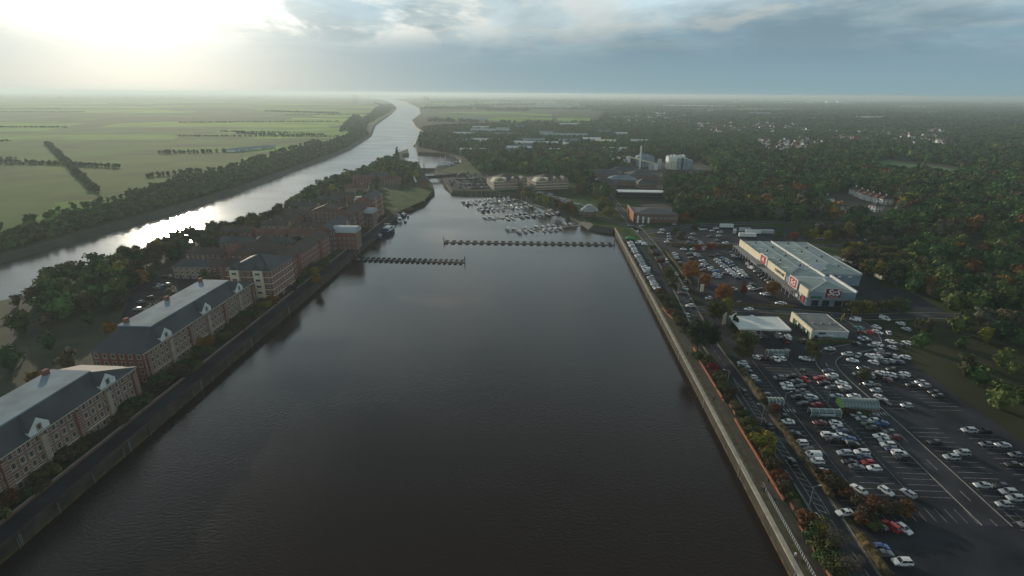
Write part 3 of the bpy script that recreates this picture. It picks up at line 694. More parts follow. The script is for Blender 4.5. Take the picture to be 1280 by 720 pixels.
shelter('square glazed trolley shelter by the roadside hedge beside a red tree', *G(968, 505), 5.2, 2.6)
def barrel():
    x, y = G(1071, 509); r = thing('arched_shelter', 'large barrel vaulted trolley shelter with lime green end gate in the car park', 'shelter', (x, y, 0)); w, d, h = 12.4, 5.2, 3.4; n = 14
    b = MB()
    for k in range(n):
        a0, a1 = PI*(k)/n, PI*(k+1)/n
        P0 = (-d/2*math.cos(a0), .9+2.5*math.sin(a0)); P1 = (-d/2*math.cos(a1), .9+2.5*math.sin(a1))
        b.add([(-w/2, P0[0], P0[1]), (w/2, P0[0], P0[1]), (w/2, P1[0], P1[1]), (-w/2, P1[0], P1[1])], [(0, 1, 2, 3)])
    b.build('vault', M['shelterglass'], r)
    for i in range(12):
        q = MB(); xx = -w/2+i*w/11
        for k in range(n):
            a0, a1 = PI*k/n, PI*(k+1)/n
            q.tube((xx, -d/2*math.cos(a0), .93+2.53*math.sin(a0)), (xx, -d/2*math.cos(a1), .93+2.53*math.sin(a1)), .055, n=4)
        q.tube((xx, -d/2, 0), (xx, -d/2, .95), .06); q.tube((xx, d/2, 0), (xx, d/2, .95), .06); q.build('hoop', M['palegrey'], r)
    q = MB(); q.add([(-w/2-.03, -d/2*math.cos(PI*k/n), .9+2.45*math.sin(PI*k/n)) for k in range(n+1)]+[(-w/2-.03, d/2, .1), (-w/2-.03, -d/2, .1)], [tuple(range(n+3))]); q.build('end_gate', M['limegreen'], r)
    q = MB(); q.box(-w/2, w/2, -d/2-.04, -d/2, .1, .9); q.build('side_wall', M['darkbrick'], r)
barrel()
# ------------------------------------------------------------------ other buildings on the right bank
building('brick_restaurant', 'low building with long orange brick side wall beside the dock road', 'restaurant', 101, 478, 38, 30, 7.5, 0, 'darkbrick', 'slate', 'hip', 'x', 2.6, 1, 'wide', 4)
t = thing('screen_wall', 'long sunlit orange brick wall in front of the low dark roofed building', 'wall', (81.6, 478, 0)); b = MB(); b.box(-.4, 0, -16, 20, 0, 8.6); b.build('brick_face', M['orangebrick'], t); b = MB(); b.box(-.5, .1, -16.1, 20.1, 8.6, 8.8); b.build('coping', M['cope'], t)
for k in range(3):
    t = thing('white_pier', 'white pier on the corner of the low orange brick building', 'pillar', (85+k*4.6, 461.6, 0), group='white piers on the corner'); b = MB(); b.prism([(-.8, -.8), (.8, -.8), (.6, .8), (-.6, .8)], 0, 6.4-k*.8); b.build('shaft', M['white'], t); b = MB(); b.box(-.9, .9, -.9, .9, 6.41-k*.8, 6.7-k*.8); b.build('cap', M['concrete'], t)
building('long_shed', 'long dark shed under a bright white flat roof beside the road', 'shed', 108, 586, 50, 18, 6.5, 0, 'dark', 'whiteroof', 'flat', 'x', 1, 1, 'big', 6)
def office(px, py, w, d, h, label, wall='buffbrick', roof='slate', rz=0., kind='hip', st=3, rise=4, group=None, **k):
    x, y = G(px, py); return building('office_building', label, 'office', x, y+d/2, w, d, h, rz, wall, roof, kind, None, rise, st, 'wide', 3.6, group, **k)
for nm, (px, py, lab) in enumerate(((632, 237, 'three storey buff office with stepped corner roof, nearer the lock'), (684, 237, 'three storey buff office with twin pale gables, nearer the dock road'))):
    x, y = G(px, py); r = office(px, py, 40, 34, 10, lab, 'buffbrick', 'browntile', .35, 'hip', 3, 6, band='cream', faces='fl')
    b = MB()
    for k in range(4): b.box(-21.5+k*1.1, -8+k*1.1, -18.2+k*.9, -4, 9.2-k*.9+k*1.5, 10.1+k*1.1)
    b.build('stepped_bay', M['cream'], r)
    for xx in (-12, 4, 15):
        g = roof_mesh(xx-5, xx+5, -17.8, -6, 10.3, 4.2, 'gable', 'y', .3); g.build('gable_roof', [M['slate'], M['buffbrick']], r)
# marina control building: hexagonal with stepped metal roof
x, y = G(736, 270); r = thing('marina_office', 'polygonal marina office with tiered silver roof at the head of the pontoons', 'marina office', (x, y, 0)); FOOT.append((x, y, 14, 12, 12, 0))
hexa = lambda R, n=8: [(R*math.cos(2*PI*k/n+.4), R*math.sin(2*PI*k/n+.4)) for k in range(n)]
b = MB(); b.prism(hexa(7), 0, 5.2); b.build('wall', M['darkbrick'], r)
for k in range(5): b = MB(); b.prism(hexa(8.6-k*1.35), 5.2+k*1.1, 5.6+k*1.1); b.prism(hexa(7.6-k*1.35), 5.6+k*1.1, 6.3+k*1.1); b.build('roof_tier', M['metal'], r)
for k in range(8): a = 2*PI*(k+.5)/8+.4; link('window', WIN['wide'], r, None, (6.5*math.cos(a), 6.5*math.sin(a), 3.4), a+PI/2)
# hipped office park
for i, (px, py, w, d, lab) in enumerate(((757, 224, 44, 26, 'leftmost'), (782, 220, 40, 22, 'second from left'), (803, 226, 38, 26, 'rightmost'), (778, 232, 34, 18, 'nearest pale roofed'), (755, 236, 30, 18, 'small'), (808, 236, 22, 14, 'smallest'))):
    office(px, py, w, d, 7, lab+' grey slate hipped office of the low cluster behind the white roofed shed', 'darkbrick', ['slate', 'slate', 'slate', 'blueroof', 'slate', 'slate'][i], .1*(i % 3)-.1, 'hip', 2, 4.5)
# silos and works
def works():
    x, y = G(845, 212)
    r = thing('white_mill', 'big blue and white clad processing works with a clustered flat roof', 'factory', (x, y, 0)); FOOT.append((x, y+15, 36, 34, 20, 0))
    b = MB(); b.box(-18, 0, 0, 30, 0, 24); b.build('wall', M['white'], r)
    b = MB(); b.box(0, 24, -2, 30, 0, 22); b.build('side_wall', M['bluepanel'], r)
    b = MB(); b.box(24, 36, 6, 26, 0, 18); b.build('annexe', M['bluepanel'], r)
    for k in range(12):
        b = MB(); xx = -16+(k % 6)*6.4; yy = 5+(k//6)*14; b.tube((xx, yy, 22), (xx, yy, 26.5+k % 3), 2.6, 2.2, 10); b.build('silo_top', M['white'], r)
    for k in range(3):
        b = MB(); b.tube((-14+k*5.5, -2.6, 0), (-14+k*5.5, -2.6, 17), 2.4, n=12); b.build('silo', M['cream'], r)
    b = MB(); b.box(10, 13, -3, -2.01, 0, 24); b.build('stair_tower', M['dark'], r); r.scale = (.68, .68, .74)
    x, y = G(799, 211)
    c = thing('chimney_stack', 'tall slender white chimney beside the tanks of the works', 'chimney', (x, y-2, 0)); b = MB(); b.tube((0, 0, 0), (0, 0, 33), 1.5, 1.2, 14); b.build('shaft', M['white'], c); b = MB(); b.tube((0, 0, 33), (0, 0, 34.5), 1.5, 1.5, 14); b.build('cap', M['metal'], c)
    r = thing('works_hall', 'blue roofed works hall with pale conveyor gantry behind the chimney', 'factory', (x, y+18, 0)); FOOT.append((x+8, y+26, 26, 22, 14, 0))
    b = MB(); b.box(0, 26, 4, 24, 0, 15); b.build('wall', M['bluepanel'], r); roof_mesh(0, 26, 4, 24, 15, 4, 'hip', 'x').build('roof', [M['blueroof'], M['bluepanel']], r)
    b = MB(); b.tube((-14, -6, 16), (26, -8, 6), 1.3, n=6); b.build('conveyor', M['cream'], r)
    for k in range(4): b = MB(); xx = -12+k*10; b.tube((xx, -7, 0), (xx, -7, 15-k*2.4), .35, n=6); b.build('support', M['metal'], r)
    for k, (dx, dy, hh) in enumerate(((-38, 4, 14), (-31, 8, 16), (-23, 3, 13), (-16, 9, 17), (14, -14, 8), (22, -12, 9), (30, 2, 14))):
        t = thing('storage_tank', ['squat pale tank at the far left of the works', 'second pale tank from the left of the works', 'third pale tank from the left of the works', 'tallest pale tank left of the white chimney', 'low tank in front of the conveyor', 'low tank right of the conveyor foot', 'pale tank beside the white mill'][k], 'tank', (x+dx, y+dy, 0))
        b = MB(); b.tube((0, 0, 0), (0, 0, hh), 2.9, n=14); b.build('shell', M['white' if k % 2 else 'palegrey'], t); b = MB(); b.tube((0, 0, hh), (0, 0, hh+1.2), 2.9, .4, 14); b.build('dome', M['metal'], t)
works()
# industrial sheds beyond
SH = [(612, 166, 110, 40, 'long dull blue roofed warehouse beyond the marina woods', 'blueroof'), (655, 183, 60, 26, 'middle sized pale roofed unit in the industrial estate', 'whiteroof'), (692, 185, 62, 26, 'broad white roofed unit in the industrial estate', 'whiteroof'),
      (757, 181, 46, 30, 'cream roofed warehouse at the right end of the industrial estate', 'cream'), (740, 178, 40, 24, 'slim white roofed warehouse next to the cream roofed one', 'whiteroof'), (650, 190, 50, 18, 'white roofed unit with a stepped front near the woods', 'whiteroof'),
      (665, 179, 70, 20, 'wide grey roofed unit behind the pale roofed ones', 'blueroof'), (705, 172, 120, 30, 'very long green grey warehouse roof among trees', 'blueroof'), (575, 173, 40, 18, 'shed with pale yard beside it near the river bend', 'blueroof'),
      (590, 150, 110, 40, 'long blue grey roof by the river at the field edge', 'blueroof'), (712, 158, 70, 20, 'thin white roof beside the bright green field', 'whiteroof'), (690, 193, 34, 18, 'small white unit at the edge of the woods', 'whiteroof'),
      (770, 197, 30, 14, 'small pale roof left of the works', 'blueroof'), (825, 153.5, 260, 30, 'long thin white roof on the plain', 'whiteroof'), (700, 135, 400, 40, 'distant long pale roof on the plain', 'blueroof'), (858, 133.5, 420, 40, 'distant bright long roof left of the far white works', 'whiteroof'),
      (905, 134, 420, 50, 'distant pale glasshouses near the horizon', 'whiteroof'), (950, 144, 120, 30, 'distant pale roof amid dark hedges', 'blueroof'), (1088, 148.5, 130, 34, 'distant bright flat roof at the right', 'whiteroof'), (1030, 150, 140, 24, 'distant thin pale roof amid fields', 'blueroof')]
sr = random.Random(4)
for k in range(26):
    SH.append((sr.uniform(575, 800), sr.uniform(160, 196), sr.uniform(24, 60), sr.uniform(12, 22), 'small low roofed unit among the trees of the industrial estate', sr.choice(['blueroof', 'whiteroof', 'slate', 'metalroof'])))
for (px, py, w, d, lab, rf) in SH:
    x, y = G(px, py); hh = 8 if y < 3000 else 12
    r = thing('warehouse', lab, 'warehouse', (x, y+d/2, 0), 0.03); FOOT.append((x, y+d/2, w/2, w/2, d/2, 0))
    b = MB(); b.box(-w/2, w/2, -d/2, d/2, 0, hh); b.build('wall', M['palegrey' if rf != 'cream' else 'white'], r); roof_mesh(-w/2, w/2, -d/2, d/2, hh+.01, 2.5, 'gable', 'x', .5).build('roof', [M[rf], M['palegrey']], r)
    if y < 2500:
        for k in range(4): b = MB(); xx = -w/2+(k+.6)*w/4.4; b.box(xx, xx+4, -d/2-.1, -d/2, 0, 4.5); b.build('shutter_door', M['bluepanel'], r)
x, y = G(1027, 129.5); r = thing('white_works', 'distant cluster of bright white works buildings on the horizon', 'factory', (x, y, 0))
for k in range(7): b = MB(); xx = -520+k*150; b.box(xx, xx+90+30*(k % 2), 0, 60, 0, [14, 10, 22, 12, 34, 46, 16][k]); b.build('block', M['white'], r)
x, y = G(921, 129); r = thing('blue_hangar', 'pale blue tapering cooling stack on the far plain', 'industrial building', (x, y, 0)); b = MB(); b.tube((0, 0, 0), (0, 0, 50), 60, 36, 12); b.build('shell', M['bluepanel'], r)
# ------------------------------------------------------------------ left bank: brick apartment blocks
def mansion(x0, y0, y1, lab, h=12.6, depth=20, flat=True, n=None, gables=3, cap=100):
    """long block with its front towards the dock at x0 (front faces +x)"""
    L_ = y1-y0; cy = (y0+y1)/2; FOOT.append((x0-depth/2, cy, L_/2, depth/2, L_/2, 0))
    r = thing('apartment_block', lab, 'apartment block', (x0, cy, 0))
    b = MB(); b.box(-depth, 0, -L_/2, L_/2, -.3, h); b.build('wall', M['brick'], r)
    b = MB(); zt = 17.6; xi, xo = -5.0, -depth+2
    A = [(.5, -L_/2-.4, h), (.5, L_/2+.4, h), (xi, L_/2-13, zt), (xi, -L_/2+13, zt), (-depth-.5, -L_/2-.4, h), (-depth-.5, L_/2+.4, h), (xo, L_/2-13, zt), (xo, -L_/2+13, zt)]
    b.add(A, [(0, 1, 2, 3), (5, 4, 7, 6), (4, 0, 3, 7), (1, 5, 6, 2), (0, 4, 5, 1)]); ro = b.build('roof', M['slate'], r)
    b = MB(); b.box(xo-.3, xi+.3, -L_/2+12.7, L_/2-12.7, zt+.01, zt+.45); b.build('flat_top', M['blueroof'], ro)
    sp = []
    st = 4; sh = h/st; n = n or int(L_/2.7)
    for s in range(st):
        for k in range(n): sp.append((.004, -L_/2+(k+.5)*L_/n, sh*s+sh*.55, PI/2))
    ends = [(-depth+(k+.5)*depth/6, -L_/2-.004, sh*s+sh*.55, 0) for s in range(st) for k in range(6)]
    put_windows(r, 'tall', ends+sp, cap)
    for k in range(gables):
        yy = -L_/2+(k+.5)*L_/gables; b = MB(); w = 3.2; zb = h-.2
        b.add([(.35, yy-w, zb), (.35, yy+w, zb), (.35, yy+w, zb+2), (.35, yy, zb+5), (.35, yy-w, zb+2)], [(0, 1, 2, 3, 4)], 0)
        b.add([(.45, yy-w-.3, zb+1.9), (.45, yy, zb+5.3), (-5, yy, zb+5.3), (-5, yy-w-.3, zb+1.9), (.45, yy+w+.3, zb+1.9), (-5, yy+w+.3, zb+1.9)], [(0, 1, 2, 3), (1, 4, 5, 2)], 1)
        b.add([(.35, yy-w, zb), (-4, yy-w, zb), (-4, yy-w, zb+2), (.35, yy-w, zb+2), (.35, yy+w, zb), (-4, yy+w, zb), (-4, yy+w, zb+2), (.35, yy+w, zb+2)], [(0, 1, 2, 3), (7, 6, 5, 4)], 0)
        g = b.build('gabled_dormer', [M['white'], M['slate']], ro); link('window', WIN['tall'], g, None, (.36, yy, zb+1.9), PI/2)
    for k in range(gables*2+1):
        yy = -L_/2+2+k*(L_-4)/(gables*2); b = MB(); b.box(.01, .9, yy-.9, yy+.9, 0, h-1.2); b.build('bay', M['buffbrick' if k % 2 else 'brick'], r)
    b = MB(); b.box(.01, .14, -L_/2, L_/2, sh*1-.15, sh*1+.1); b.box(.01, .14, -L_/2, L_/2, h-.45, h-.1); b.build('string_course', M['cream'], r)
    for k in range(3): b = MB(); yy = -L_/2+15+k*(L_-32)/2; b.box(xo+.5, xo+1.8, yy, yy+1.8, zt+.2, zt+2.2); b.build('chimney', M['brick'], ro)
    return r
mansion(-147.3, 171, 252, 'long four storey red brick apartment block with pale flat roof strip and three white gables')
mansion(-142.5, 84, 161, 'nearest red brick apartment block at the lower left edge of the dock')
r = building('apartment_tower', 'square red brick corner pavilion with two white gables at the end of the long block', 'apartment block', -152, 270, 24, 26, 17, 0, 'brick', 'slate', 'hip', 'x', 6, 5, 'flat', 3.2, faces='fr', band='cream')
for xx in (-7, 5.5):
    b = MB(); b.box(xx-2.4, xx+2.4, -14.2, -13.02, 0, 17.6); b.add([(xx-2.8, -14.4, 17.6), (xx+2.8, -14.4, 17.6), (xx, -14.4, 21), (xx-2.8, -8, 17.6), (xx+2.8, -8, 17.6), (xx, -8, 21)], [(0, 1, 2), (1, 4, 5, 2), (3, 0, 2, 5)], 1)
    g = b.build('gabled_bay', [M['cream'], M['slate']], r)
    for s in range(5): link('window', WIN['wide'], g, None, (xx, -14.21, 2+s*3.4), 0)
building('apartment_block', 'tall brown roofed brick block behind the corner pavilion', 'apartment block', -168, 302, 30, 16, 14, 0, 'brick', 'browntile', 'hip', 'x', 6, 4, 'flat', 3.4, faces='fr')
LB = [(-150, 315, 12, 66, 13, 'dark red dock front terrace between the corner pavilion and the yellow tree', 'brick', 'browntile'), (-150, 372, 13, 36, 14, 'dock front brick block just beyond the yellow tree', 'darkbrick', 'slate'),
      (-150, 416, 13, 40, 16, 'dock front brick block with pale barrel top', 'darkbrick', 'browntile'), (-151, 462, 15, 34, 18, 'farthest dock front brick block before the lawn', 'brick', 'slate'), (-178, 432, 22, 13, 13, 'brick block set back behind the pale barrel roofed block', 'darkbrick', 'browntile')]
for i, (x, y, w, d, h, lab, wa, ro) in enumerate(LB):
    r = building('apartment_block', lab, 'apartment block', x, y, w, d, h, 0, wa, ro, 'gable', 'y', 4.5, 4, 'flat', 3.2, faces='fr', chim=2)
    for k in range(2): b = MB(); yy = -d/2+(k+.5)*d/2; b.box(w/2+.01, w/2+1, yy-2, yy+2, 0, h+1.5); b.build('bay', M['buffbrick' if i % 2 else 'brick'], r)
for i, (px, py) in enumerate(((430, 284), (453, 261), (459, 247))):
    x, y = G(px, py, 15); r = thing('vaulted_penthouse', ['nearest', 'middle', 'farthest'][i]+' brick block topped by a pale grey barrel vault on the left bank', 'apartment block', (x, y, 0)); FOOT.append((x, y, 12, 11, 8, 0))
    b = MB(); b.box(-10, 10, -6, 6, 0, 12.5); b.build('wall', M[['brick', 'darkbrick', 'buffbrick'][i]], r); b = MB(); n = 8
    for k in range(n):
        a0, a1 = PI*k/n, PI*(k+1)/n; b.add([(-10.4, -6.3*math.cos(a0), 12.5+3.6*math.sin(a0)), (10.4, -6.3*math.cos(a0), 12.5+3.6*math.sin(a0)), (10.4, -6.3*math.cos(a1), 12.5+3.6*math.sin(a1)), (-10.4, -6.3*math.cos(a1), 12.5+3.6*math.sin(a1))], [(0, 1, 2, 3)])
    b.add([(-10.4, -6.3*math.cos(PI*k/n), 12.5+3.6*math.sin(PI*k/n)) for k in range(n+1)], [tuple(range(n+1))]); b.add([(10.4, -6.3*math.cos(PI*k/n), 12.5+3.6*math.sin(PI*k/n)) for k in range(n+1)], [tuple(range(n+1))[::-1]])
    b.build('barrel_roof', M['palegrey'], r); put_windows(r, 'flat', [(-8+k*3.2, -6.004, 2+s*3.3, 0) for k in range(6) for s in range(3)])
# ranks of terraces behind, laid out in short streets
th = 0
rr = random.Random(21)
rows = [(296, (-205, -182)), (322, (-214, -190, -170)), (346, (-232, -206, -180)), (371, (-250, -222, -196, -172)), (396, (-262, -234, -206, -180)), (421, (-262, -234, -206)), (447, (-268, -240, -212, -184)), (474, (-272, -244, -216, -188)), (503, (-262, -232, -204, -176)), (533, (-260, -230, -200)), (566, (-258, -228, -198)), (640, (-250, -215, -180)), (676, (-240, -205))]
for (y, xs) in rows:
    for x in xs:
        if x < -226: continue
        y_ = y+rr.uniform(-3, 3); w = rr.uniform(20, 25); rz = rr.uniform(-.08, .08)+(.06 if y > 400 else 0)
        wa = rr.choice(['brick', 'darkbrick', 'brick', 'buffbrick']); ro = rr.choice(['browntile', 'slate', 'browntile', 'tile'])
        building('terraced_houses', {'brick': 'red', 'darkbrick': 'brown', 'buffbrick': 'buff'}[wa]+' brick terrace with '+{'browntile': 'brown', 'slate': 'grey', 'tile': 'reddish'}[ro]+' roof in the left bank housing', 'terrace', x, y_, w, 9, rr.choice([7, 7.5, 8.4]), rz, wa, ro, rr.choice(['gable', 'gable', 'hip']), 'x', 3.6, 3, 'flat', 3.3, 'brick terraces on the left bank', chim=2, faces='f', doors=4)
building('pyramid_roofed_hall', 'squat hall with tan pyramid roof between the brown roofed block and the terraces', 'hall', *G(334, 318), 20, 18, 8, .2, 'buffbrick', 'browntile', 'hip', 'x', 6, 1, 'flat')
# ------------------------------------------------------------------ lock, swing bridge and lock-side
def tower(px, py, h, lab):
    x, y = G(px, py); t = thing('light_mast', lab, 'mast', (x, y, 0)); b = MB(); b.tube((0, 0, 0), (0, 0, h), .55, .4, 8); b.build('pole', M['dark'], t); b = MB(); b.box(-1.4, 1.4, -.4, .4, h-.3, h+.4); b.build('lamp_head', M['metal'], t)
tower(524.4, 214, 17, 'left dark light mast at the inner lock gate'); tower(530.6, 221, 17, 'right dark light mast at the inner lock gate')
x0, y0 = G(524, 223); x1, y1 = G(574, 219); ang = math.atan2(y1-y0, x1-x0); Ls = math.hypot(x1-x0, y1-y0)
r = thing('swing_bridge', 'low dark swing bridge carrying the road across the lock', 'bridge', (x0, y0, 0), ang); b = MB(); b.box(0, Ls, -5, 5, -.9, .35); b.build('deck', M['asphalt'], r)
for s in (-5, 5):
    b = MB(); b.box(0, Ls, s-.15, s+.15, .36, 1.5)
    for k in range(int(Ls/4)): b.box(k*4-.1, k*4+.1, s-.25, s+.25, .36, 1.7)
    b.build('parapet', M['dark'], r)
x0, y0 = G(526, 210.5); x1, y1 = G(540, 210.5); r = thing('lock_gate', 'dark inner lock gate with footway across the basin entrance', 'lock gate', (x0, y0, 0), math.atan2(y1-y0, x1-x0)); b = MB(); b.box(0, math.hypot(x1-x0, y1-y0)+5, -.5, .5, -6, .4); b.build('gate_leaf', M['timber'], r); b = MB(); b.box(0, math.hypot(x1-x0, y1-y0)+5, -.6, -.52, 1.0, 1.15); b.build('handrail', M['metal'], r)
x, y = G(519, 226); r = thing('barrier_arm', 'long white raised barrier and ramp beside the lock control tower', 'barrier', (x, y, 0), .3); b = MB(); b.box(-1.2, 1.2, -14, 14, .4, 1.0); b.build('arm', M['white'], r); b = MB(); b.box(-1.5, 1.5, 13, 16, 0, 3.0); b.build('housing', M['white'], r)
x, y = G(530, 234); r = thing('lock_control_house', 'dark pyramid roofed lock control house on the spit', 'control house', (x, y, 0)); FOOT.append((x, y, 8, 8, 8, 0)); b = MB(); b.prism(hexa(6, 6), 0, 9); b.build('wall', M['darkbrick'], r); b = MB(); P = hexa(8, 6); b.add([(p[0], p[1], 9) for p in P]+[(0, 0, 14)], [(i, (i+1) % 6, 6) for i in range(6)]+[tuple(range(6))[::-1]]); b.build('roof', M['slate'], r)
x, y = G(571, 221); r = thing('lifting_barrier', 'curved white barrier on the right side of the lock', 'barrier', (x, y, 0), -.5); b = MB(); b.tube((0, 0, 0), (3, 0, 5), .4, .3); b.tube((3, 0, 5), (10, 0, 8), .3, .25); b.build('arm', M['white'], r)
# mud-flat style lockside yard
sheet('lockside_yard', [G(*p) for p in ((566, 237), (556, 229), (552, 222), (575, 216), (625, 217), (628, 236), (600, 237.5))], M['asphalt'], .03)
# ------------------------------------------------------------------ pontoon lines across the dock
def boom(label, pa, pb, z, bays_):
    xa, ya = G(*pa, z); xb, yb = G(*pb, z); L_ = math.hypot(xb-xa, yb-ya); r = thing('pontoon_breakwater', label, 'pontoon', (xa, ya, z), math.atan2(yb-ya, xb-xa))
    P = L_/bays_
    for k in range(bays_):
        b = MB(); b.box(k*P+P*.1, k*P+P*.62, -4.8, 4.8, -.3, .62); b.build('float', M['dark' if 1 else 'timber'], r)
        b = MB(); b.box(k*P+P*.625, k*P+P*1.095, -.8, .8, .1, .6); b.build('link_beam', M['concrete'], r)
    for e in (0, L_): b = MB(); b.tube((e, 0, -1), (e, 0, 4), .3, n=8); b.build('mooring_pile', M['dark'], r)
    return r
boom('pontoon line from the left quay wall reaching part way across the dock', (443, 324.5), (581, 328), -4, 21)
boom('pontoon line from the right quay wall reaching most of the way across the dock', (555, 303), (768, 306), -4, 24)
# ------------------------------------------------------------------ boats
def hull_mesh(L_, Bm, fb, hm, deck='gelcoat', name='hull'):
    b = MB(); N = 9; ring = []
    for i in range(N+1):
        t = i/N; x = -L_/2+L_*t; w = Bm/2*(math.sin(PI*min(1, .62*t+.38)) if t < 1 else 0)**.75 if t < 1 else .02; w = max(w, .03)
        z = fb*(1+.25*t*t); ring.append([(x, -w, z), (x-.05, -w*.72, .0), (x-.1, 0, -.35), (x-.05, w*.72, .0), (x, w, z)])
    vs = [p for q in ring for p in q]; fs = []
    for i in range(N):
        for k in range(4): a = i*5+k; fs.append((a, a+1, a+6, a+5))
    b.add(vs, fs, 0, True)
    b.add([(q[0][0], q[0][1]*.97, q[0][2]-.02) for q in ring]+[(q[4][0], q[4][1]*.97, q[4][2]-.02) for q in ring], [(i, i+1, N+2+i, N+1+i) for i in range(N)], 1)
    b.add(ring[0], [(0, 1, 2, 3, 4)], 0)
    return b.mesh(name, [M[hm], M[deck]])
BM = {}
for hm, nm in (('gelcoat', 'white'), ('navyhull', 'navy')):
    BM['yh'+nm] = hull_mesh(9.5, 3.0, 1.0, hm); BM['ch'+nm] = hull_mesh(8.5, 3.1, 1.2, hm)
b = MB(); b.add([(-2, -.9, .95), (2.3, -.7, 1.05), (2.3, .7, 1.05), (-2, .9, .95), (-1.9, -.75, 1.55), (1.5, -.5, 1.5), (1.5, .5, 1.5), (-1.9, .75, 1.55)], [(0, 1, 5, 4), (1, 2, 6, 5), (2, 3, 7, 6), (3, 0, 4, 7), (4, 5, 6, 7)]); b.box(-1.4, 1.0, -.8, -.72, 1.15, 1.35, 1); BM['ycab'] = b.mesh('coachroof', [M['gelcoat'], M['carglass']])
b = MB(); b.tube((.4, 0, 1.4), (.4, 0, 12.5), .10, .07, 6); b.tube((.4, -.9, 7.5), (.4, .9, 7.5), .05, n=5); b.tube((.4, 0, 12.3), (4.6, 0, 1.2), .02, n=4); b.tube((.4, 0, 12.3), (-4.6, 0, 1.2), .02, n=4); BM['mast'] = b.mesh('mast', [M['metal']])
b = MB(); b.tube((.3, 0, 2.4), (-3.6, 0, 2.3), .22, .15, 6); BM['boomsail'] = b.mesh('furled_sail', [M['bluecover']])
b = MB(); b.add([(-2.6, -1.25, 1.1), (1.9, -1.0, 1.3), (1.9, 1.0, 1.3), (-2.6, 1.25, 1.1), (-2.6, -1.15, 2.3), (.6, -.9, 2.3), (.6, .9, 2.3), (-2.6, 1.15, 2.3)], [(0, 1, 5, 4), (1, 2, 6, 5), (2, 3, 7, 6), (3, 0, 4, 7), (4, 5, 6, 7)]); b.add([(1.55, -.9, 1.55), (1.55, .9, 1.55), (.8, .82, 2.15), (.8, -.82, 2.15)], [(0, 1, 2, 3)], 1); b.box(-1.8, .5, -1.2, -1.1, 1.6, 2.1, 1); b.box(-1.8, .5, 1.1, 1.2, 1.6, 2.1, 1); BM['ccab'] = b.mesh('cabin', [M['gelcoat'], M['carglass']])
b = MB(); b.tube((-1.2, -.9, 2.3), (-1.5, -.8, 3.3), .06); b.tube((-1.2, .9, 2.3), (-1.5, .8, 3.3), .06); b.box(-2.0, -1.0, -.95, .95, 3.3, 3.4); BM['arch'] = b.mesh('radar_arch', [M['metal']])
b = MB(); b.box(-4.1, -2.7, -1.1, 1.1, 1.2, 1.9); BM['ccover'] = b.mesh('cockpit_cover', [M['bluecover']])
def boat(kind, hull, x, y, rz, s, label, z=-4., group=None):
    r = thing('sailing_yacht' if kind == 'y' else 'motor_cruiser', label, 'yacht' if kind == 'y' else 'motor boat', (x, y, z+.05), rz, group); r.scale = (s, s, s)
    if kind == 'y':
        link('hull', BM['yh'+hull], r); link('coachroof', BM['ycab'], r); link('mast', BM['mast'], r); link('furled_sail', BM['boomsail'], r)
    else:
        link('hull', BM['ch'+hull], r); link('cabin', BM['ccab'], r); link('radar_arch', BM['arch'], r); link('cockpit_cover', BM['ccover'], r)
    return r
# main gangway with pontoon arms
def pontoon(label, pa, pb, w, ground_z=-4, fing=0, h=.45):
    xa, ya = G(*pa, ground_z); xb, yb = G(*pb, ground_z); L_ = math.hypot(xb-xa, yb-ya); a = math.atan2(yb-ya, xb-xa)
    r = thing('marina_pontoon', label, 'pontoon', (xa, ya, ground_z), a); b = MB(); b.box(0, L_, -w/2, w/2, .1, h); b.build('deck', M['concrete'], r)
    for k in range(int(L_/9)):
        for s in (-1, 1):
            b = MB(); b.box(k*9+4.3, k*9+4.9, s*w/2 if s > 0 else -w/2-6, w/2+6 if s > 0 else -w/2, .1, h-.05)
            if fing: b.build('finger', M['timber'], r)
        if k % 2: b = MB(); b.tube((k*9, w/2+.3, -1), (k*9, w/2+.3, 3), .2); b.build('mooring_pile', M['dark'], r)
    return xa, ya, a, L_
pontoon('main walkway of the marina running diagonally past the pontoon arms', (641, 248), (768, 286), 2.6)
arms = [((579, 255), (646, 249.5), 'farthest'), ((598, 263), (668, 257), 'third'), ((609, 275), (697, 265.5), 'second'), ((637, 290), (726, 282), 'nearest')]
bi = 0
br_ = random.Random(5)
for (pa, pb, nm) in arms:
    xa, ya, a, L_ = pontoon(nm+' pontoon arm of the marina, lined with small boats', pa, pb, 2.0, fing=1)
    u_ = np.array([math.cos(a), math.sin(a)]); n_ = np.array([-u_[1], u_[0]])
    k = 1.5
    while k < L_-4:
        for s in (-1, 1):
            if br_.random() < (.86 if nm != 'nearest' else (.5 if s > 0 else .62)):
                p = np.array([xa, ya])+u_*k+n_*s*(1.3+5.1); ki = 'y' if br_.random() < .45 else 'c'; hu = 'white' if br_.random() < .7 else 'navy'
                sc = br_.uniform(.72, 1.05)
                boat(ki, hu, p[0], p[1], a+(PI/2 if s < 0 else -PI/2)+br_.uniform(-.05, .05)+(PI if br_.random() < .3 else 0), sc,
                     ('white' if hu == 'white' else 'dark')+' hulled '+('sailing yacht' if ki == 'y' else 'motor cruiser')+(' on the far side of the ' if s > 0 else ' on the near side of the ')+nm+' pontoon arm', group='boats moored in the marina')
        k += 5.4
boat('c', 'white', *G(603, 258, -4), 1.9, 1.7, 'large white motor yacht with tall superstructure at the far pontoon')
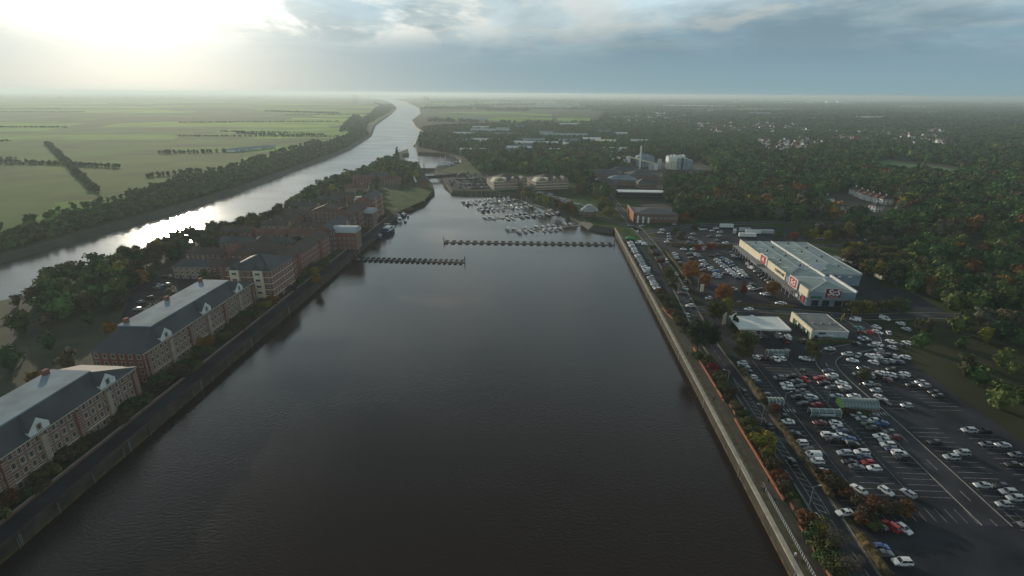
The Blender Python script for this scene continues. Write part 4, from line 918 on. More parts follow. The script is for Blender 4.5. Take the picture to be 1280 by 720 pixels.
for i, (px, py, s, hu, lab) in enumerate(((487, 290, 2.3, 'navy', 'broad dark hulled passenger boat with white wheelhouse by the left quay'), (475.5, 296.5, 1.0, 'navy', 'small dark motor boat nearest the pontoon by the left quay'), (500, 276, 1.4, 'white', 'white cruiser in the raft below the lawn'), (505, 270, 1.2, 'navy', 'dark cruiser in the raft below the lawn'), (498, 271, 1.1, 'white', 'small white cruiser against the wall below the lawn'), (510, 271, .7, 'navy', 'little dark launch at the right of the raft'), (507, 277.5, .6, 'navy', 'little dark launch drifting in front of the raft'), (495, 266, 1.2, 'white', 'white cruiser at the back of the raft below the lawn'), (530, 252, .6, 'navy', 'tiny dark launch out in the water off the lock'))):
    boat('c', hu, *G(px, py, -4), 1.4+.2*(i % 3), s, lab)
# reddish houseboat
x, y = G(507, 264, -4); r = thing('houseboat', 'long reddish brown houseboat moored below the lawn', 'houseboat', (x, y, -3.9), .3); b = MB(); b.box(-8, 8, -2.2, 2.2, 0, 1.1); b.build('hull', M['dark'], r); b = MB(); b.box(-7, 6, -1.9, 1.9, 1.1, 3.2); b.build('cabin', M['tile'], r)
# boats laid up in the basin
for i in range(22):
    px = 549+br_.random()*27; py = 204+br_.random()*5-(px-549)*.12
    ki = 'y' if i % 3 else 'c'; boat(ki, 'white' if i % 4 else 'navy', *G(px, py, 0), br_.uniform(0, 6), br_.uniform(.8, 1.3), ('white' if i % 4 else 'dark')+(' yacht' if ki == 'y' else ' cruiser')+' laid up ashore beside the outer basin', z=.3, group='boats ashore by the basin')
# ------------------------------------------------------------------ cars
def car_meshes(kind):
    """front points to -x; lower body with arches, painted roof, glass band, wheels"""
    P = dict(hatch=dict(L=4.0, W=1.76, st=[(-2.0, .45, .62), (-1.93, .30, .76), (-1.35, .24, .92), (-.75, .22, .98), (.4, .22, 1.0), (1.5, .24, 1.02), (1.93, .3, .95), (2.0, .42, .6)], cab=(-.95, 1.85, -.25, 1.35, 1.48)),
             saloon=dict(L=4.6, W=1.8, st=[(-2.3, .45, .6), (-2.22, .3, .74), (-1.5, .22, .88), (-.8, .2, .94), (.5, .2, .96), (1.5, .22, 1.0), (2.2, .3, .96), (2.3, .42, .6)], cab=(-.95, 1.65, -.2, .95, 1.42)),
             suv=dict(L=4.5, W=1.88, st=[(-2.25, .5, .75), (-2.18, .36, .92), (-1.5, .3, 1.06), (-.85, .28, 1.1), (.5, .28, 1.12), (1.7, .3, 1.14), (2.18, .36, 1.08), (2.25, .5, .7)], cab=(-1.05, 2.1, -.4, 1.75, 1.7)),
             van=dict(L=4.9, W=1.92, st=[(-2.45, .5, .8), (-2.38, .36, 1.0), (-1.9, .3, 1.15), (-1.5, .28, 1.2), (.5, .28, 1.22), (1.9, .3, 1.22), (2.4, .36, 1.2), (2.45, .5, .8)], cab=(-1.75, 2.42, -.95, 2.38, 2.0)))[kind]
    W_ = P['W']/2; st = P['st']; n = len(st)
    b = MB(); vs = []
    for i, (x, z0, z1) in enumerate(st):
        k = .86 if i in (0, n-1) else (.95 if i in (1, n-2) else 1)
        vs += [(x, -W_*k*.93, z0), (x, -W_*k, (z0+z1)/2), (x, -W_*k*.9, z1), (x, 0, z1+.035), (x, W_*k*.9, z1), (x, W_*k, (z0+z1)/2), (x, W_*k*.93, z0)]
    fs = []
    for i in range(n-1):
        for k in range(6): a = i*7+k; fs.append((a, a+7, a+8, a+1))
        fs.append((i*7+6, i*7+13, i*7+7, i*7))
    b.add(vs, fs, 0, False); b.add(vs[:7], [(0, 1, 2, 3, 4, 5, 6)]); b.add(vs[-7:], [(6, 5, 4, 3, 2, 1, 0)])
    x0, x1, a0, a1, zt = P['cab']; zb = st[4][2]-.03; wb = W_*.88; wt = W_*.70
    # roof skin and pillars
    b.add([(a0, -wt, zt), (a1, -wt, zt), (a1, wt, zt), (a0, wt, zt), (a0+.1, 0, zt+.05), (a1-.05, 0, zt+.04)], [(0, 1, 5, 4), (3, 4, 5, 2), (0, 4, 3), (1, 2, 5)])
    b.box(a0, a1, -wt, wt, zt-.05, zt-.001)
    for (bx, tx) in ((x0, a0), (x1, a1), ((x0+x1)/2+.1, (a0+a1)/2+.1)):
        for s in (-1, 1): b.tube((bx, s*wb, zb), (tx, s*wt, zt), .045, n=4, smooth=False)
    if kind == 'van':
        for s in (-1, 1): b.add([(-.4, s*(wb+.01), zb), (x1, s*(wb+.01), zb), (a1, s*(wt+.01), zt), (-.3, s*(wt+.01), zt)], [(0, 1, 2, 3) if s < 0 else (3, 2, 1, 0)])
        b.add([(x1+.01, -wb, zb), (x1+.01, wb, zb), (a1+.01, wt, zt), (a1+.01, -wt, zt)], [(0, 1, 2, 3)])
    # dark arches
    body = b
    g = MB(); gb = [(x0, -wb, zb), (x1, -wb, zb), (x1, wb, zb), (x0, wb, zb), (a0, -wt, zt-.02), (a1, -wt, zt-.02), (a1, wt, zt-.02), (a0, wt, zt-.02)]
    g.add(gb, [(0, 1, 5, 4), (1, 2, 6, 5), (2, 3, 7, 6), (3, 0, 4, 7)])
    xs = (-P['L']*.31, P['L']*.30); r = .33 if kind != 'suv' else .37
    wh = []
    for x in xs:
        for s in (-1, 1):
            w = MB(); w.tube((x, s*(W_-.2), r), (x, s*(W_+.012), r), r, n=12); w.tube((x, s*(W_+.013), r), (x, s*(W_+.03), r), r*.6, n=8, m=1); wh.append(w)
    lf = MB(); lt = MB()
    for s in (-1, 1):
        lf.box(st[1][0]-.03, st[1][0]+.10, s*W_*.62-.17, s*W_*.62+.17, st[1][2]-.17, st[1][2]-.03)
        lt.box(st[-2][0]-.06, st[-2][0]+.05, s*W_*.74-.12, s*W_*.74+.12, st[-2][2]-.25, st[-2][2]-.05)
    # single-mesh version
    one = MB()
    for src, mi in ((body, {0: 0}), (g, {0: 1})): one_add(one, src, mi)
    for w in wh: one_add(one, w, {0: 2, 1: 2})
    one_add(one, lf, {0: 3}); one_add(one, lt, {0: 4})
    pm = PAINTS['white']
    return dict(body=body.mesh('body_'+kind, [pm]), glass=g.mesh('glazing', [M['carglass']]), wheels=[w.mesh('wheel', [M['tyre'], M['rim']]) for w in wh],
                lf=lf.mesh('headlights', [M['lamp']]), lt=lt.mesh('tail_lights', [M['tail']]), one=one.mesh('car_'+kind, [pm, M['carglass'], M['tyre'], M['lamp'], M['tail']]))
def one_add(o, s, mi):
    k = len(o.v); o.v += s.v
    for f, m, sm in zip(s.f, s.m, s.sm): o.f.append([k+i for i in f]); o.m.append(mi[m]); o.sm.append(sm)
CM = {k: car_meshes(k) for k in ('hatch', 'saloon', 'suv', 'van')}
NCAR = 0; STUFFC = []; tr_ = random.Random(8)
KN = dict(hatch='hatchback', saloon='saloon car', suv='estate car', van='van')
def car(x, y, rz, col, kind, place, group):
    global NCAR
    if NCAR >= 296: STUFFC.append((x, y, rz, col, kind)); return
    NCAR += 1; c = CM[kind]; d = math.hypot(x, y)
    cn = {'navy': 'navy blue', 'maroon': 'dark red'}.get(col, col)
    lab = cn+' '+KN[kind]+' '+place
    nm = 'parked_van' if kind == 'van' else 'parked_car'; cat = 'van' if kind == 'van' else 'car'
    if 'driving' in place or 'waiting' in place: nm = 'van' if kind == 'van' else 'car'
    if d > 262:
        o = link(nm, c['one'], None, {0: PAINTS[col]}, (x, y, .03), rz); tag(o, lab, cat, group); return o
    r = thing(nm, lab, cat, (x, y, .03), rz, group)
    link('body', c['body'], r, {0: PAINTS[col]}); link('windows', c['glass'], r)
    for w in c['wheels']: link('wheel', w, r)
    link('headlights', c['lf'], r); link('tail_lights', c['lt'], r); return r
cr_ = random.Random(3)
def pick(): return cr_.choices(['white', 'silver', 'grey', 'black', 'navy', 'blue', 'red', 'maroon'], [22, 24, 15, 16, 8, 8, 5, 3])[0]
def kindr(): return cr_.choices(['hatch', 'saloon', 'suv'], [55, 18, 27])[0]
CC = dict(w='white', s='silver', g='grey', k='black', n='navy', b='blue', r='red', m='maroon', e='green', t='teal', o='brown')
def place_px(lst, place, group, rz=0., snap=None):
    for it in lst:
        px, py, c = it[:3]; kd = it[3] if len(it) > 3 else kindr(); a = it[4] if len(it) > 4 else rz
        if len(it) <= 3 and kd == 'van': kd = 'hatch'
        x, y = G(px, py, .8)
        if a == 0.: y = y
        car(x, y, a+cr_.uniform(-.03, .03)+(PI if (cr_.random() < .3 and c not in 'r') else 0), CC[c], kd, place, group)
GC = 'cars parked in the supermarket car park'
place_px([(928, 453, 'w'), (930, 457.5, 's'), (934, 463, 'n'), (940, 471, 'w'), (945, 478, 'n'), (957.5, 493, 'g'), (979, 520, 'k'), (984.5, 526.5, 'w', 'saloon'), (992, 541, 'k'), (1001, 553.5, 'w'), (1010, 562.5, 'k'), (1016, 568.5, 'w', 'van'), (1020.5, 576, 'w', 'suv'), (1029, 588.5, 's', 'saloon'), (1034, 596, 'w', 'hatch')],
         'in the bay row along the roadside hedge', GC)
place_px([(974, 472, 'g'), (990, 469.5, 'k'), (996, 476, 'g', 'saloon'), (983, 479.5, 'w'), (985.5, 484.5, 'w'), (1007.5, 474, 'r', 'hatch', 1.9), (1005, 465, 'k', 'hatch', 1.7), (1002, 483, 'k'), (1001.5, 488.5, 'g'), (1007.5, 492, 'n'), (1014, 496, 'w', 'suv'), (996, 496.5, 'k', 'suv'), (1017, 500.5, 'n'), (1004, 505, 'k'), (1021, 505.5, 'r', 'hatch')],
         'in the double row left of the marked footway', GC)
place_px([(1035, 463, 'n', 'saloon'), (1040, 468.5, 'w', 'saloon'), (1025, 472.5, 'r', 'suv'), (1043, 474, 'k'), (1030, 478, 'k', 'saloon'), (1052, 478, 'w', 'saloon'), (1039, 484, 'g'), (1056, 483.5, 'w', 'saloon'), (1057, 488.5, 'k'), (1046, 494.5, 's', 'saloon'), (1067.5, 494.5, 'w', 'saloon')],
         'in the double row right of the marked footway', GC)
place_px([(1025, 528, 'm', 'saloon'), (1045, 528, 'w'), (1047.5, 534, 's'), (1054, 539, 'n'), (1035.5, 543.5, 'w', 'suv'), (1052, 544, 'w'), (1041, 549, 'k', 'suv'), (1061, 548, 'b'), (1065, 554.5, 'k'), (1056, 566, 's', 'suv'), (1077.5, 565, 'w', 'suv'), (1080.5, 571.5, 'n'), (1085, 577.5, 'r', 'hatch'), (1062.5, 577, 'k'), (1071, 583, 'g', 'saloon'), (1093, 584.5, 'w', 'hatch')],
         'in the middle double row near the crossing', GC)
place_px([(1071, 518, 's'), (1077.5, 523, 's'), (1091, 519.5, 'k'), (1092, 525, 'w'), (1085, 530, 'e'), (1102, 528.5, 'b'), (1090, 534.5, 'k'), (1112, 539.5, 'g'), (1118, 546, 'm'), (1101, 544.5, 'w'), (1106, 550, 's'), (1110, 555.5, 'w', 'suv'), (1115, 561, 'n'), (1124, 566, 'w'), (1128, 572, 'k')],
         'in the rows below the arched shelter at the right', GC)
place_px([(1074, 611, 'w', 'saloon', -1.12), (1108, 613, 'w', 'hatch', -1.12), (1136, 616, 's', 'hatch', -1.12), (1114, 657, 'r', 'suv', -1.12), (1100, 657, 'k', 'hatch', -1.12), (1130, 660, 'w', 'hatch', -1.12)], 'nosed into the bays behind the brown shrubs', GC, 0)
place_px([(1101, 683, 'b', 'hatch', 0.01), (1105, 691, 'g', 'saloon', .01), (1128, 702, 'w', 'suv', .01)], 'in the end bays at the bottom right', GC)
place_px([(945, 446, 'w', 'hatch', -.9), (950, 445.5, 'm', 'hatch', -1.2), (962, 448, 'k', 'hatch', -1.1), (970, 448.5, 'w', 'hatch', -1.1), (977, 447.5, 'w', 'hatch', -1.1), (1006, 447.5, 'w', 'saloon', -.6), (1012, 448, 's', 'hatch', -.7), (981, 438, 'm', 'saloon', .1), (983, 426, 'm', 'van', 1.5), (1004, 425, 'k', 'hatch', 1.5)], 'between the petrol forecourt and the car park', GC)
place_px([(941, 416, 'w', 'hatch', -.9), (957, 421, 'k', 'hatch', -.9), (975, 419, 'w', 'hatch', 1.6), (985, 421.5, 'w', 'van', 1.5)], 'refuelling under the white canopy', 'cars at the petrol station')
GR = 'cars in the car park right of the curving access road'
place_px([(1069, 399, 'w', 'van', -.5), (1106, 398, 'w', 'van', -1.0), (1074, 409.5, 't', 'hatch', -1.0), (1088, 414.5, 'r', 'hatch', -1.1), (1096, 408.5, 'w', 'hatch', -1.0), (1097, 414.5, 'w', 'saloon', -.9), (1111, 415.5, 'w', 'hatch', 1.3), (1077.5, 415, 'm', 'hatch', -1.0), (1126, 404, 'w', 'hatch', -1), (1133, 411, 's', 'hatch', -1)], 'below the trees beyond the kiosk', GR)
place_px([(1097.5, 429.5, 'w', 'saloon', -1.1), (1114, 426.5, 'w', 'saloon', -1.1), (1116, 434, 's', 'hatch', -1.1), (1125, 431, 'k', 'hatch', -1.1), (1134, 428, 'w', 'hatch', -1.1)], 'in the short far row right of the access road', GR)
place_px([(1089, 445, 'w', 'saloon', -.9), (1096, 444.5, 'w', 'saloon', -.9), (1092, 452.5, 'w', 'hatch', -.9), (1104, 452, 'g', 'hatch', -.9), (1112, 450.5, 's', 'hatch', -.9), (1117, 444.5, 'w', 'saloon', -.9), (1102.5, 442.5, 'm', 'saloon', -.9), (1066, 450, 'w', 'saloon', -.2), (1073, 444, 's', 'hatch', .8), (1124, 452, 'n', 'hatch', -.9), (1132, 446, 'w', 'hatch', -.9)], 'in the crowded row right of the access road', GR)
place_px([(1087.5, 469, 's', 'hatch', -1), (1096, 469, 'k', 'suv', -1), (1101, 466, 'w', 'hatch', -1), (1108, 466.5, 'w', 'saloon', -1), (1115, 468, 'w', 'hatch', -1), (1109, 474, 'm', 'hatch', -1), (1124, 470, 'g', 'hatch', -1), (1131, 467, 'w', 'hatch', -1)], 'in the row beside the striped footway', GR)
place_px([(1101, 496.5, 'w', 'saloon', -1.0), (1106, 502.5, 'k', 'saloon', -1.0)], 'waiting on the access road by the arched shelter', 'cars on the access road')
car(*G(1071, 430, .8), -1.3, 'black', 'suv', 'driving round the bend of the access road', 'cars on the access road')
GRD = 'cars driving on the dock road'
place_px([(991, 577, 'k', 'saloon', PI/2), (962, 531.5, 'k', 'saloon', PI/2), (1022, 649, 'w', 'saloon', PI/2), (1056, 640, 'w', 'saloon', .2), (931, 490.5, 'k', 'hatch', PI/2)], 'driving on the dock road beside the hatched lane', GRD)
place_px([(845, 342, 'w', 'hatch', PI/2), (857, 350.5, 's', 'hatch', 1.2), (857, 360, 'w', 'hatch', 1.9), (852, 366, 'm', 'saloon', .1), (863, 376, 'k', 'hatch', 1.2), (862.5, 382, 'w', 'suv', 0.1), (860, 394, 's', 'hatch', PI/2), (787, 282, 'g', 'saloon', .1), (802, 282, 's', 'hatch', .3), (833, 326.5, 'w', 'van', PI/2), (797, 289, 'w', 'hatch', 1.4), (886, 372, 'w', 'hatch', .3)], 'driving on the dock road before the petrol station', GRD)
place_px([(936, 386, 'w', 'saloon', .02), (939, 396, 'w', 'saloon', .02), (925, 377.5, 'k', 'hatch', 1.7), (974, 378.5, 'w', 'hatch', .02), (978, 379, 'w', 'saloon', .02)], 'driving along the cross road behind the petrol canopy', 'cars on the cross road')
# the long dockside row
GD = 'cars in the long dockside row'
y = 290.5; k = 0
while y < 398:
    if k == 14: car(68.2, y+.4, 0, 'white', 'van', 'in the long row nosed towards the dock rail', GD); y += 3
    elif cr_.random() < .93: car(67.9+cr_.uniform(-.3, .3), y, cr_.uniform(-.04, .04), cr_.choices(['white', 'silver', 'grey', 'black', 'navy', 'blue', 'maroon'], [16, 30, 14, 14, 8, 12, 3])[0], kindr(), 'in the long row nosed towards the dock rail', GD)
    y += 2.55; k += 1
place_px([(798, 303, 'w', 'van', .3), (806, 305, 'w', 'van', .2)], 'at the far end of the dockside parking', GD)
# retail car park, px lists read off the photograph
def cl(lst, ox, oy, s): return [(ox+a/s, oy+b/s, c) for a, b, c in lst]
RP = cl([(30, 245, 'w'), (40, 270, 's'), (50, 292, 's'), (110, 350, 'm'), (200, 245, 'k'), (260, 245, 'w'), (285, 262, 's'), (215, 288, 'k'), (320, 280, 'k'), (340, 320, 'w'), (365, 357, 's'), (400, 372, 'k'), (340, 388, 'b'), (350, 428, 'm'), (435, 400, 'w'), (448, 425, 's'), (490, 440, 'b'), (497, 472, 'w'), (535, 478, 's'), (480, 500, 'b'), (520, 508, 's')], 840, 290, 9)
place_px(RP, 'in the left rows of the furniture store car park', 'cars in the furniture store car park')
RP = cl([(440, 262, 'k'), (520, 250, 'n'), (510, 312, 'w'), (530, 337, 's'), (558, 357, 's'), (585, 381, 's'), (612, 397, 'b'), (635, 420, 'w'), (662, 440, 'w'), (692, 466, 'w'), (718, 490, 's'), (742, 512, 'n'), (575, 290, 'b'), (600, 312, 'g'), (640, 330, 's'), (665, 347, 'b'), (682, 377, 'n'), (718, 405, 's'), (745, 420, 's'), (772, 442, 'w'), (790, 464, 'w'), (822, 490, 's'), (850, 508, 'n'), (600, 462, 'm')], 840, 290, 9)
place_px(RP, 'in the central double row of the furniture store car park', 'cars in the furniture store car park')
place_px(cl([(680, 230, 'k'), (700, 252, 'k'), (705, 275, 's'), (770, 283, 'k'), (960, 440, 's'), (1010, 487, 'k'), (1040, 517, 'k'), (1085, 541, 'g'), (1110, 566, 'w')], 840, 290, 9), 'in the row facing the store walkway', 'cars in the furniture store car park')
place_px([(936, 331, 's', 'van', -1.2), (938.5, 334.5, 'w', 'van', -1.2)], 'unloading at the store entrance canopy', 'vans at the store entrance')
place_px(cl([(130, 190, 'w'), (240, 192, 'w'), (345, 196, 's'), (690, 640, 'w'), (865, 615, 'w'), (900, 636, 'w'), (905, 590, 'k'), (990, 640, 'm'), (1040, 690, 's'), (1070, 702, 's')], 840, 290, 9), 'among the orange trees round the furniture store car park', 'cars among the orange trees')
place_px([(828, 287, 'w'), (826, 290.5, 'w'), (837, 292, 's'), (837, 295.3, 's'), (837, 298.6, 's'), (833.5, 302, 'w'), (866.5, 292, 's'), (864, 297, 's'), (872, 285.5, 'w'), (876, 286.5, 'w'), (881, 286.5, 's'), (890.5, 288, 's'), (900, 290, 's'), (898.5, 294.5, 's'), (897, 300, 'g'), (875, 302, 's'), (877, 304.5, 'w'), (907, 303.5, 'w'), (880, 309, 's'), (843, 280, 's'), (903, 283.5, 's'), (855, 306, 'k'), (870, 300, 'k'), (887, 295, 'k'), (850, 291, 'k'), (895, 285, 'w'), (862, 303, 'g'), (892, 304, 'g')], 'in the far car park before the dark woods', 'cars in the far car park')
for i, (px, py, L_) in enumerate(((908, 284, 11), (931, 289, 9), (941, 291.5, 12), (957, 291.5, 12), (934, 295.5, 13), (918, 291, 8))):
    x, y = G(px, py, 1); t = thing('lorry_trailer', ['leftmost pale trailer', 'short grey trailer', 'middle silver trailer', 'right hand silver trailer', 'near long pale trailer', 'tilted small box trailer'][i]+' in the yard behind the store', 'trailer', (x, y, 0), [0, .05, 0, .02, -.02, 1.2][i])
    b = MB(); b.box(-L_/2, L_/2, -1.25, 1.25, 1.1, 3.8); b.build('cargo_box', M['palegrey' if i % 2 else 'white'], t); b = MB(); b.box(-L_/2+.2, L_/2-.2, -1.1, 1.1, .7, 1.09); b.build('chassis', M['dark'], t)
    for xx in (-L_/2+1.5, -L_/2+2.8, L_/2-1.5): w = MB(); w.tube((xx, -1.2, .5), (xx, 1.2, .5), .5, n=10); w.build('wheel', M['tyre'], t)
place_px([(1041, 291, 'w'), (1022, 281, 's'), (1029, 284.5, 's'), (1033, 286, 'w'), (1036, 289, 'm'), (1016, 294.5, 'w'), (997, 267.5, 'w'), (1013, 276, 'g'), (1084, 299, 'w'), (1090, 298, 's'), (1070, 294, 's'), (1112, 291, 's')], 'on the road behind the retail store trees', 'cars on the road behind the store')
place_px([(x_, y_, c) for x_, y_, c in ((842, 216, 'w'), (848, 218.5, 'w'), (856, 219, 's'), (862, 216, 'w'), (869, 212, 'w'), (874, 211, 'w'), (852, 222, 'w'), (880, 214, 's'), (885, 218, 'w'), (838, 221, 's'), (846, 224, 'w'), (890, 223, 'w'), (876, 219, 's'))], 'parked before the white mill', 'vehicles at the white mill')
mc = []
for (ax, ay, bx, by_, n_) in ((655, 232, 672, 236, 8), (660, 237, 690, 243, 16), (671, 241, 690, 246, 12), (690, 245, 712, 251, 14), (694, 249, 712, 254, 11), (712, 252, 730, 257, 8), (570, 224, 600, 222, 12), (575, 230, 612, 230, 14), (585, 235, 622, 233, 12)):
    for k in range(n_): mc.append((ax+(bx-ax)*(k+.5)/n_, ay+(by_-ay)*(k+.5)/n_, cr_.choice('wwsssgbk')))
MARINACARS = mc
place_px([(x_, y_, c) for x_, y_, c in ((400, 287, 'w'), (382, 286.5, 'w'), (403, 279, 's'), (406, 283, 's'), (399, 299, 's'), (403, 300, 's'), (397, 302, 'w'), (410, 289, 's'), (413, 291, 'w'), (404.5, 290, 's'), (393, 305, 'g'), (374, 318, 's'))], 'in the courtyard of the left bank housing', 'cars in the left bank courtyard')
place_px([(x_, y_, c) for x_, y_, c in ((279, 321, 'w'), (226, 337, 'w'), (235, 338, 'w'), (212, 345, 's'), (238, 344, 'w'), (200, 356, 's'), (208, 355, 's'), (196, 359, 'w'), (216, 368, 's'), (175, 377, 'w'), (172, 386, 's'), (205, 346, 'g'), (188, 371, 'k'), (222, 341, 'g'))], 'in the hazy car park behind the long apartment block', 'cars behind the long apartment block')
place_px(MARINACARS, 'behind the marina trees', 'cars behind the marina')
for _ in range(70): car(tr_.choice([128.5, 133.5, 144.5, 149.5]), 101.2+2.5*tr_.randrange(24)+(72 if tr_.random() < .35 else 0) if 1 else 0, 0, pick(), kindr(), 'in the rightmost rows of the supermarket car park', GC)
# whatever exceeds the count of single cars
if STUFFC:
    b = MB()
    for x, y, rz, col, kd in STUFFC:
        me = CM[kd]['one']; c, q = math.cos(rz), math.sin(rz); k = len(b.v); b.v += [(x+v.co.x*c-v.co.y*q, y+v.co.x*q+v.co.y*c, v.co.z+.03) for v in me.vertices]
        for p in me.polygons: b.f.append([k+i for i in p.vertices]); b.m.append({0: 0 if col in ('white', 'silver') else 5}.get(p.material_index, p.material_index)); b.sm.append(False)
    o = b.build('more_parked_cars', [PAINTS['silver'], M['carglass'], M['tyre'], M['lamp'], M['tail'], PAINTS['black']]); tag(o, 'further small parked cars of mixed colours', 'cars', kind='stuff')
print('CARS', NCAR, len(STUFFC))
# ------------------------------------------------------------------ dockside: rail, low orange walls, benches, lamps
t = thing('railing', 'pale post and rail fence running along the promenade beside the quay wall', 'railing', (QX+3.3, 0, 0))
b = MB(); b.box(-.03, .03, -300, 128, 1.0, 1.08); b.box(-.03, .03, -300, 128, .15, .2); b.build('rail', M['palegrey'], t)
pm = MB(); pm.box(-.05, .05, -.1, .1, 0, 1.02); pme = pm.mesh('railing_post', [M['palegrey']])
yy = [40+i*.9 for i in range(98)]
for y in yy[:96]: link('post', pme, t, None, (0, y, 0))
b = MB(); b.tube((0, 128, 1.04), (0, 415, 1.04), .035, n=4)
for k in range(96): b.tube((0, 128+k*3, 0), (0, 128+k*3, 1.05), .05, n=4)
o = b.build('quay_rail', M['grey'], None, (QX+.8, 0, .16)); tag(o, 'thin grey safety rail on the coping of the far quay', 'railing')
for i, (ya, yb, xa, xb) in enumerate(((20, 113.4, 69.4, 69.4), (122, 161, 69.0, 68.8), (172.5, 204, 68.7, 68.4), (208, 216, 69.2, 69), (248, 262, 67.3, 65.1))):
    L_ = math.hypot(yb-ya, xb-xa); a = math.atan2(yb-ya, xb-xa)
    t = thing('low_wall', ['nearest', 'second nearest', 'third nearest, short', 'fourth nearest, broken', 'farthest, short'][i]+' stretch of low orange brick wall edging the promenade', 'wall', (xa, ya, 0), a)
    b = MB(); b.box(0, L_, -.22, .22, 0, .62); b.build('brick_face', M['orangebrick'], t); b = MB(); b.box(-.05, L_+.05, -.28, .28, .62, .72); b.build('coping', M['orangebrick'], t)
def bench(x, y, rz, lab):
    t = thing('park_bench', lab, 'bench', (x, y, 0), rz); b = MB(); b.box(-.9, .9, -.25, .25, .42, .48); b.build('seat', M['timber'], t); b = MB(); b.box(-.9, .9, .22, .28, .55, .95); b.build('backrest', M['timber'], t)
    for s in (-.75, .75): b = MB(); b.box(s-.04, s+.04, -.25, .28, 0, .42); b.box(s-.04, s+.04, .22, .28, .42, .95); b.build('leg', M['metal'], t)
for k, (px, py) in enumerate(((991, 633), (994, 640), (997, 646))): bench(*G(px, py), -PI/2, ['first', 'second', 'third'][k]+' bench from the far end of the gap in the orange wall')
for k, y in enumerate((118.5, 118.5, 168, 164)):
    x, yq = [(70.8, 115.2), (70.8, 119.5), (70.4, 169), (70.4, 165)][k]; t = thing('planter', ['nearer brick planter at the wall gap by the benches', 'farther brick planter at the wall gap by the benches', 'farther planter by the promenade entrance', 'nearer planter by the promenade entrance'][k], 'planter', (x, yq, 0)); b = MB(); b.box(-.7, .7, -1.2, 1.2, 0, .8); b.build('tub', M['brick'], t); b = MB(); b.box(-.6, .6, -1.1, 1.1, .8, 1.1); b.build('soil', M['hedge'], t)
def lamp(x, y, h, a, lab, arm=1.6):
    t = thing('street_lamp', lab, 'street lamp', (x, y, 0), a); b = MB(); b.tube((0, 0, 0), (0, 0, h), .11, .06, 8); b.tube((0, 0, 0), (0, 0, 1.2), .15, .15, 8); b.build('pole', M['metal'], t)
    b = MB(); b.tube((0, 0, h-.05), (arm, 0, h+.25), .05, .04); b.build('arm', M['metal'], t); b = MB(); b.box(arm-.1, arm+.65, -.16, .16, h+.2, h+.36); b.build('lantern', M['palegrey'], t)
LP = [((908, 486), 7.6, 'beside the start of the hatched lane'), ((1010, 637), 7.6, 'next to the yellow shrub by the dock road'), ((847, 372), 8, 'on the dock road below the orange trees'), ((842, 360), 8, 'on the dock road verge opposite the orange trees'), ((951, 531), 7.5, 'opposite the square glazed shelter'),
      ((872, 362), 8, 'beside the orange tree at the store car park corner'), ((811, 317), 8, 'behind the dockside car row near the green container'), ((943, 441), 7, 'at the forecourt corner beside the trees'), ((1034, 505), 6, 'in the car park beside the red car'), ((980, 506), 5, 'by the small zebra crossing in the car park'),
      ((1045, 418), 5.6, 'in front of the filling station shop'), ((994, 280), 9, 'at the junction behind the retail store'), ((1026, 292), 9, 'behind the retail store near the yellow sign'), ((1061, 295), 9, 'left of the trees behind the store'), ((1092, 296), 9, 'right of the trees behind the store'), ((765, 262), 8, 'at the marina junction'), ((1063, 400), 5, 'near the white van beyond the kiosk')]
for i, ((px, py), h, lab) in enumerate(LP): lamp(*G(px, py), h, .2 if i % 2 else PI-.3, 'slim grey street lamp '+lab)
# yellow arch sign behind the store, green container, signs
x, y = G(1026, 299); t = thing('arch_sign', 'small bright yellow double arch sign behind the retail store', 'sign', (x, y, 0)); b = MB()
for s in (-1, 1):
    for k in range(8):
        a0, a1 = PI*k/8, PI*(k+1)/8; b.tube((s*1.3-1.3*math.cos(a0), 0, 1.2+3.6*math.sin(a0)), (s*1.3-1.3*math.cos(a1), 0, 1.2+3.6*math.sin(a1)), .36, n=6)
b.build('arches', M['yellow'], t); b = MB(); b.box(-3.2, 3.2, -.2, .2, .2, 1.1); b.build('base_panel', M['white'], t)
x, y = G(787, 301); t = thing('market_tent', 'bright green low gazebo at the far end of the dockside cars', 'gazebo', (x, y, 0)); b = MB(); b.add([(-3.4, -2, 2.2), (3.4, -2, 2.2), (3.4, 2, 2.2), (-3.4, 2, 2.2), (0, 0, 3.6)], [(0, 1, 4), (1, 2, 4), (2, 3, 4), (3, 0, 4), (3, 2, 1, 0)]); b.build('canopy', M['brightgreen'], t)
for s in ((-3.2, -1.8), (3.2, -1.8), (3.2, 1.8), (-3.2, 1.8)): b = MB(); b.tube((*s, 0), (*s, 2.2), .06); b.build('leg', M['metal'], t)
b = MB(); b.box(-3.2, 3.2, 1.78, 1.84, 0, 2.1); b.build('side_wall', M['green'], t)
x, y = G(890, 375.5); t = thing('totem_sign', 'cream upright totem sign beside the dock road', 'sign', G(877, 365)+(0,)); b = MB(); b.box(-.9, .9, -.2, .2, .3, 4.6); b.build('panel', M['cream'], t); b = MB(); b.box(-.5, .5, -.1, .1, 0, .3); b.build('base', M['dark'], t)
t = thing('height_barrier', 'yellow height barrier frame at the car park entrance beyond the kiosk', 'barrier', G(1053, 399)+(0,), .9); b = MB(); b.tube((-3, 0, 0), (-3, 0, 2.3), .12); b.tube((3, 0, 0), (3, 0, 2.3), .12); b.build('post', M['yellow'], t); b = MB(); b.tube((-3, 0, 2.3), (3, 0, 2.3), .14); b.build('bar', M['yellow'], t)
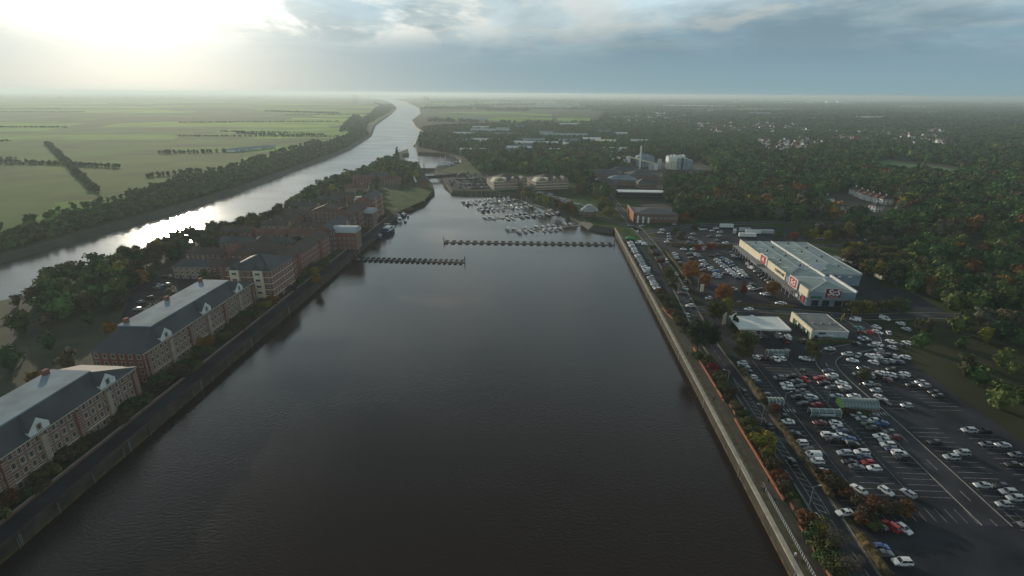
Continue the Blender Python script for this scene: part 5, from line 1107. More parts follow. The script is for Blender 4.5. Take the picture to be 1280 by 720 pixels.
# ------------------------------------------------------------------ people on the promenade
def person(x, y, rz, lab, coat, legs, stride=.28, s=1.):
    me = bpy.data.meshes.new('person'); J = dict(pel=(0, 0, .95), ch=(0, .02, 1.3), nk=(0, .02, 1.5), hd=(0, .0, 1.66), ht=(0, 0, 1.76), sl=(-.19, .02, 1.42), el=(-.27, .06, 1.15), hl=(-.25, -.08, .9), sr=(.19, .02, 1.42), er=(.27, -.02, 1.15), hr=(.25, -.14, .92),
            hpl=(-.1, 0, .9), kl=(-.1, -stride*.6, .5), fl=(-.1, -stride, .06), tl=(-.1, -stride-.16, .03), hpr=(.1, 0, .9), kr=(.1, stride*.2, .5), fr=(.1, stride, .08), tr=(.1, stride-.16, .04))
    R_ = dict(pel=.15, ch=.17, nk=.06, hd=.10, ht=.08, sl=.08, el=.055, hl=.035, sr=.08, er=.055, hr=.035, hpl=.10, kl=.07, fl=.045, tl=.04, hpr=.10, kr=.07, fr=.045, tr=.04)
    E_ = [('pel', 'ch'), ('ch', 'nk'), ('nk', 'hd'), ('hd', 'ht'), ('ch', 'sl'), ('sl', 'el'), ('el', 'hl'), ('ch', 'sr'), ('sr', 'er'), ('er', 'hr'), ('pel', 'hpl'), ('hpl', 'kl'), ('kl', 'fl'), ('fl', 'tl'), ('pel', 'hpr'), ('hpr', 'kr'), ('kr', 'fr'), ('fr', 'tr')]
    ks = list(J); me.from_pydata([J[k] for k in ks], [(ks.index(a), ks.index(c)) for a, c in E_], [])
    o = bpy.data.objects.new('tmp', me); COL.objects.link(o); md = o.modifiers.new('s', 'SKIN')
    for i, k in enumerate(ks): me.skin_vertices[0].data[i].radius = (R_[k], R_[k])
    me.skin_vertices[0].data[0].use_root = True; sb = o.modifiers.new('b', 'SUBSURF'); sb.levels = 1
    bpy.context.view_layer.update(); m2 = bpy.data.meshes.new_from_object(o.evaluated_get(bpy.context.evaluated_depsgraph_get())); bpy.data.objects.remove(o)
    m2.materials.clear(); [m2.materials.append(M[k]) for k in ('skin', coat, legs)]
    for p in m2.polygons: z = p.center.z; p.material_index = 0 if z > 1.5 or (z < .98 and abs(p.center.x) > .2) else (1 if z > .88 else 2); p.use_smooth = True
    t = link('person', m2, None, None, (x, y, .02), rz, (s, s, s)); tag(t, lab, 'person')
    b = MB(); n = 8
    for i in range(3):
        z0 = [1.66, 1.73, 1.79][i]; z1 = [1.73, 1.79, 1.82][i]; r0 = [.115, .11, .07][i]; r1 = [.11, .07, .02][i]; b.tube((0, .025, z0), (0, .02, z1), r0, r1, n)
    b.build('hair', M['dark'], t)
PP = [((967, 629), 0, 'person in dark clothes walking on the promenade nearest the benches', 'dark', 'navyhull'), ((955, 615), .3, 'person in dark clothes by the promenade rail', 'navyhull', 'dark'), ((960, 604), 2.8, 'person in a black coat walking in mid promenade', 'dark', 'dark'), ((952, 612), 3.1, 'person in a grey coat close to the rail', 'grey', 'dark'), ((974, 618), 0, 'person in dark clothes close to the orange wall', 'dark', 'dark'),
      ((892, 502), .2, 'lone person in black on the promenade near the wall gap', 'dark', 'dark'), ((859, 444), 0, 'person in a dark coat in the promenade pair below the big dark tree', 'dark', 'dark'), ((864, 446), .1, 'person in a navy coat in the promenade pair below the big dark tree', 'navyhull', 'dark'), ((1073.5, 483.5), .4, 'person in a pale jacket crossing the access road', 'white', 'navyhull'), ((1000, 466), 1, 'person in a grey top walking between car rows', 'grey', 'dark')]
for (p, a, lab, c, l) in PP: person(*G(*p), a, lab, c, l)
b = MB(); t = thing('dustbin', 'small pale bin on the coping of the near quay', 'bin', G(994, 695)+(.16,)); b.tube((0, 0, 0), (0, 0, .7), .25, .28, 10); b.build('body', M['palegrey'], t); b = MB(); b.tube((0, 0, .7), (0, 0, .8), .3, .25, 10); b.build('lid', M['white'], t)
# ------------------------------------------------------------------ pylons at the river bend
def pylon(px, py, h, lab):
    x, y = G(px, py); t = thing('electricity_pylon', lab, 'pylon', (x, y, 0), .4); b = MB(); n = 10
    for k in range(n):
        z0, z1 = h*k/n, h*(k+1)/n; w0 = 8*(1-k/n)**1.2+.8; w1 = 8*(1-(k+1)/n)**1.2+.8
        for sx, sy in ((-1, -1), (1, -1), (1, 1), (-1, 1)): b.tube((sx*w0, sy*w0, z0), (sx*w1, sy*w1, z1), .35, n=4)
        for sy in (-1, 1): b.tube((-w0, sy*w0, z0), (w1, sy*w1, z1), .2, n=4); b.tube((w0, sy*w0, z0), (-w1, sy*w1, z1), .2, n=4)
    b.build('lattice', M['metal'], t)
    for z in (.72, .84, .96): q = MB(); q.tube((-13, 0, h*z), (13, 0, h*z), .4, n=4); q.build('cross_arm', M['metal'], t)
pylon(443, 140, 92, 'leftmost tall lattice pylon beside the river bend'); pylon(446.5, 138, 92, 'second tall lattice pylon beside the river bend')
pylon(531.5, 141, 90, 'left tall lattice pylon on the right side of the river'); pylon(535.5, 142, 90, 'right tall lattice pylon on the right side of the river')
x, y = G(293, 193); 
for k in range(14):
    xx, yy_ = G(290+k*3.6, 190-k*.35); t = thing('greenhouse', 'low pale farm building in the row on the floodplain', 'farm building', (xx, yy_, 0), .1*(k % 3), group='farm buildings on the floodplain'); w, d = 14+(k*7) % 12, 9; b = MB(); b.box(-w/2, w/2, -d/2, d/2, 0, 4); b.build('wall', M['white' if k % 4 == 0 else 'palegrey'], t); roof_mesh(-w/2, w/2, -d/2, d/2, 4.01, 2, 'gable', 'x').build('roof', [M['blueroof'], M['palegrey']], t)
# ------------------------------------------------------------------ houses
def house_mesh(w, d, h, rise, wall, roof, kind='gable'):
    b = MB(); b.box(-w/2, w/2, -d/2, d/2, 0, h, 0); q = roof_mesh(-w/2, w/2, -d/2, d/2, h+.01, rise, kind, 'x'); k = len(b.v); b.v += q.v
    for f, m in zip(q.f, q.m): b.f.append([k+i for i in f]); b.m.append(1 if m == 0 else 0); b.sm.append(False)
    for s in range(2):
        for i in range(3): x = -w/2+(i+.5)*w/3; b.box(x-.6, x+.6, -d/2-.05, -d/2, .9+s*2.6, 2.2+s*2.6, 2)
    b.box(w*.25, w*.25+.8, -.4, .4, h+rise*.6, h+rise+1, 3)
    return b.mesh('house', [M[wall], M[roof], M['glass'], M['brick']])
HM = [('white', 'red', house_mesh(10, 8, 5.4, 3, 'white', 'tile')), ('white', 'grey', house_mesh(9, 8, 5.4, 3, 'white', 'slate')), ('brick', 'brown', house_mesh(11, 8, 5.2, 3, 'brick', 'browntile')), ('pale', 'brown', house_mesh(9, 8, 5.2, 3.2, 'palegrey', 'browntile', 'hip')), ('cream', 'grey', house_mesh(10, 8, 5.4, 3, 'cream', 'slate'))]
hr = random.Random(77); NH = 0; HSTUFF = []
def near_house(px, py, wall, roof, rz, lab, w=9, d=8, kind='gable'):
    x, y = G(px, py); return building('house', lab, 'house', x, y, w, d, 5.4, rz, wall, roof, 'hip', 'x', 3.4, 2, 'flat', 3.2, chim=1, faces='fl', doors=1)
WH = [(1069, 243), (1076, 246), (1083, 249), (1090, 251), (1098, 253), (1106, 255)]
for i, (px, py) in enumerate(WH): near_house(px, py, 'white', 'tile' if i in (2, 3, 4) else 'browntile', .0, ['first', 'second', 'third', 'fourth', 'fifth', 'sixth'][i]+' white house from the left in the short red roofed street', 11)
near_house(1094, 264, 'white', 'slate', .3, 'white gabled house standing below the red roofed street', 10); near_house(1033, 254, 'white', 'slate', .4, 'pale house with grey roof among dark trees'); near_house(1041, 263, 'cream', 'browntile', .3, 'pale gabled house below the grey roofed one'); near_house(1050, 264, 'palegrey', 'slate', -.2, 'grey roofed house right of the pale gabled one')
near_house(1026, 240, 'cream', 'browntile', .5, 'tall cream gabled house alone in the wood'); near_house(890, 258, 'white', 'slate', .9, 'white gabled building in the wood left of the store', 13, 11); near_house(1114, 281, 'white', 'slate', .2, 'white house at the right edge of the wood'); near_house(1034, 212, 'white', 'slate', .2, 'white roofed house in the middle of the wood'); near_house(1014, 205, 'palegrey', 'slate', .2, 'small pale house high in the wood'); near_house(1000, 221, 'cream', 'browntile', .6, 'tan roofed house in the wood, right of its twin'); near_house(975, 219, 'cream', 'browntile', .6, 'tan roofed house in the wood, left of its twin'); near_house(966, 196, 'white', 'browntile', .1, 'white house below the hillside estate')
HZ = [((914, 184, 936, 191), 10, 'white terrace on the left hillside'), ((945, 176, 1010, 190), 46, 'estate among the hillside trees'), ((1000, 165, 1180, 183), 84, 'dense estate at the right'), ((870, 156, 1010, 168), 66, 'bright estate on the skyline'), ((785, 145, 870, 156), 44, 'scattered village on the plain'), ((818, 141, 862, 146), 14, 'long white street on the plain'), ((1100, 175, 1200, 195), 18, 'estate above the meadow')]
FAR_H = []; HG = {}
for (bx, n, lab) in HZ:
    for k in range(n):
        for _ in range(20):
            px, py = hr.uniform(bx[0], bx[2]), hr.uniform(bx[1], bx[3])
            if 'white terrace' in lab: py = 185+(px-914)/22*5
            if 'long white street' in lab: py = 142.3+(px-818)/44*2.6
            x, y = G(px, py)
            if all((x-a)**2+(y-c)**2 > 150 for a, c in FAR_H): break
        FAR_H.append((x, y)); HG.setdefault((int(x//40), int(y//80)), []).append((x, y)); wn, rn, me = HM[hr.choices(range(5), [26, 20, 22, 20, 12])[0] if 'white' not in lab else 1]
        if NH > 278: continue
        NH += 1; s = hr.uniform(.9, 1.25)*(1 if y < 1500 else 1.25)
        o = link('house', me, None, None, (x, y, 0), hr.choice([0, .25, -.2, .5, 1.4])+hr.uniform(-.1, .1), (s, s, s*hr.uniform(.9, 1.15))); tag(o, wn+' house with '+rn+' roof in the '+lab, 'house', None); o['group'] = 'houses of the '+lab
# ------------------------------------------------------------------ trees
def crown_mesh(name, lobes, nleaf, leaf, seed, core=True, shape='round', gap=.0, leafmat='green'):
    """unit crown about 1 high (z 0..1) and about 1 wide, made of leaf clumps on lobes"""
    R_ = np.random.RandomState(seed); V = []; Fc = []
    L_ = []
    for i in range(lobes):
        if shape == 'round':
            a = R_.uniform(0, 2*PI); z = R_.uniform(.16, .86); rr_ = .36*math.sqrt(max(.05, 1-((z-.46)/.56)**2))*R_.uniform(.3, 1); c = np.array([rr_*math.cos(a), rr_*math.sin(a), z]); r_ = R_.uniform(.12, .2)
        elif shape == 'tall':
            a = R_.uniform(0, 2*PI); z = R_.uniform(.08, .92); rr_ = .13*(1-abs(z-.4))*R_.uniform(.2, 1); c = np.array([rr_*math.cos(a), rr_*math.sin(a), z]); r_ = R_.uniform(.08, .13)*(1.3-z)
        elif shape == 'cone':
            a = R_.uniform(0, 2*PI); z = R_.uniform(.05, .93); rr_ = .36*(1-z)*R_.uniform(.6, 1); c = np.array([rr_*math.cos(a), rr_*math.sin(a), z]); r_ = .05+.13*(1-z)
        else:
            a = R_.uniform(0, 2*PI); rr_ = .38*math.sqrt(R_.uniform(0, 1)); c = np.array([rr_*math.cos(a), rr_*math.sin(a), R_.uniform(.3, .62)]); r_ = R_.uniform(.14, .24)
        L_.append((c, r_))
    n = 0
    for c, r_ in L_:
        if core:
            bmx = bmesh.new(); bmesh.ops.create_icosphere(bmx, subdivisions=1, radius=1)
            vs = [np.array(v.co) for v in bmx.verts]
            V += [c+v*r_*R_.uniform(.5, .74)*np.array([1, 1, .85]) for v in vs]; Fc += [[n+v.index for v in f.verts] for f in bmx.faces]; n += len(vs); bmx.free()
        for k in range(nleaf):
            d = R_.normal(size=3); d /= np.linalg.norm(d); d[2] = d[2]*.9+.08
            p = c+d*r_*R_.uniform(.66, 1.12)*np.array([1, 1, .85]); nrm = d+R_.normal(size=3)*.55; nrm /= np.linalg.norm(nrm)
            a = np.cross(nrm, R_.normal(size=3)); a /= np.linalg.norm(a)+1e-9; b2 = np.cross(nrm, a); s = leaf*R_.uniform(.6, 1.35)
            V += [p-a*s-b2*s*.6, p+a*s*.8-b2*s*.7, p+a*s+b2*s*.7, p-a*s*.7+b2*s*.8]; Fc.append([n, n+1, n+2, n+3]); n += 4
    me = bpy.data.meshes.new(name); me.from_pydata([tuple(v) for v in V], [], Fc); me.materials.append(LEAF[leafmat]); return me
def trunk_mesh(seed, bare=False):
    R_ = random.Random(seed); b = MB(); b.tube((0, 0, -.02), (.01, 0, .25), .028, .02, 7); b.tube((.01, 0, .25), (0, .02, .6), .02, .009, 6)
    for k in range(9 if not bare else 26):
        a = R_.uniform(0, 2*PI); z = R_.uniform(.2, .55); l = R_.uniform(.18, .34); e = (l*math.cos(a), l*math.sin(a), z+l*R_.uniform(.5, 1.1)); b.tube((0, 0, z), e, .011, .004, 5)
        if bare:
            for j in range(7):
                t_ = R_.uniform(.3, .95); a2 = a+R_.uniform(-1, 1); l2 = R_.uniform(.08, .18); q = (e[0]*t_, e[1]*t_, z+(e[2]-z)*t_); b.tube(q, (q[0]+l2*math.cos(a2), q[1]+l2*math.sin(a2), q[2]+l2*R_.uniform(.2, 1)), .005, .002, 4)
    return b.mesh('trunk', [M['bark' if not bare else 'birch']])
CR = [crown_mesh('crown_round_%d' % i, 20+i, 85, .026, 40+i) for i in range(6)]
CRB = [crown_mesh('crown_large_%d' % i, 30, 150, .019, 60+i) for i in range(3)]
CRT = [crown_mesh('crown_tall', 22, 80, .02, 71, shape='tall')]; CRC = [crown_mesh('crown_cone', 34, 90, .018, 72, shape='cone')]
CRS = [crown_mesh('crown_sparse_%d' % i, 20, 70, .017, 80+i, core=False) for i in range(2)]
CSH = [crown_mesh('bush_%d' % i, 16, 90, .035, 90+i, shape='bush') for i in range(3)]
TM = [trunk_mesh(1), trunk_mesh(2), trunk_mesh(3)]; TB = [trunk_mesh(4, True), trunk_mesh(5, True)]
tr = random.Random(99); NT = 0
SPN = dict(dark='dark evergreen', olive='olive green', green='green', russet='russet brown', orange='orange', yellow='yellow green', brown='dull brown', grey='grey brown', red='red')
def tree(x, y, h, sp, place, group, w=None, kind='round'):
    global NT; NT += 1
    w = w or h*tr.uniform(.75, 1.0); rz = tr.uniform(0, 6.28)
    me = {'round': tr.choice(CR), 'large': tr.choice(CRB), 'tall': CRT[0], 'cone': CRC[0], 'sparse': tr.choice(CRS)}[kind]
    t = thing('tree', {'tall': 'slender ', 'cone': 'conical ', 'sparse': 'half bare ', 'large': 'large '}.get(kind, '')+SPN[sp]+' tree '+place, 'tree', (x, y, 0), rz, group)
    bt = .12 if kind != 'cone' else .03
    link('trunk', tr.choice(TB if kind == 'sparse' else TM), t, None, None, None, (w, w, h))
    c = link('crown', me, t, {0: LEAF[sp]}, (0, 0, h*bt), None, (w, w, h*(1-bt))); return t
def shrub(x, y, h, sp, place, group, w=None):
    w = w or h*1.5; t = link('shrub', tr.choice(CSH), None, {0: LEAF[sp]}, (x, y, -h*.12), tr.uniform(0, 6), (w, w, h*1.35)); tag(t, SPN[sp]+' shrub '+place, 'shrub', group); return t
# single trees read off the photograph
TL = [((871, 442), 17, 'dark', 'beside the promenade opposite the petrol station', 'large', 12), ((884, 436), 13, 'dark', 'between the promenade and the dock road', 'large', 11), ((926, 452), 14, 'olive', 'at the forecourt corner right of the dock road', 'large', 12), ((893, 405), 13, 'olive', 'left of the cream fins beside the dock road', 'large', 11), ((905, 398), 11, 'yellow', 'just left of the cream fins', 'large', 8), ((917, 414), 9.5, 'dark', 'rising in front of the white canopy', 'cone', 7),
      ((864, 349), 12, 'orange', 'at the left corner of the store car park, larger of the pair', 'large', 13), ((880, 360), 9, 'orange', 'at the left corner of the store car park, smaller of the pair', 'large', 8), ((903, 379), 11, 'orange', 'beside the cross road left of a red tree', 'large', 12), ((928, 369), 8, 'red', 'standing alone by the cross road', 'tall', 11), ((965, 371), 9, 'orange', 'in front of the store shop windows', 'large', 9), ((872, 316), 7, 'red', 'in the hedge behind the store car park, left of the pair', 'round', 8), ((888, 315), 7.5, 'red', 'in the hedge behind the store car park, right of the pair', 'round', 8),
      ((835, 354), 10, 'olive', 'on the verge between the dockside parking and the road', 'large', 9), ((840, 366), 9, 'olive', 'on the verge just below another olive one', 'round', 7), ((990, 303), 8, 'red', 'behind the far end of the retail store roof', 'round', 9), ((971, 300), 8, 'green', 'behind the far left end of the retail store roof', 'round', 9), ((1013, 444), 6.5, 'olive', 'in front of the filling station shop', 'large', 6.5), ((1018, 452), 5.5, 'olive', 'on the island below the filling station shop', 'round', 5),
      ((1078, 476), 5.5, 'olive', 'beside the access road bend on the grassy island', 'large', 6), ((843, 296), 8, 'green', 'on the green corner by the far car park', 'round', 8), ((852, 303), 9, 'brown', 'in the far car park', 'round', 9), ((868, 290), 8, 'brown', 'in the middle of the far car park', 'round', 8), ((761, 272), 10, 'yellow', 'beside the junction near the marina office', 'large', 12), ((856, 277), 9, 'orange', 'at the woodland edge above the far car park', 'round', 10), ((357, 273), 11, 'yellow', 'standing over the left bank terraces', 'large', 12), ((395, 347), 7, 'yellow', 'on the lawn by the left quay terraces, farther of the pair', 'large', 7), ((397, 356), 6, 'orange', 'on the lawn by the left quay terraces, nearer of the pair', 'round', 6.5), ((497, 199), 22, 'dark', 'rising above the spit by the basin', 'tall', 20),
      ((1024, 672), 5.5, 'yellow', 'between the promenade wall and the dock road below the lamp', 'sparse', 6), ((1042, 690), 7, 'grey', 'leaning over the dock road verge, farther of two bare ones', 'sparse', 7), ((1058, 722), 7, 'grey', 'leaning over the dock road verge, nearer of two bare ones', 'sparse', 7), ((968, 516), 4, 'red', 'beside the square glazed shelter', 'round', 4), ((961, 520), 5, 'brown', 'on the hedge bank by the square glazed shelter', 'sparse', 5)]
for (p, h, sp, pl, k, w) in TL: x, y = G(*p); tree(x, y, h, sp, pl, None, w, k)
# shrubs along the promenade verge
SB = [(885, 457, 3.5, 'olive'), (890, 464, 3, 'red'), (893, 472, 2.6, 'russet'), (899, 478, 3.4, 'olive'), (904, 487, 3, 'olive'), (911, 493, 3, 'brown'), (909, 501, 2.4, 'brown'), (921, 515, 2.6, 'brown'), (928, 521, 2.6, 'green'), (935, 535, 3.4, 'olive'), (940, 548, 3.4, 'olive'), (950, 556, 4.4, 'yellow'), (957, 568, 3.4, 'yellow'), (962, 580, 3, 'olive'), (968, 590, 3.2, 'brown'), (974, 602, 3, 'russet'), (979, 612, 3, 'brown'), (984, 622, 2.6, 'olive'), (1008, 652, 2.6, 'russet'), (1012, 662, 3, 'russet'), (1019, 676, 3.6, 'green'), (1027, 690, 3.4, 'olive'), (1034, 704, 3.2, 'green'), (1044, 716, 3.4, 'olive'), (873, 450, 3, 'green'), (840, 395, 3, 'russet'), (846, 402, 3.4, 'olive'), (851, 409, 3, 'brown'), (857, 418, 3, 'olive'), (835, 386, 3, 'brown'), (829, 377, 3.4, 'brown'), (824, 368, 3, 'russet'), (833, 340, 3, 'russet'), (826, 330, 3.2, 'russet'), (820, 322, 3, 'brown'), (815, 312, 3, 'green')]
for (px, py, h, sp) in SB: x, y = G(px, py); shrub(x, y, h*1.3, sp, 'in the belt between the promenade and the dock road', 'shrubs between promenade and dock road')
for (px, py, h, sp, w) in ((1032, 603, 3.6, 'russet', 6), (1042, 610, 4, 'brown', 7), (1052, 617, 3.4, 'russet', 6), (1024, 596, 3, 'brown', 4), (1078, 640, 3.6, 'brown', 7), (1090, 636, 3.6, 'russet', 7), (1102, 640, 3.4, 'brown', 6), (1084, 652, 3, 'brown', 5), (1075, 655, 2.6, 'russet', 4), (1116, 640, 3.4, 'brown', 6), (1130, 642, 3.4, 'russet', 6), (1093, 662, 2.4, 'olive', 4), (1056, 516, 2, 'brown', 3.4), (1067, 518, 2, 'brown', 3.4), (1080, 520, 2.4, 'olive', 3.4)):
    x, y = G(px, py); shrub(x, y, h, sp, 'in the islands of the supermarket car park', 'shrubs in the car park islands', w)
# clipped hedges
def hedge(label, pts_, w, h, m='hedge'):
    L_ = smooth_line(pts_, 1.2); b = MB(); R_ = random.Random(len(REG)); A = offs(L_, w/2); B = offs(L_, -w/2); vs = []; n = len(L_)
    for i in range(n):
        j = lambda s: R_.uniform(-s, s)
        vs += [(A[i].x+j(.2), A[i].y+j(.2), 0), (A[i].x+j(.25)-.1, A[i].y, h*.8+j(.2)), (L_[i].x+j(.2), L_[i].y, h+j(.3)), (B[i].x+j(.25)+.1, B[i].y, h*.8+j(.2)), (B[i].x+j(.2), B[i].y, 0)]
    fs = [(i*5+k, i*5+k+1, i*5+k+6, i*5+k+5) for i in range(n-1) for k in range(4)]; b.add(vs, fs); b.add(vs[:5], [(0, 1, 2, 3, 4)]); b.add(vs[-5:], [(4, 3, 2, 1, 0)])
    for _ in range(n*26):
        i = R_.randrange(n-1); t_ = R_.random(); k = R_.random(); x = A[i].x*(1-k)+B[i].x*k; y = A[i].y*(1-k)+B[i].y*k+t_; z = h*R_.uniform(.5, 1.12); s = R_.uniform(.1, .26)
        a = Vector((R_.gauss(0, 1), R_.gauss(0, 1), R_.gauss(0, 1))).normalized()*s; c = a.cross(Vector((R_.gauss(0, 1), R_.gauss(0, 1), 1))).normalized()*s; p = Vector((x, y, z))
        b.add([p-a, p-c, p+a, p+c], [(0, 1, 2, 3)])
    o = b.build('hedge', M[m]); tag(o, label, 'hedge'); return o
hedge('long brown green hedge between the dock road and the supermarket car park', [(82.7, 40), (82.7, 110)], 1.8, 1.7); hedge('hedge stretch beside the parked cars along the hatched road', [(82.7, 124), (82.8, 166)], 1.7, 1.6); hedge('hedge stretch from the square shelter up to the corner trees', [(82.9, 173), (83.2, 198)], 1.9, 1.8)
hedge('long dark hedge between the two store car parks', W([(838, 307), (880, 309), (915, 309)]), 2, 2.2); hedge('dark hedge south of the store car park along the cross road', [(104, 270), (136, 268.3)], 1.6, 1.3); hedge('hedge round the kiosk lawn', [(128, 227.4), (143, 227.4)], 1, .9)
hedge('dark hedge strip along the store car park edge by the dock road', [(90, 300), (90.5, 372)], 1.6, 1.6, 'hedge'); hedge('ragged hedge behind the low dock rail of the dockside cars', [(64.2, 288), (64.2, 400)], .8, .9)
# belts and woods sampled inside outlines read off the photograph
def in_any(x, y): 
    for (cx, cy, R_, hw, hd, rz) in FOOT:
        dx, dy = x-cx, y-cy
        fc = 5 if y < 600 else min(90, y*.035)
        if abs(dx) > R_+95 or abs(dy) > R_+95: continue
        c, q = math.cos(-rz), math.sin(-rz); u, v = dx*c-dy*q, dx*q+dy*c
        if abs(u) < hw+3.5 and -hd-fc < v < hd+3.5: return True
    return False
def on_road(x, y, extra=5.):
    for L_, w in ROADS:
        for i in range(0, len(L_), 2):
            if (L_[i].x-x)**2+(L_[i].y-y)**2 < (w/2+extra)**2: return True
    return False
LOTS = [[(84, -120), (160, -120), (162, 215), (172, 262), (84, 262)], [(88, 266), (212, 266), (210, 300), (197, 304), (196, 384), (205, 430), (92, 420)], [(65, 280), (77, 280), (77, 404), (65, 404)]]
LOTP = [[(812, 284), (842, 281), (905, 281), (1000, 287), (992, 302), (905, 306), (826, 308)], [(832, 210), (885, 206), (900, 226), (832, 228)], [(566, 238), (552, 216), (590, 214), (622, 219), (626, 238)], [(470, 258), (470, 236), (545, 230), (545, 245), (500, 262)], [(1084, 202), (1120, 198), (1200, 210), (1200, 226), (1100, 218)], [(382, 280), (420, 276), (415, 306), (385, 308)], [(190, 334), (245, 326), (240, 352), (165, 400), (160, 370)], [(548, 206), (575, 200), (580, 206), (560, 214)]]
VIS = [[(788, 200), (880, 200), (880, 226), (788, 226)], [(765, 236), (830, 236), (835, 262), (765, 262)], [(780, 252), (845, 258), (850, 290), (800, 296), (780, 280)], [(608, 236), (724, 232), (724, 256), (608, 256)], [(738, 222), (826, 222), (826, 238), (738, 238)], [(1058, 238), (1118, 250), (1122, 278), (1100, 282), (1020, 268), (1024, 250)], [(1008, 268), (1052, 284), (1052, 302), (990, 300)]]
def ok_tree(x, y, px, py, lots=True):
    if inpoly(x, y, dock): return False
    for d_ in ((8, 0), (-8, 0), (0, -8), (0, 8)):
        if inpoly(x+d_[0]*.8, y+d_[1]*.8, dock): return False
    if in_any(x, y): return False
    i_, j_ = int(x//40), int(y//80)
    for a_ in (-1, 0, 1):
        for b_ in (-1, 0, 1, 2):
            for hx, hy in HG.get((i_+a_, j_+b_), ()):
                if abs(hx-x) < 11 and -9 < hy-y < 70: return False
    if any(inpoly(x, y, p) for p in LOTS): return False
    if any(inpoly(px, py, p) for p in LOTP): return False
    if y < 800 and on_road(x, y): return False
    return True
CAND = []
def wood(poly, dens, hs, spw, lab, thin=None, skipvis=True, tall=0.):
    """dens: crowns per crown-sized patch of the photograph"""
    xs = [p[0] for p in poly]; ys = [p[1] for p in poly]; y = min(ys); added = 0
    while y < max(ys):
        gy = G(640, y)[1]; d = math.hypot(gy, H)*1.05; wpx = hs[0]*.9/d*F; hpx = max(.32, wpx*H/d*1.25)
        x = min(xs)+tr.uniform(0, wpx)
        while x < max(xs):
            px = x+tr.uniform(-.4, .4)*wpx; py = y+tr.uniform(-.5, .5)*hpx
            if py > 118.6 and inpoly(px, py, poly) and tr.random() < dens:
                X, Y = G(px, py)
                if not (skipvis and any(inpoly(px, py, p) for p in VIS)) and ok_tree(X, Y, px, py):
                    sp = tr.choices(list(spw), list(spw.values()))[0]; CAND.append((X, Y, tr.uniform(*hs), sp, lab, 'tall' if tr.random() < tall else 'round')); added += 1
            x += wpx
        y += hpx
    return added
MIXD = dict(dark=3, green=4, olive=5, brown=5, russet=2.2, grey=1.6, orange=.25, yellow=.35)
MIXL = dict(green=5, olive=4, dark=2.5, brown=1.5, yellow=.7)
MIXN = dict(olive=6, brown=2.6, russet=1, green=5, dark=3, orange=.35, yellow=.3, grey=1.2)
n1 = wood([(20, 372), (100, 345), (160, 328), (240, 312), (300, 292), (345, 270), (378, 252), (410, 232), (440, 218), (480, 205), (496, 204), (498, 212), (470, 226), (430, 244), (395, 262), (362, 288), (318, 300), (286, 330), (245, 345), (170, 372), (60, 420)], .8, (11, 15), MIXL, 'in the belt between river and left bank housing')
RL = [(-520, 215), (-400, 262), (-290, 346), (-266, 382), (-250, 433), (-253, 503), (-265, 610), (-285, 700)]
for _ in range(330):
    k_ = tr.randrange(len(RL)-1); t_ = tr.random(); x_ = RL[k_][0]*(1-t_)+RL[k_+1][0]*t_; y_ = RL[k_][1]*(1-t_)+RL[k_+1][1]*t_
    if k_ < 2: x_ += tr.uniform(0, 60); y_ -= tr.uniform(4, 40)
    else: x_ += tr.uniform(5, 34)
    if ok_tree(x_, y_, 0, 0): CAND.append((x_, y_, tr.uniform(10, 15), tr.choice(['green', 'olive', 'dark', 'green', 'olive', 'brown']), 'in the belt between river and left bank housing', 'round'))
n2 = wood([(440, 214), (496, 200), (520, 208), (526, 222), (505, 234), (450, 240)], .5, (9, 12), MIXL, 'on the wooded spit beside the lock')
n3 = wood([(320, 252), (470, 236), (480, 262), (440, 300), (400, 330), (350, 345), (300, 330)], .8, (6, 10), MIXN, 'among the brick terraces of the left bank')
n4 = 0
y = 78.
while y < 462:
    for xa, xb in ((-140.8, -137.2), (-145.5, -141.2)):
        if tr.random() < .72 and not (xa < -145 and in_any(-143, y)): shrub(tr.uniform(xa, xb), y+tr.uniform(-1, 1), tr.uniform(2.8, 5.6), tr.choices(['olive', 'brown', 'orange', 'russet', 'yellow', 'green'], [4, 4, 1.6, 1.6, 1.2, 3])[0], 'in the strip between the apartment blocks and the left quay', 'shrubs along the left quay')
    y += 4.4 if y < 300 else 6.5
n5 = wood([(800, 268), (845, 278), (905, 279), (1000, 284), (1060, 290), (1100, 290), (1280, 300), (1280, 262), (1100, 248), (980, 236), (860, 246), (835, 240)], .85, (10, 20), MIXN, 'in the dark wood beyond the far car park')
n6 = wood([(1034, 298), (1062, 302), (1082, 320), (1105, 340), (1118, 356), (1180, 400), (1280, 450), (1280, 300), (1120, 292), (1070, 290)], .62, (9, 13), MIXN, 'in the belt right of the retail store')
n7 = wood([(1055, 385), (1090, 388), (1124, 386), (1180, 384), (1180, 394), (1050, 393)], .85, (6, 8), dict(olive=5, yellow=2, green=2), 'in the hedge line between the store yard and the small car park')
for _ in range(260):
    x_, y_ = tr.uniform(164, 300), tr.uniform(-60, 250)
    if ok_tree(x_, y_, 0, 0): CAND.append((x_, y_, tr.uniform(6, 11), tr.choice(['olive', 'green', 'brown', 'olive', 'yellow']), 'hidden belt east of the car parks', 'round'))
for (px, py) in ((1058, 390), (1066, 391), (1073, 391), (1081, 391), (1089, 390), (1097, 390), (1103, 388), (1112, 386), (1120, 385), (1128, 386)):
    x, y = G(px, py+4); CAND.append((x, y, tr.uniform(7, 9), tr.choice(['olive', 'yellow', 'green', 'olive']), 'in the row screening the store yard', 'round'))
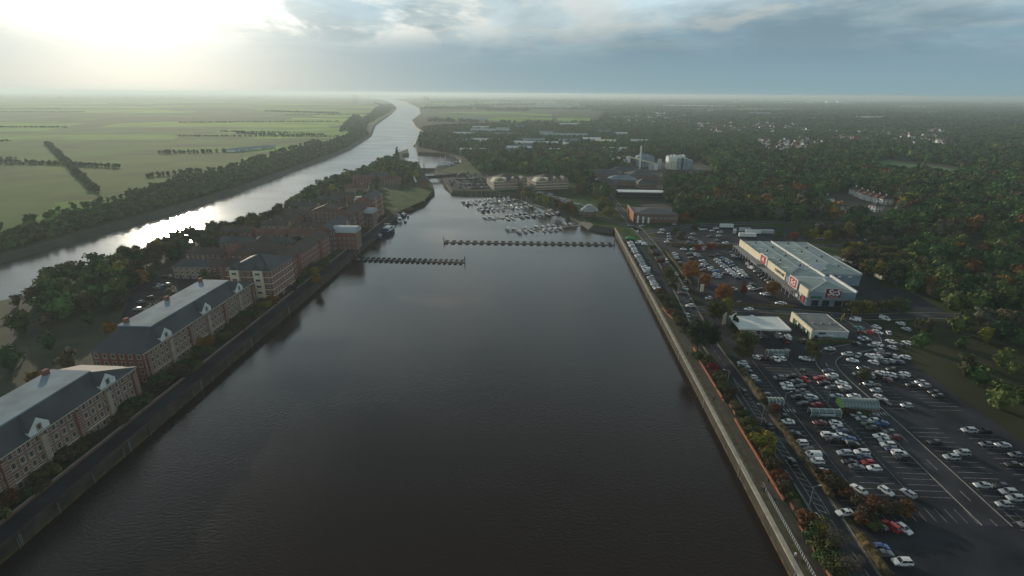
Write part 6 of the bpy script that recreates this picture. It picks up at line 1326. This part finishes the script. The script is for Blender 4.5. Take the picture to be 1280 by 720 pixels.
for (px, py, h, sp) in ((643, 236, 10, 'orange'), (650, 238, 9, 'olive'), (655, 246, 9, 'orange'), (660, 248, 10, 'olive'), (666, 249, 9, 'olive'), (675, 254, 10, 'olive'), (681, 257, 11, 'yellow'), (687, 256, 9, 'olive'), (696, 262, 10, 'olive'), (702, 265, 9, 'orange'), (708, 267, 10, 'olive'), (714, 268, 9, 'orange'), (719, 268, 8, 'olive'), (712, 262, 8, 'yellow'), (755, 262, 12, 'yellow'), (750, 266, 9, 'olive'), (765, 262, 9, 'olive'), (737, 236, 12, 'yellow'), (730, 244, 10, 'brown'), (745, 250, 10, 'brown'), (752, 246, 11, 'olive'), (760, 244, 11, 'olive'), (724, 240, 10, 'russet'), (747, 240, 12, 'brown'), (757, 236, 10, 'olive'), (719, 246, 8, 'brown')):
    x, y = G(px, py); CAND.append((x, y, h*1.1, sp, 'in the autumn row along the marina quay', 'large'))
for _ in range(75):
    x_, y_ = tr.uniform(203, 245), tr.uniform(292, 420)
    if ok_tree(x_, y_, 0, 0): CAND.append((x_, y_, tr.uniform(9, 13), tr.choice(['olive', 'green', 'brown', 'dark', 'olive', 'yellow']), 'in the belt right of the retail store', 'round'))
for _ in range(40):
    x_, y_ = tr.uniform(216, 262), tr.uniform(268, 300)
    if ok_tree(x_, y_, 0, 0): CAND.append((x_, y_, tr.uniform(8, 12), tr.choice(['olive', 'green', 'brown', 'dark']), 'in the belt right of the retail store', 'round'))
for _ in range(150):
    x_, y_ = tr.uniform(-420, -172), tr.uniform(60, 330)
    if ok_tree(x_, y_, 0, 0) and not inpoly(*Pj(x_, y_, 0), [(150, 400), (165, 362), (240, 328), (265, 345), (180, 400)]): CAND.append((x_, y_, tr.uniform(7, 12), tr.choice(['olive', 'green', 'brown', 'dark', 'orange']), 'among the grass left of the long apartment block, hidden', 'round'))
n8 = wood([(524, 184), (575, 194), (600, 216), (640, 214), (700, 224), (735, 240), (756, 250), (770, 226), (820, 232), (860, 246), (1000, 244), (1280, 262), (1280, 192), (1000, 182), (760, 186), (600, 176), (528, 168)], .9, (9, 19), dict(dark=3.5, green=6, olive=6, brown=2, russet=.3, grey=1, yellow=.1), 'in the broad wood behind the works and offices', tall=.05)
n9 = wood([(524, 172), (600, 178), (760, 188), (1000, 184), (1280, 194), (1280, 158), (1100, 156), (900, 150), (700, 156), (560, 158), (520, 162)], .74, (9, 13), dict(dark=3, green=6, olive=5, brown=1, grey=.6), 'in the woodland beyond the works')
print('N', n1, n2, n3, n4, n5, n6, n7, n8, n9, len(CAND))
FLD = []; M['pasture'] = mat('pasture_grass', (.17, .24, .06), 1., var=.35, scale=.004, spec=.1)
fr_ = random.Random(31)
for k in range(34):
    py = 121.5+(k/34)**1.3*29; px = fr_.uniform(500, 1300); wpx = fr_.uniform(30, 95); hp = (py-117)*fr_.uniform(.07, .14)+.25
    if px < 760 and py > 136: px += 260
    q = [(px, py), (px+wpx, py+fr_.uniform(-.3, .3)), (px+wpx*fr_.uniform(.8, 1.1), py+hp), (px-wpx*fr_.uniform(-.1, .2), py+hp)]
    if any(inpoly(*G(*c), dock) for c in q): continue
    FLD.append(q); sheet('field', W(q), M['pasture'], .35+.01*k)
_ok = ok_tree
def ok_tree(x, y, px, py, lots=True): return _ok(x, y, px, py) and not any(inpoly(px, py, q) for q in FLD)
# hedgerows and copses of the far plain
def line_trees(pa, pb, lab='on the far plain', h=(7, 11), p=.85):
    xa, ya = G(*pa); xb, yb = G(*pb); L_ = math.hypot(xb-xa, yb-ya); n = int(min(900, L_/max(3.2, ya*.0018)))
    for k in range(n):
        if tr.random() > p: continue
        t_ = (k+tr.random())/n; x, y = xa+(xb-xa)*t_+tr.uniform(-4, 4), ya+(yb-ya)*t_+tr.uniform(-4, 4)
        if not inpoly(x, y, dock) and not inpoly(x+15, y, dock): CAND.append((x, y, tr.uniform(*h)*(1+y/9000), tr.choice(['dark', 'green', 'olive', 'dark']), lab, 'round'))
for k in range(46):      # field boundaries left of the river
    py = 119.6+(k/46)**2.1*96; px = tr.uniform(-300, 380); ln = tr.uniform(60, 260)
    if k % 2: continue
    line_trees((px, py), (min(px+ln, 460), py+tr.uniform(-.6, .6)*(py-117)/12), 'in the hedgerows of the green floodplain', (2.5, 4.5), .95)
for pa, pb in (((297, 167), (360, 170)), ((360, 170), (405, 169)), ((200, 192), (290, 190)), ((330, 196), (290, 232)), ((180, 222), (260, 214)), ((210, 235), (240, 215)), ((330, 139), (425, 142)), ((-60, 200), (150, 210)), ((120, 240), (60, 180))): line_trees(pa, pb, 'in the hedgerows of the green floodplain', (4, 7), .95)
for pa, pb in (((80, 282), (160, 262)), ((160, 262), (240, 240)), ((240, 240), (300, 223)), ((300, 223), (340, 208)), ((340, 208), (400, 190)), ((400, 190), (440, 174)), ((440, 174), (452, 160)), ((428, 165), (445, 147)), ((452, 158), (470, 146)), ((470, 146), (486, 136)), ((486, 136), (470, 130)), ((160, 258), (240, 236)), ((240, 236), (330, 206)), ((340, 203), (400, 183)), ((440, 168), (450, 150)), ((455, 150), (478, 137)), ((-60, 320), (80, 284))):
    for q_ in range(4): line_trees((pa[0]+tr.uniform(-4, 4), pa[1]-q_*(pa[1]-117)*.035), (pb[0]+tr.uniform(-4, 4), pb[1]-q_*(pb[1]-117)*.035), 'in the scrub fringing the far bank of the tidal river', (3.5, 7), .6)
for k in range(150):     # right-hand plain towards the horizon
    py = 119.4+(k/150)**1.5*36; px = tr.uniform(520, 1350); ln = tr.uniform(50, 240)
    if 139 < py < 154 and px < 745: px += 230
    line_trees((px, py), (px+ln, py+tr.uniform(-.5, .5)*(py-117)/10), 'on the far plain towards the horizon', (8, 13), .9)
n10 = wood([(536, 152), (700, 155), (900, 150), (1100, 156), (1280, 158), (1280, 132), (1000, 130), (760, 134), (745, 156), (690, 154), (620, 153), (540, 150)], .3, (10, 15), dict(dark=5, green=4, olive=3, brown=.6), 'on the plain beyond the estates')
n12 = wood([(-60, 334), (80, 296), (160, 274.5), (240, 251.5), (300, 233.5), (340, 218.5), (378, 205.5), (405, 196.5), (436, 184.5), (462, 168), (452, 159), (425, 178), (370, 195), (300, 213), (240, 231), (160, 254), (80, 276), (-60, 312)], .85, (3.5, 6.5), dict(green=4, olive=4, dark=3, brown=1), 'in the scrub fringing the far bank of the tidal river')
n13 = wood([(460, 152), (486, 141), (495, 134), (488, 130), (470, 134), (462, 143), (448, 152), (440, 168), (455, 168)], .7, (5, 8), dict(green=4, olive=4, dark=3), 'in the scrub fringing the far bank of the tidal river')
for _ in range(110):
    px_, py_ = tr.uniform(560, 628), tr.uniform(216, 236); x_, y_ = G(px_, py_)
    if not inpoly(x_, y_, dock) and inpoly(px_, py_, [(566, 236), (556, 229), (575, 217), (625, 218), (627, 235)]): CAND.append((x_, y_, tr.uniform(1.5, 4.5), tr.choice(['brown', 'green', 'grey', 'olive']), 'scrub on the lockside yard', 'round'))
n11 = wood([(745, 134), (1280, 136), (1280, 121), (700, 121), (520, 122.5), (540, 128), (700, 130)], .15, (14, 20), dict(dark=5, green=4, olive=3), 'on the plain near the horizon')
print('N far', n10, n11, len(CAND), 'individual so far', NT)
CAND.sort(key=lambda c: c[0]**2+c[1]**2)
def vis(c): px, py = Pj(c[0], c[1], c[2]/2); return -10 < px < 1290 and py < 725
nleft = 300-NT-2; first = []; rest = []
for c in CAND:
    px, py = Pj(c[0], c[1], c[2]/2)
    if nleft > 0 and 150 < px < 1130 and py < 720 and (c[4].find('hidden') < 0): first.append(c); nleft -= 1
    elif -60 < px < 1340: rest.append(c)
for (x, y, h, sp, lab, k) in first: tree(x, y, h, sp, lab, 'trees '+lab, None, 'large' if (k == 'round' and h > 9 and tr.random() < .5) else k)
# the rest as woods: clumps merged with numpy, one object per stretch of wood
def template(nl, nleaf, leaf, seed):
    R_ = np.random.RandomState(seed); V = []; Q = []
    for i in range(nl):
        a = R_.uniform(0, 2*PI); z = R_.uniform(.2, .82); rr_ = .34*math.sqrt(max(.05, 1-((z-.46)/.56)**2))*R_.uniform(.2, 1); c = np.array([rr_*math.cos(a), rr_*math.sin(a), z]); r_ = R_.uniform(.15, .24)
        for k in range(nleaf):
            d = R_.normal(size=3); d /= np.linalg.norm(d); d[2] = abs(d[2])*.9 if R_.rand() < .7 else d[2]
            p = c+d*r_*R_.uniform(.6, 1.1); nrm = d+R_.normal(size=3)*.5; nrm /= np.linalg.norm(nrm); a_ = np.cross(nrm, R_.normal(size=3)); a_ /= np.linalg.norm(a_)+1e-9; b2 = np.cross(nrm, a_); s = leaf*R_.uniform(.7, 1.3)
            V += [p-a_*s-b2*s*.7, p+a_*s-b2*s*.7, p+a_*s+b2*s*.7, p-a_*s+b2*s*.7]
    for j in range(6):                        # solid heart and stem
        a0, a1 = 2*PI*j/6, 2*PI*(j+1)/6
        V += [np.array([.3*math.cos(a0), .3*math.sin(a0), .45]), np.array([.3*math.cos(a1), .3*math.sin(a1), .45]), np.array([.12*math.cos(a1), .12*math.sin(a1), .8]), np.array([.12*math.cos(a0), .12*math.sin(a0), .8])]
        V += [np.array([.04*math.cos(a0), .04*math.sin(a0), 0]), np.array([.04*math.cos(a1), .04*math.sin(a1), 0]), np.array([.3*math.cos(a1), .3*math.sin(a1), .45]), np.array([.3*math.cos(a0), .3*math.sin(a0), .45])]
    return np.array(V)
TPN = [template(14, 26, .05, s) for s in range(4)]; TPM = [template(9, 12, .085, 10+s) for s in range(4)]; TPF = [template(5, 5, .16, 20+s) for s in range(4)]
def merged(name, lst, label):
    if not lst: return
    VV = []; CC_ = []
    for (x, y, h, sp, lab, k) in lst:
        d = math.hypot(x, y); T = (TPN if d < 750 else TPM if d < 1700 else TPF)[NR.randint(4)]; a = NR.uniform(0, 2*PI); c, q = math.cos(a), math.sin(a); w = h*NR.uniform(.85, 1.15)*(1. if d < 1700 else 1.35); wz = h
        if k == 'tall': w *= .45; wz *= 1.3
        P = np.empty_like(T); P[:, 0] = x+(T[:, 0]*c-T[:, 1]*q)*w; P[:, 1] = y+(T[:, 0]*q+T[:, 1]*c)*w; P[:, 2] = T[:, 2]*wz-.02*h
        VV.append(P); col = np.array(SPEC[sp])*NR.uniform(.9, 2.1)*np.array([.92, 1.08, 1.]); CC_.append(np.tile(np.append(col, 1.), (len(T)//4, 1)))  # leaf colour raised on distant crowns to stand in for haze and skylight
    V = np.concatenate(VV).astype(np.float32); C_ = np.concatenate(CC_).astype(np.float32); nq = len(V)//4
    me = bpy.data.meshes.new(name); me.vertices.add(len(V)); me.vertices.foreach_set('co', V.ravel()); me.loops.add(len(V)); me.loops.foreach_set('vertex_index', np.arange(len(V), dtype=np.int32))
    me.polygons.add(nq); me.polygons.foreach_set('loop_start', np.arange(0, len(V), 4, dtype=np.int32)); me.polygons.foreach_set('loop_total', np.full(nq, 4, dtype=np.int32))
    at = me.attributes.new('tint', 'FLOAT_COLOR', 'FACE'); at.data.foreach_set('color', C_.ravel()); me.update(calc_edges=True); me.materials.append(M['mixedleaf'])
    o = bpy.data.objects.new(name, me); COL.objects.link(o); tag(o, label, 'woodland', kind='stuff'); print(name, nq); return o
groups = {}
for c in rest: groups.setdefault(c[4], []).append(c)
labs = {}
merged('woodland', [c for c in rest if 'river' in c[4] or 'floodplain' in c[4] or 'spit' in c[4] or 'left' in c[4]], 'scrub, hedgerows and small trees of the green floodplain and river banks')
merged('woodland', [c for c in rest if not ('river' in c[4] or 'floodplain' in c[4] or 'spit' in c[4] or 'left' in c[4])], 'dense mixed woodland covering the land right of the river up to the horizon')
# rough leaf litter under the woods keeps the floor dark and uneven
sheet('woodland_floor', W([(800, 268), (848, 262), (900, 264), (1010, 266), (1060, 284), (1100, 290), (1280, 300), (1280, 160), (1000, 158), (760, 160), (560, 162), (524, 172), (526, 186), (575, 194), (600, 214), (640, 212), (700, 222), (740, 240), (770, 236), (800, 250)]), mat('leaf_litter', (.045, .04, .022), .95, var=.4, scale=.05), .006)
sheet('riverside_floor', W([(20, 372), (160, 322), (300, 288), (352, 266), (410, 234), (480, 208), (500, 234), (470, 258), (488, 276)])+[(-133, 470), (-131, 300), (-131, 100), (-420, 100)], mat('rough_grass', (.05, .055, .025), .95, var=.4, scale=.06), .008)
sheet('left_promenade', [(LX-6.5, -100), (LX-.9, -100), (LX-.9, 468), (LX-6.5, 468)], M['asphalt'], .02)
o = None
t = thing('low_wall', 'long low brown wall along the back of the left promenade', 'wall', (LX-6.9, 0, 0)); b = MB(); b.box(-.2, .2, -100, 466, 0, .9); b.build('brick_face', M['darkbrick'], t); b = MB(); b.box(-.26, .26, -100, 466, .9, 1.0); b.build('coping', M['concrete'], t)
road([G(300, 272), G(288, 300), G(285, 312), G(290, 322), G(300, 334), G(296, 345), G(270, 352)], 7, z=.03, centre=True)
sheet('left_bank_street', W([(372, 300), (415, 276), (420, 284), (392, 312), (378, 318)]), M['asphalt'], .02)
sheet('left_car_park', W([(150, 400), (165, 362), (240, 330), (262, 345), (180, 396)]), M['asphalt'], .02)
# ------------------------------------------------------------------ air
b = MB(); b.box(-XE-400, XE+400, Y0-300, YE+400, -9, 116); hz = b.build('haze', [])
m = bpy.data.materials.new('haze'); m.use_nodes = True; nt = m.node_tree; nt.nodes.clear(); out = nt.nodes.new('ShaderNodeOutputMaterial'); pv = nt.nodes.new('ShaderNodeVolumePrincipled')
pv.inputs['Color'].default_value = (.74, .86, .90, 1); pv.inputs['Density'].default_value = HAZE_D = .00012; pv.inputs['Anisotropy'].default_value = .34
nt.links.new(pv.outputs['Volume'], out.inputs['Volume']); hz.data.materials.append(m); hz['kind'] = 'stuff'; hz['label'] = 'pale moist air over the dock and the plain'; hz['category'] = 'haze'
# ------------------------------------------------------------------ sky and sun
SUN_AZ = math.radians(-36.); SUN_EL = math.radians(11.5)      # azimuth measured from +Y towards +X
sd = Vector((math.sin(SUN_AZ)*math.cos(SUN_EL), math.cos(SUN_AZ)*math.cos(SUN_EL), math.sin(SUN_EL)))
sun = bpy.data.lights.new('sun', 'SUN'); sun.energy = 3.0; sun.angle = math.radians(.6); sun.color = (1., .86, .66)
so = bpy.data.objects.new('sun', sun); COL.objects.link(so); so.rotation_euler = (-sd).to_track_quat('-Z', 'Y').to_euler()
w = bpy.data.worlds.new('World'); S.world = w; w.use_nodes = True; t = w.node_tree; N = t.nodes; Lk = t.links; bg = N['Background']
sky = N.new('ShaderNodeTexSky'); sky.sky_type = 'NISHITA'; sky.sun_disc = False; sky.sun_elevation = SUN_EL; sky.sun_rotation = SUN_AZ; sky.altitude = 100; sky.air_density = 1.; sky.dust_density = 1.6
tc = N.new('ShaderNodeTexCoord'); sx = N.new('ShaderNodeSeparateXYZ'); Lk.new(tc.outputs['Generated'], sx.inputs[0])
def mth(op, a, b_=None, c=None):
    n = N.new('ShaderNodeMath'); n.operation = op
    for i, v in enumerate((a, b_, c)):
        if v is None: continue
        if isinstance(v, (int, float)): n.inputs[i].default_value = v
        else: Lk.new(v, n.inputs[i])
    return n.outputs[0]
zc = mth('MAXIMUM', sx.outputs['Z'], .0); den = mth('ADD', zc, .10)
cx = mth('DIVIDE', sx.outputs['X'], den); cy = mth('DIVIDE', sx.outputs['Y'], den); cb = N.new('ShaderNodeCombineXYZ'); Lk.new(cx, cb.inputs[0]); Lk.new(cy, cb.inputs[1])
def cn(sc, det, rough, off, dist=0.):
    mp = N.new('ShaderNodeMapping'); mp.inputs['Location'].default_value = off; Lk.new(cb.outputs[0], mp.inputs[0]); n = N.new('ShaderNodeTexNoise'); n.inputs['Scale'].default_value = sc; n.inputs['Detail'].default_value = det; n.inputs['Roughness'].default_value = rough; n.inputs['Distortion'].default_value = dist; Lk.new(mp.outputs[0], n.inputs['Vector']); return n.outputs['Fac']
def mrg(v, a, b_, c=0., d=1.):
    n = N.new('ShaderNodeMapRange'); n.interpolation_type = 'SMOOTHSTEP'; n.inputs['From Min'].default_value = a; n.inputs['From Max'].default_value = b_; n.inputs['To Min'].default_value = c; n.inputs['To Max'].default_value = d; Lk.new(v, n.inputs['Value']); return n.outputs['Result']
dotn = N.new('ShaderNodeVectorMath'); dotn.operation = 'DOT_PRODUCT'; Lk.new(tc.outputs['Generated'], dotn.inputs[0]); dotn.inputs[1].default_value = tuple(sd); dot = mth('MAXIMUM', dotn.outputs['Value'], 0.)
def rgb(c): n = N.new('ShaderNodeRGB'); n.outputs[0].default_value = (*c, 1); return n.outputs[0]
def mix(f, a, b_, bt='MIX'):
    n = N.new('ShaderNodeMix'); n.data_type = 'RGBA'; n.blend_type = bt
    if isinstance(f, (int, float)): n.inputs['Factor'].default_value = f
    else: Lk.new(f, n.inputs['Factor'])
    Lk.new(a, n.inputs['A']); Lk.new(b_, n.inputs['B']); return n.outputs['Result']
def scl(col, v):
    n = N.new('ShaderNodeVectorMath'); n.operation = 'SCALE'; Lk.new(col, n.inputs[0])
    if isinstance(v, (int, float)): n.inputs['Scale'].default_value = v
    else: Lk.new(v, n.inputs['Scale'])
    return n.outputs[0]
def addv(a, b_): n = N.new('ShaderNodeVectorMath'); n.operation = 'ADD'; Lk.new(a, n.inputs[0]); Lk.new(b_, n.inputs[1]); return n.outputs[0]
# cloud sheet lit from behind: grey body, bright puffs and breaks near the sun's side, unseen overcast overhead darkened to dim the ambient light
K = 11.5
wide = mth('POWER', dot, 12.); mid = mth('POWER', dot, 70.); tight = mth('POWER', dot, 500.)
def cd(sc, det, rough, off, dist, st):
    mp = N.new('ShaderNodeMapping'); mp.inputs['Location'].default_value = off; mp.inputs['Scale'].default_value = (1, 1, st); Lk.new(tc.outputs['Generated'], mp.inputs[0]); n = N.new('ShaderNodeTexNoise'); n.inputs['Scale'].default_value = sc; n.inputs['Detail'].default_value = det; n.inputs['Roughness'].default_value = rough; n.inputs['Distortion'].default_value = dist; Lk.new(mp.outputs[0], n.inputs['Vector']); return n.outputs['Fac']
puffs = mrg(cd(5.2, 11, .62, (.4, 2.3, .1), .5, 2.6), .49, .62); shade = mrg(cd(3.0, 8, .6, (4.2, .3, 1.1), .4, 3.2), .38, .64)
body = mrg(cn(.5, 9, .58, (3.1, 1.7, 0), .35), .40, .62); wisps = mrg(cn(1.1, 10, .64, (7.3, 2.2, 0), .5), .50, .66); breaks = mrg(cn(.38, 8, .6, (1.2, 9.4, 0), .4), .55, .68)
grey = mix(body, rgb((.175*K, .265*K, .32*K)), rgb((.335*K, .42*K, .45*K)))
lowband = mrg(sx.outputs['Z'], .05, .11)
puff = scl(rgb((.50*K, .51*K, .48*K)), mth('ADD', .78, mth('MULTIPLY', wide, .9)))
grey = scl(grey, mth('ADD', .82, mth('MULTIPLY', shade, .42)))
near = mrg(dot, .62, .93, .18, 1.)
tex = mix(mth('MULTIPLY', mth('MULTIPLY', wisps, lowband), .55), grey, puff)
tex = mix(mth('MULTIPLY', mth('MULTIPLY', puffs, lowband), mth('MULTIPLY', near, .95)), tex, scl(puff, 1.12))
cl_ = mix(mth('MULTIPLY', breaks, lowband), tex, mix(.5, scl(sky.outputs['Color'], .6), rgb((.34*K, .45*K, .52*K))))
low = mix(mrg(sx.outputs['Z'], .0, .07), rgb((.20*K, .31*K, .355*K)), rgb((.17*K, .27*K, .335*K)))
base = mix(mrg(sx.outputs['Z'], .035, .12), low, cl_)
bright = mrg(sx.outputs['Z'], .06, .20, 1., 1.5); overhead = mrg(sx.outputs['Z'], .36, .72, 1., .2)
base = scl(scl(base, bright), overhead)
glow = addv(addv(scl(rgb((.80*K, .80*K, .70*K)), mth('MULTIPLY', wide, .24)), scl(rgb((1*K, .97*K, .84*K)), mth('MULTIPLY', mid, .6))), scl(rgb((1*K, .95*K, .85*K)), mth('MULTIPLY', tight, 3.)))
final = addv(base, glow)
final = addv(scl(final, .93), scl(sky.outputs['Color'], .04))
Lk.new(final, bg.inputs['Color']); bg.inputs['Strength'].default_value = .11
# ------------------------------------------------------------------ camera
cam = bpy.data.cameras.new('camera'); cam.sensor_width = 36; cam.lens = 36*F/1280; cam.clip_end = 80000; cam.clip_start = .5
co = bpy.data.objects.new('camera', cam); COL.objects.link(co); co.matrix_world = Matrix(((R2[0], U2[0], -_f[0], 0), (R2[1], U2[1], -_f[1], 0), (R2[2], U2[2], -_f[2], H), (0, 0, 0, 1)))
S.camera = co
vs_ = S.view_settings; vs_.view_transform = 'Standard'; vs_.look = 'None'; vs_.gamma = 1; vs_.exposure = 0; vs_.use_curve_mapping = False
S.cycles.volume_bounces = 1; S.cycles.max_bounces = 6; S.cycles.volume_max_steps = 64
# ------------------------------------------------------------------ make every label single out one thing
ORD = ['nearest', 'second nearest', 'third nearest', 'fourth nearest', 'fifth nearest', 'sixth nearest', 'seventh nearest', 'eighth nearest', 'ninth nearest', 'tenth nearest', 'eleventh nearest', 'twelfth nearest', 'thirteenth nearest', 'fourteenth nearest', 'fifteenth nearest', 'sixteenth nearest', 'seventeenth nearest', 'eighteenth nearest', 'nineteenth nearest', 'twentieth nearest']
def ordn(k, n):
    if k < 20: return ORD[k]
    if n-1-k == 0: return 'farthest'
    if n-1-k < 20: return ORD[n-1-k].replace('nearest', 'farthest') if n-1-k else 'farthest'
    return '%dth nearest' % (k+1) if (k+1) % 10 not in (1, 2, 3) else '%d%s nearest' % (k+1, {1: 'st', 2: 'nd', 3: 'rd'}[(k+1) % 10])
by = {}
for o in REG: by.setdefault(o['label'], []).append(o)
for lab, os_ in by.items():
    if len(os_) > 1:
        os_.sort(key=lambda o: o.location.x**2+o.location.y**2)
        for k, o in enumerate(os_):
            wds = lab.split(); room = 16-len(ordn(k, len(os_)).split())
            o['label'] = ' '.join(wds[:max(room, 6)])+', '+ordn(k, len(os_))
for o in REG:
    wds = o['label'].split()
    if len(wds) > 16: o['label'] = ' '.join(wds[:16])
print('objects', len(bpy.data.objects), 'things', len(REG))
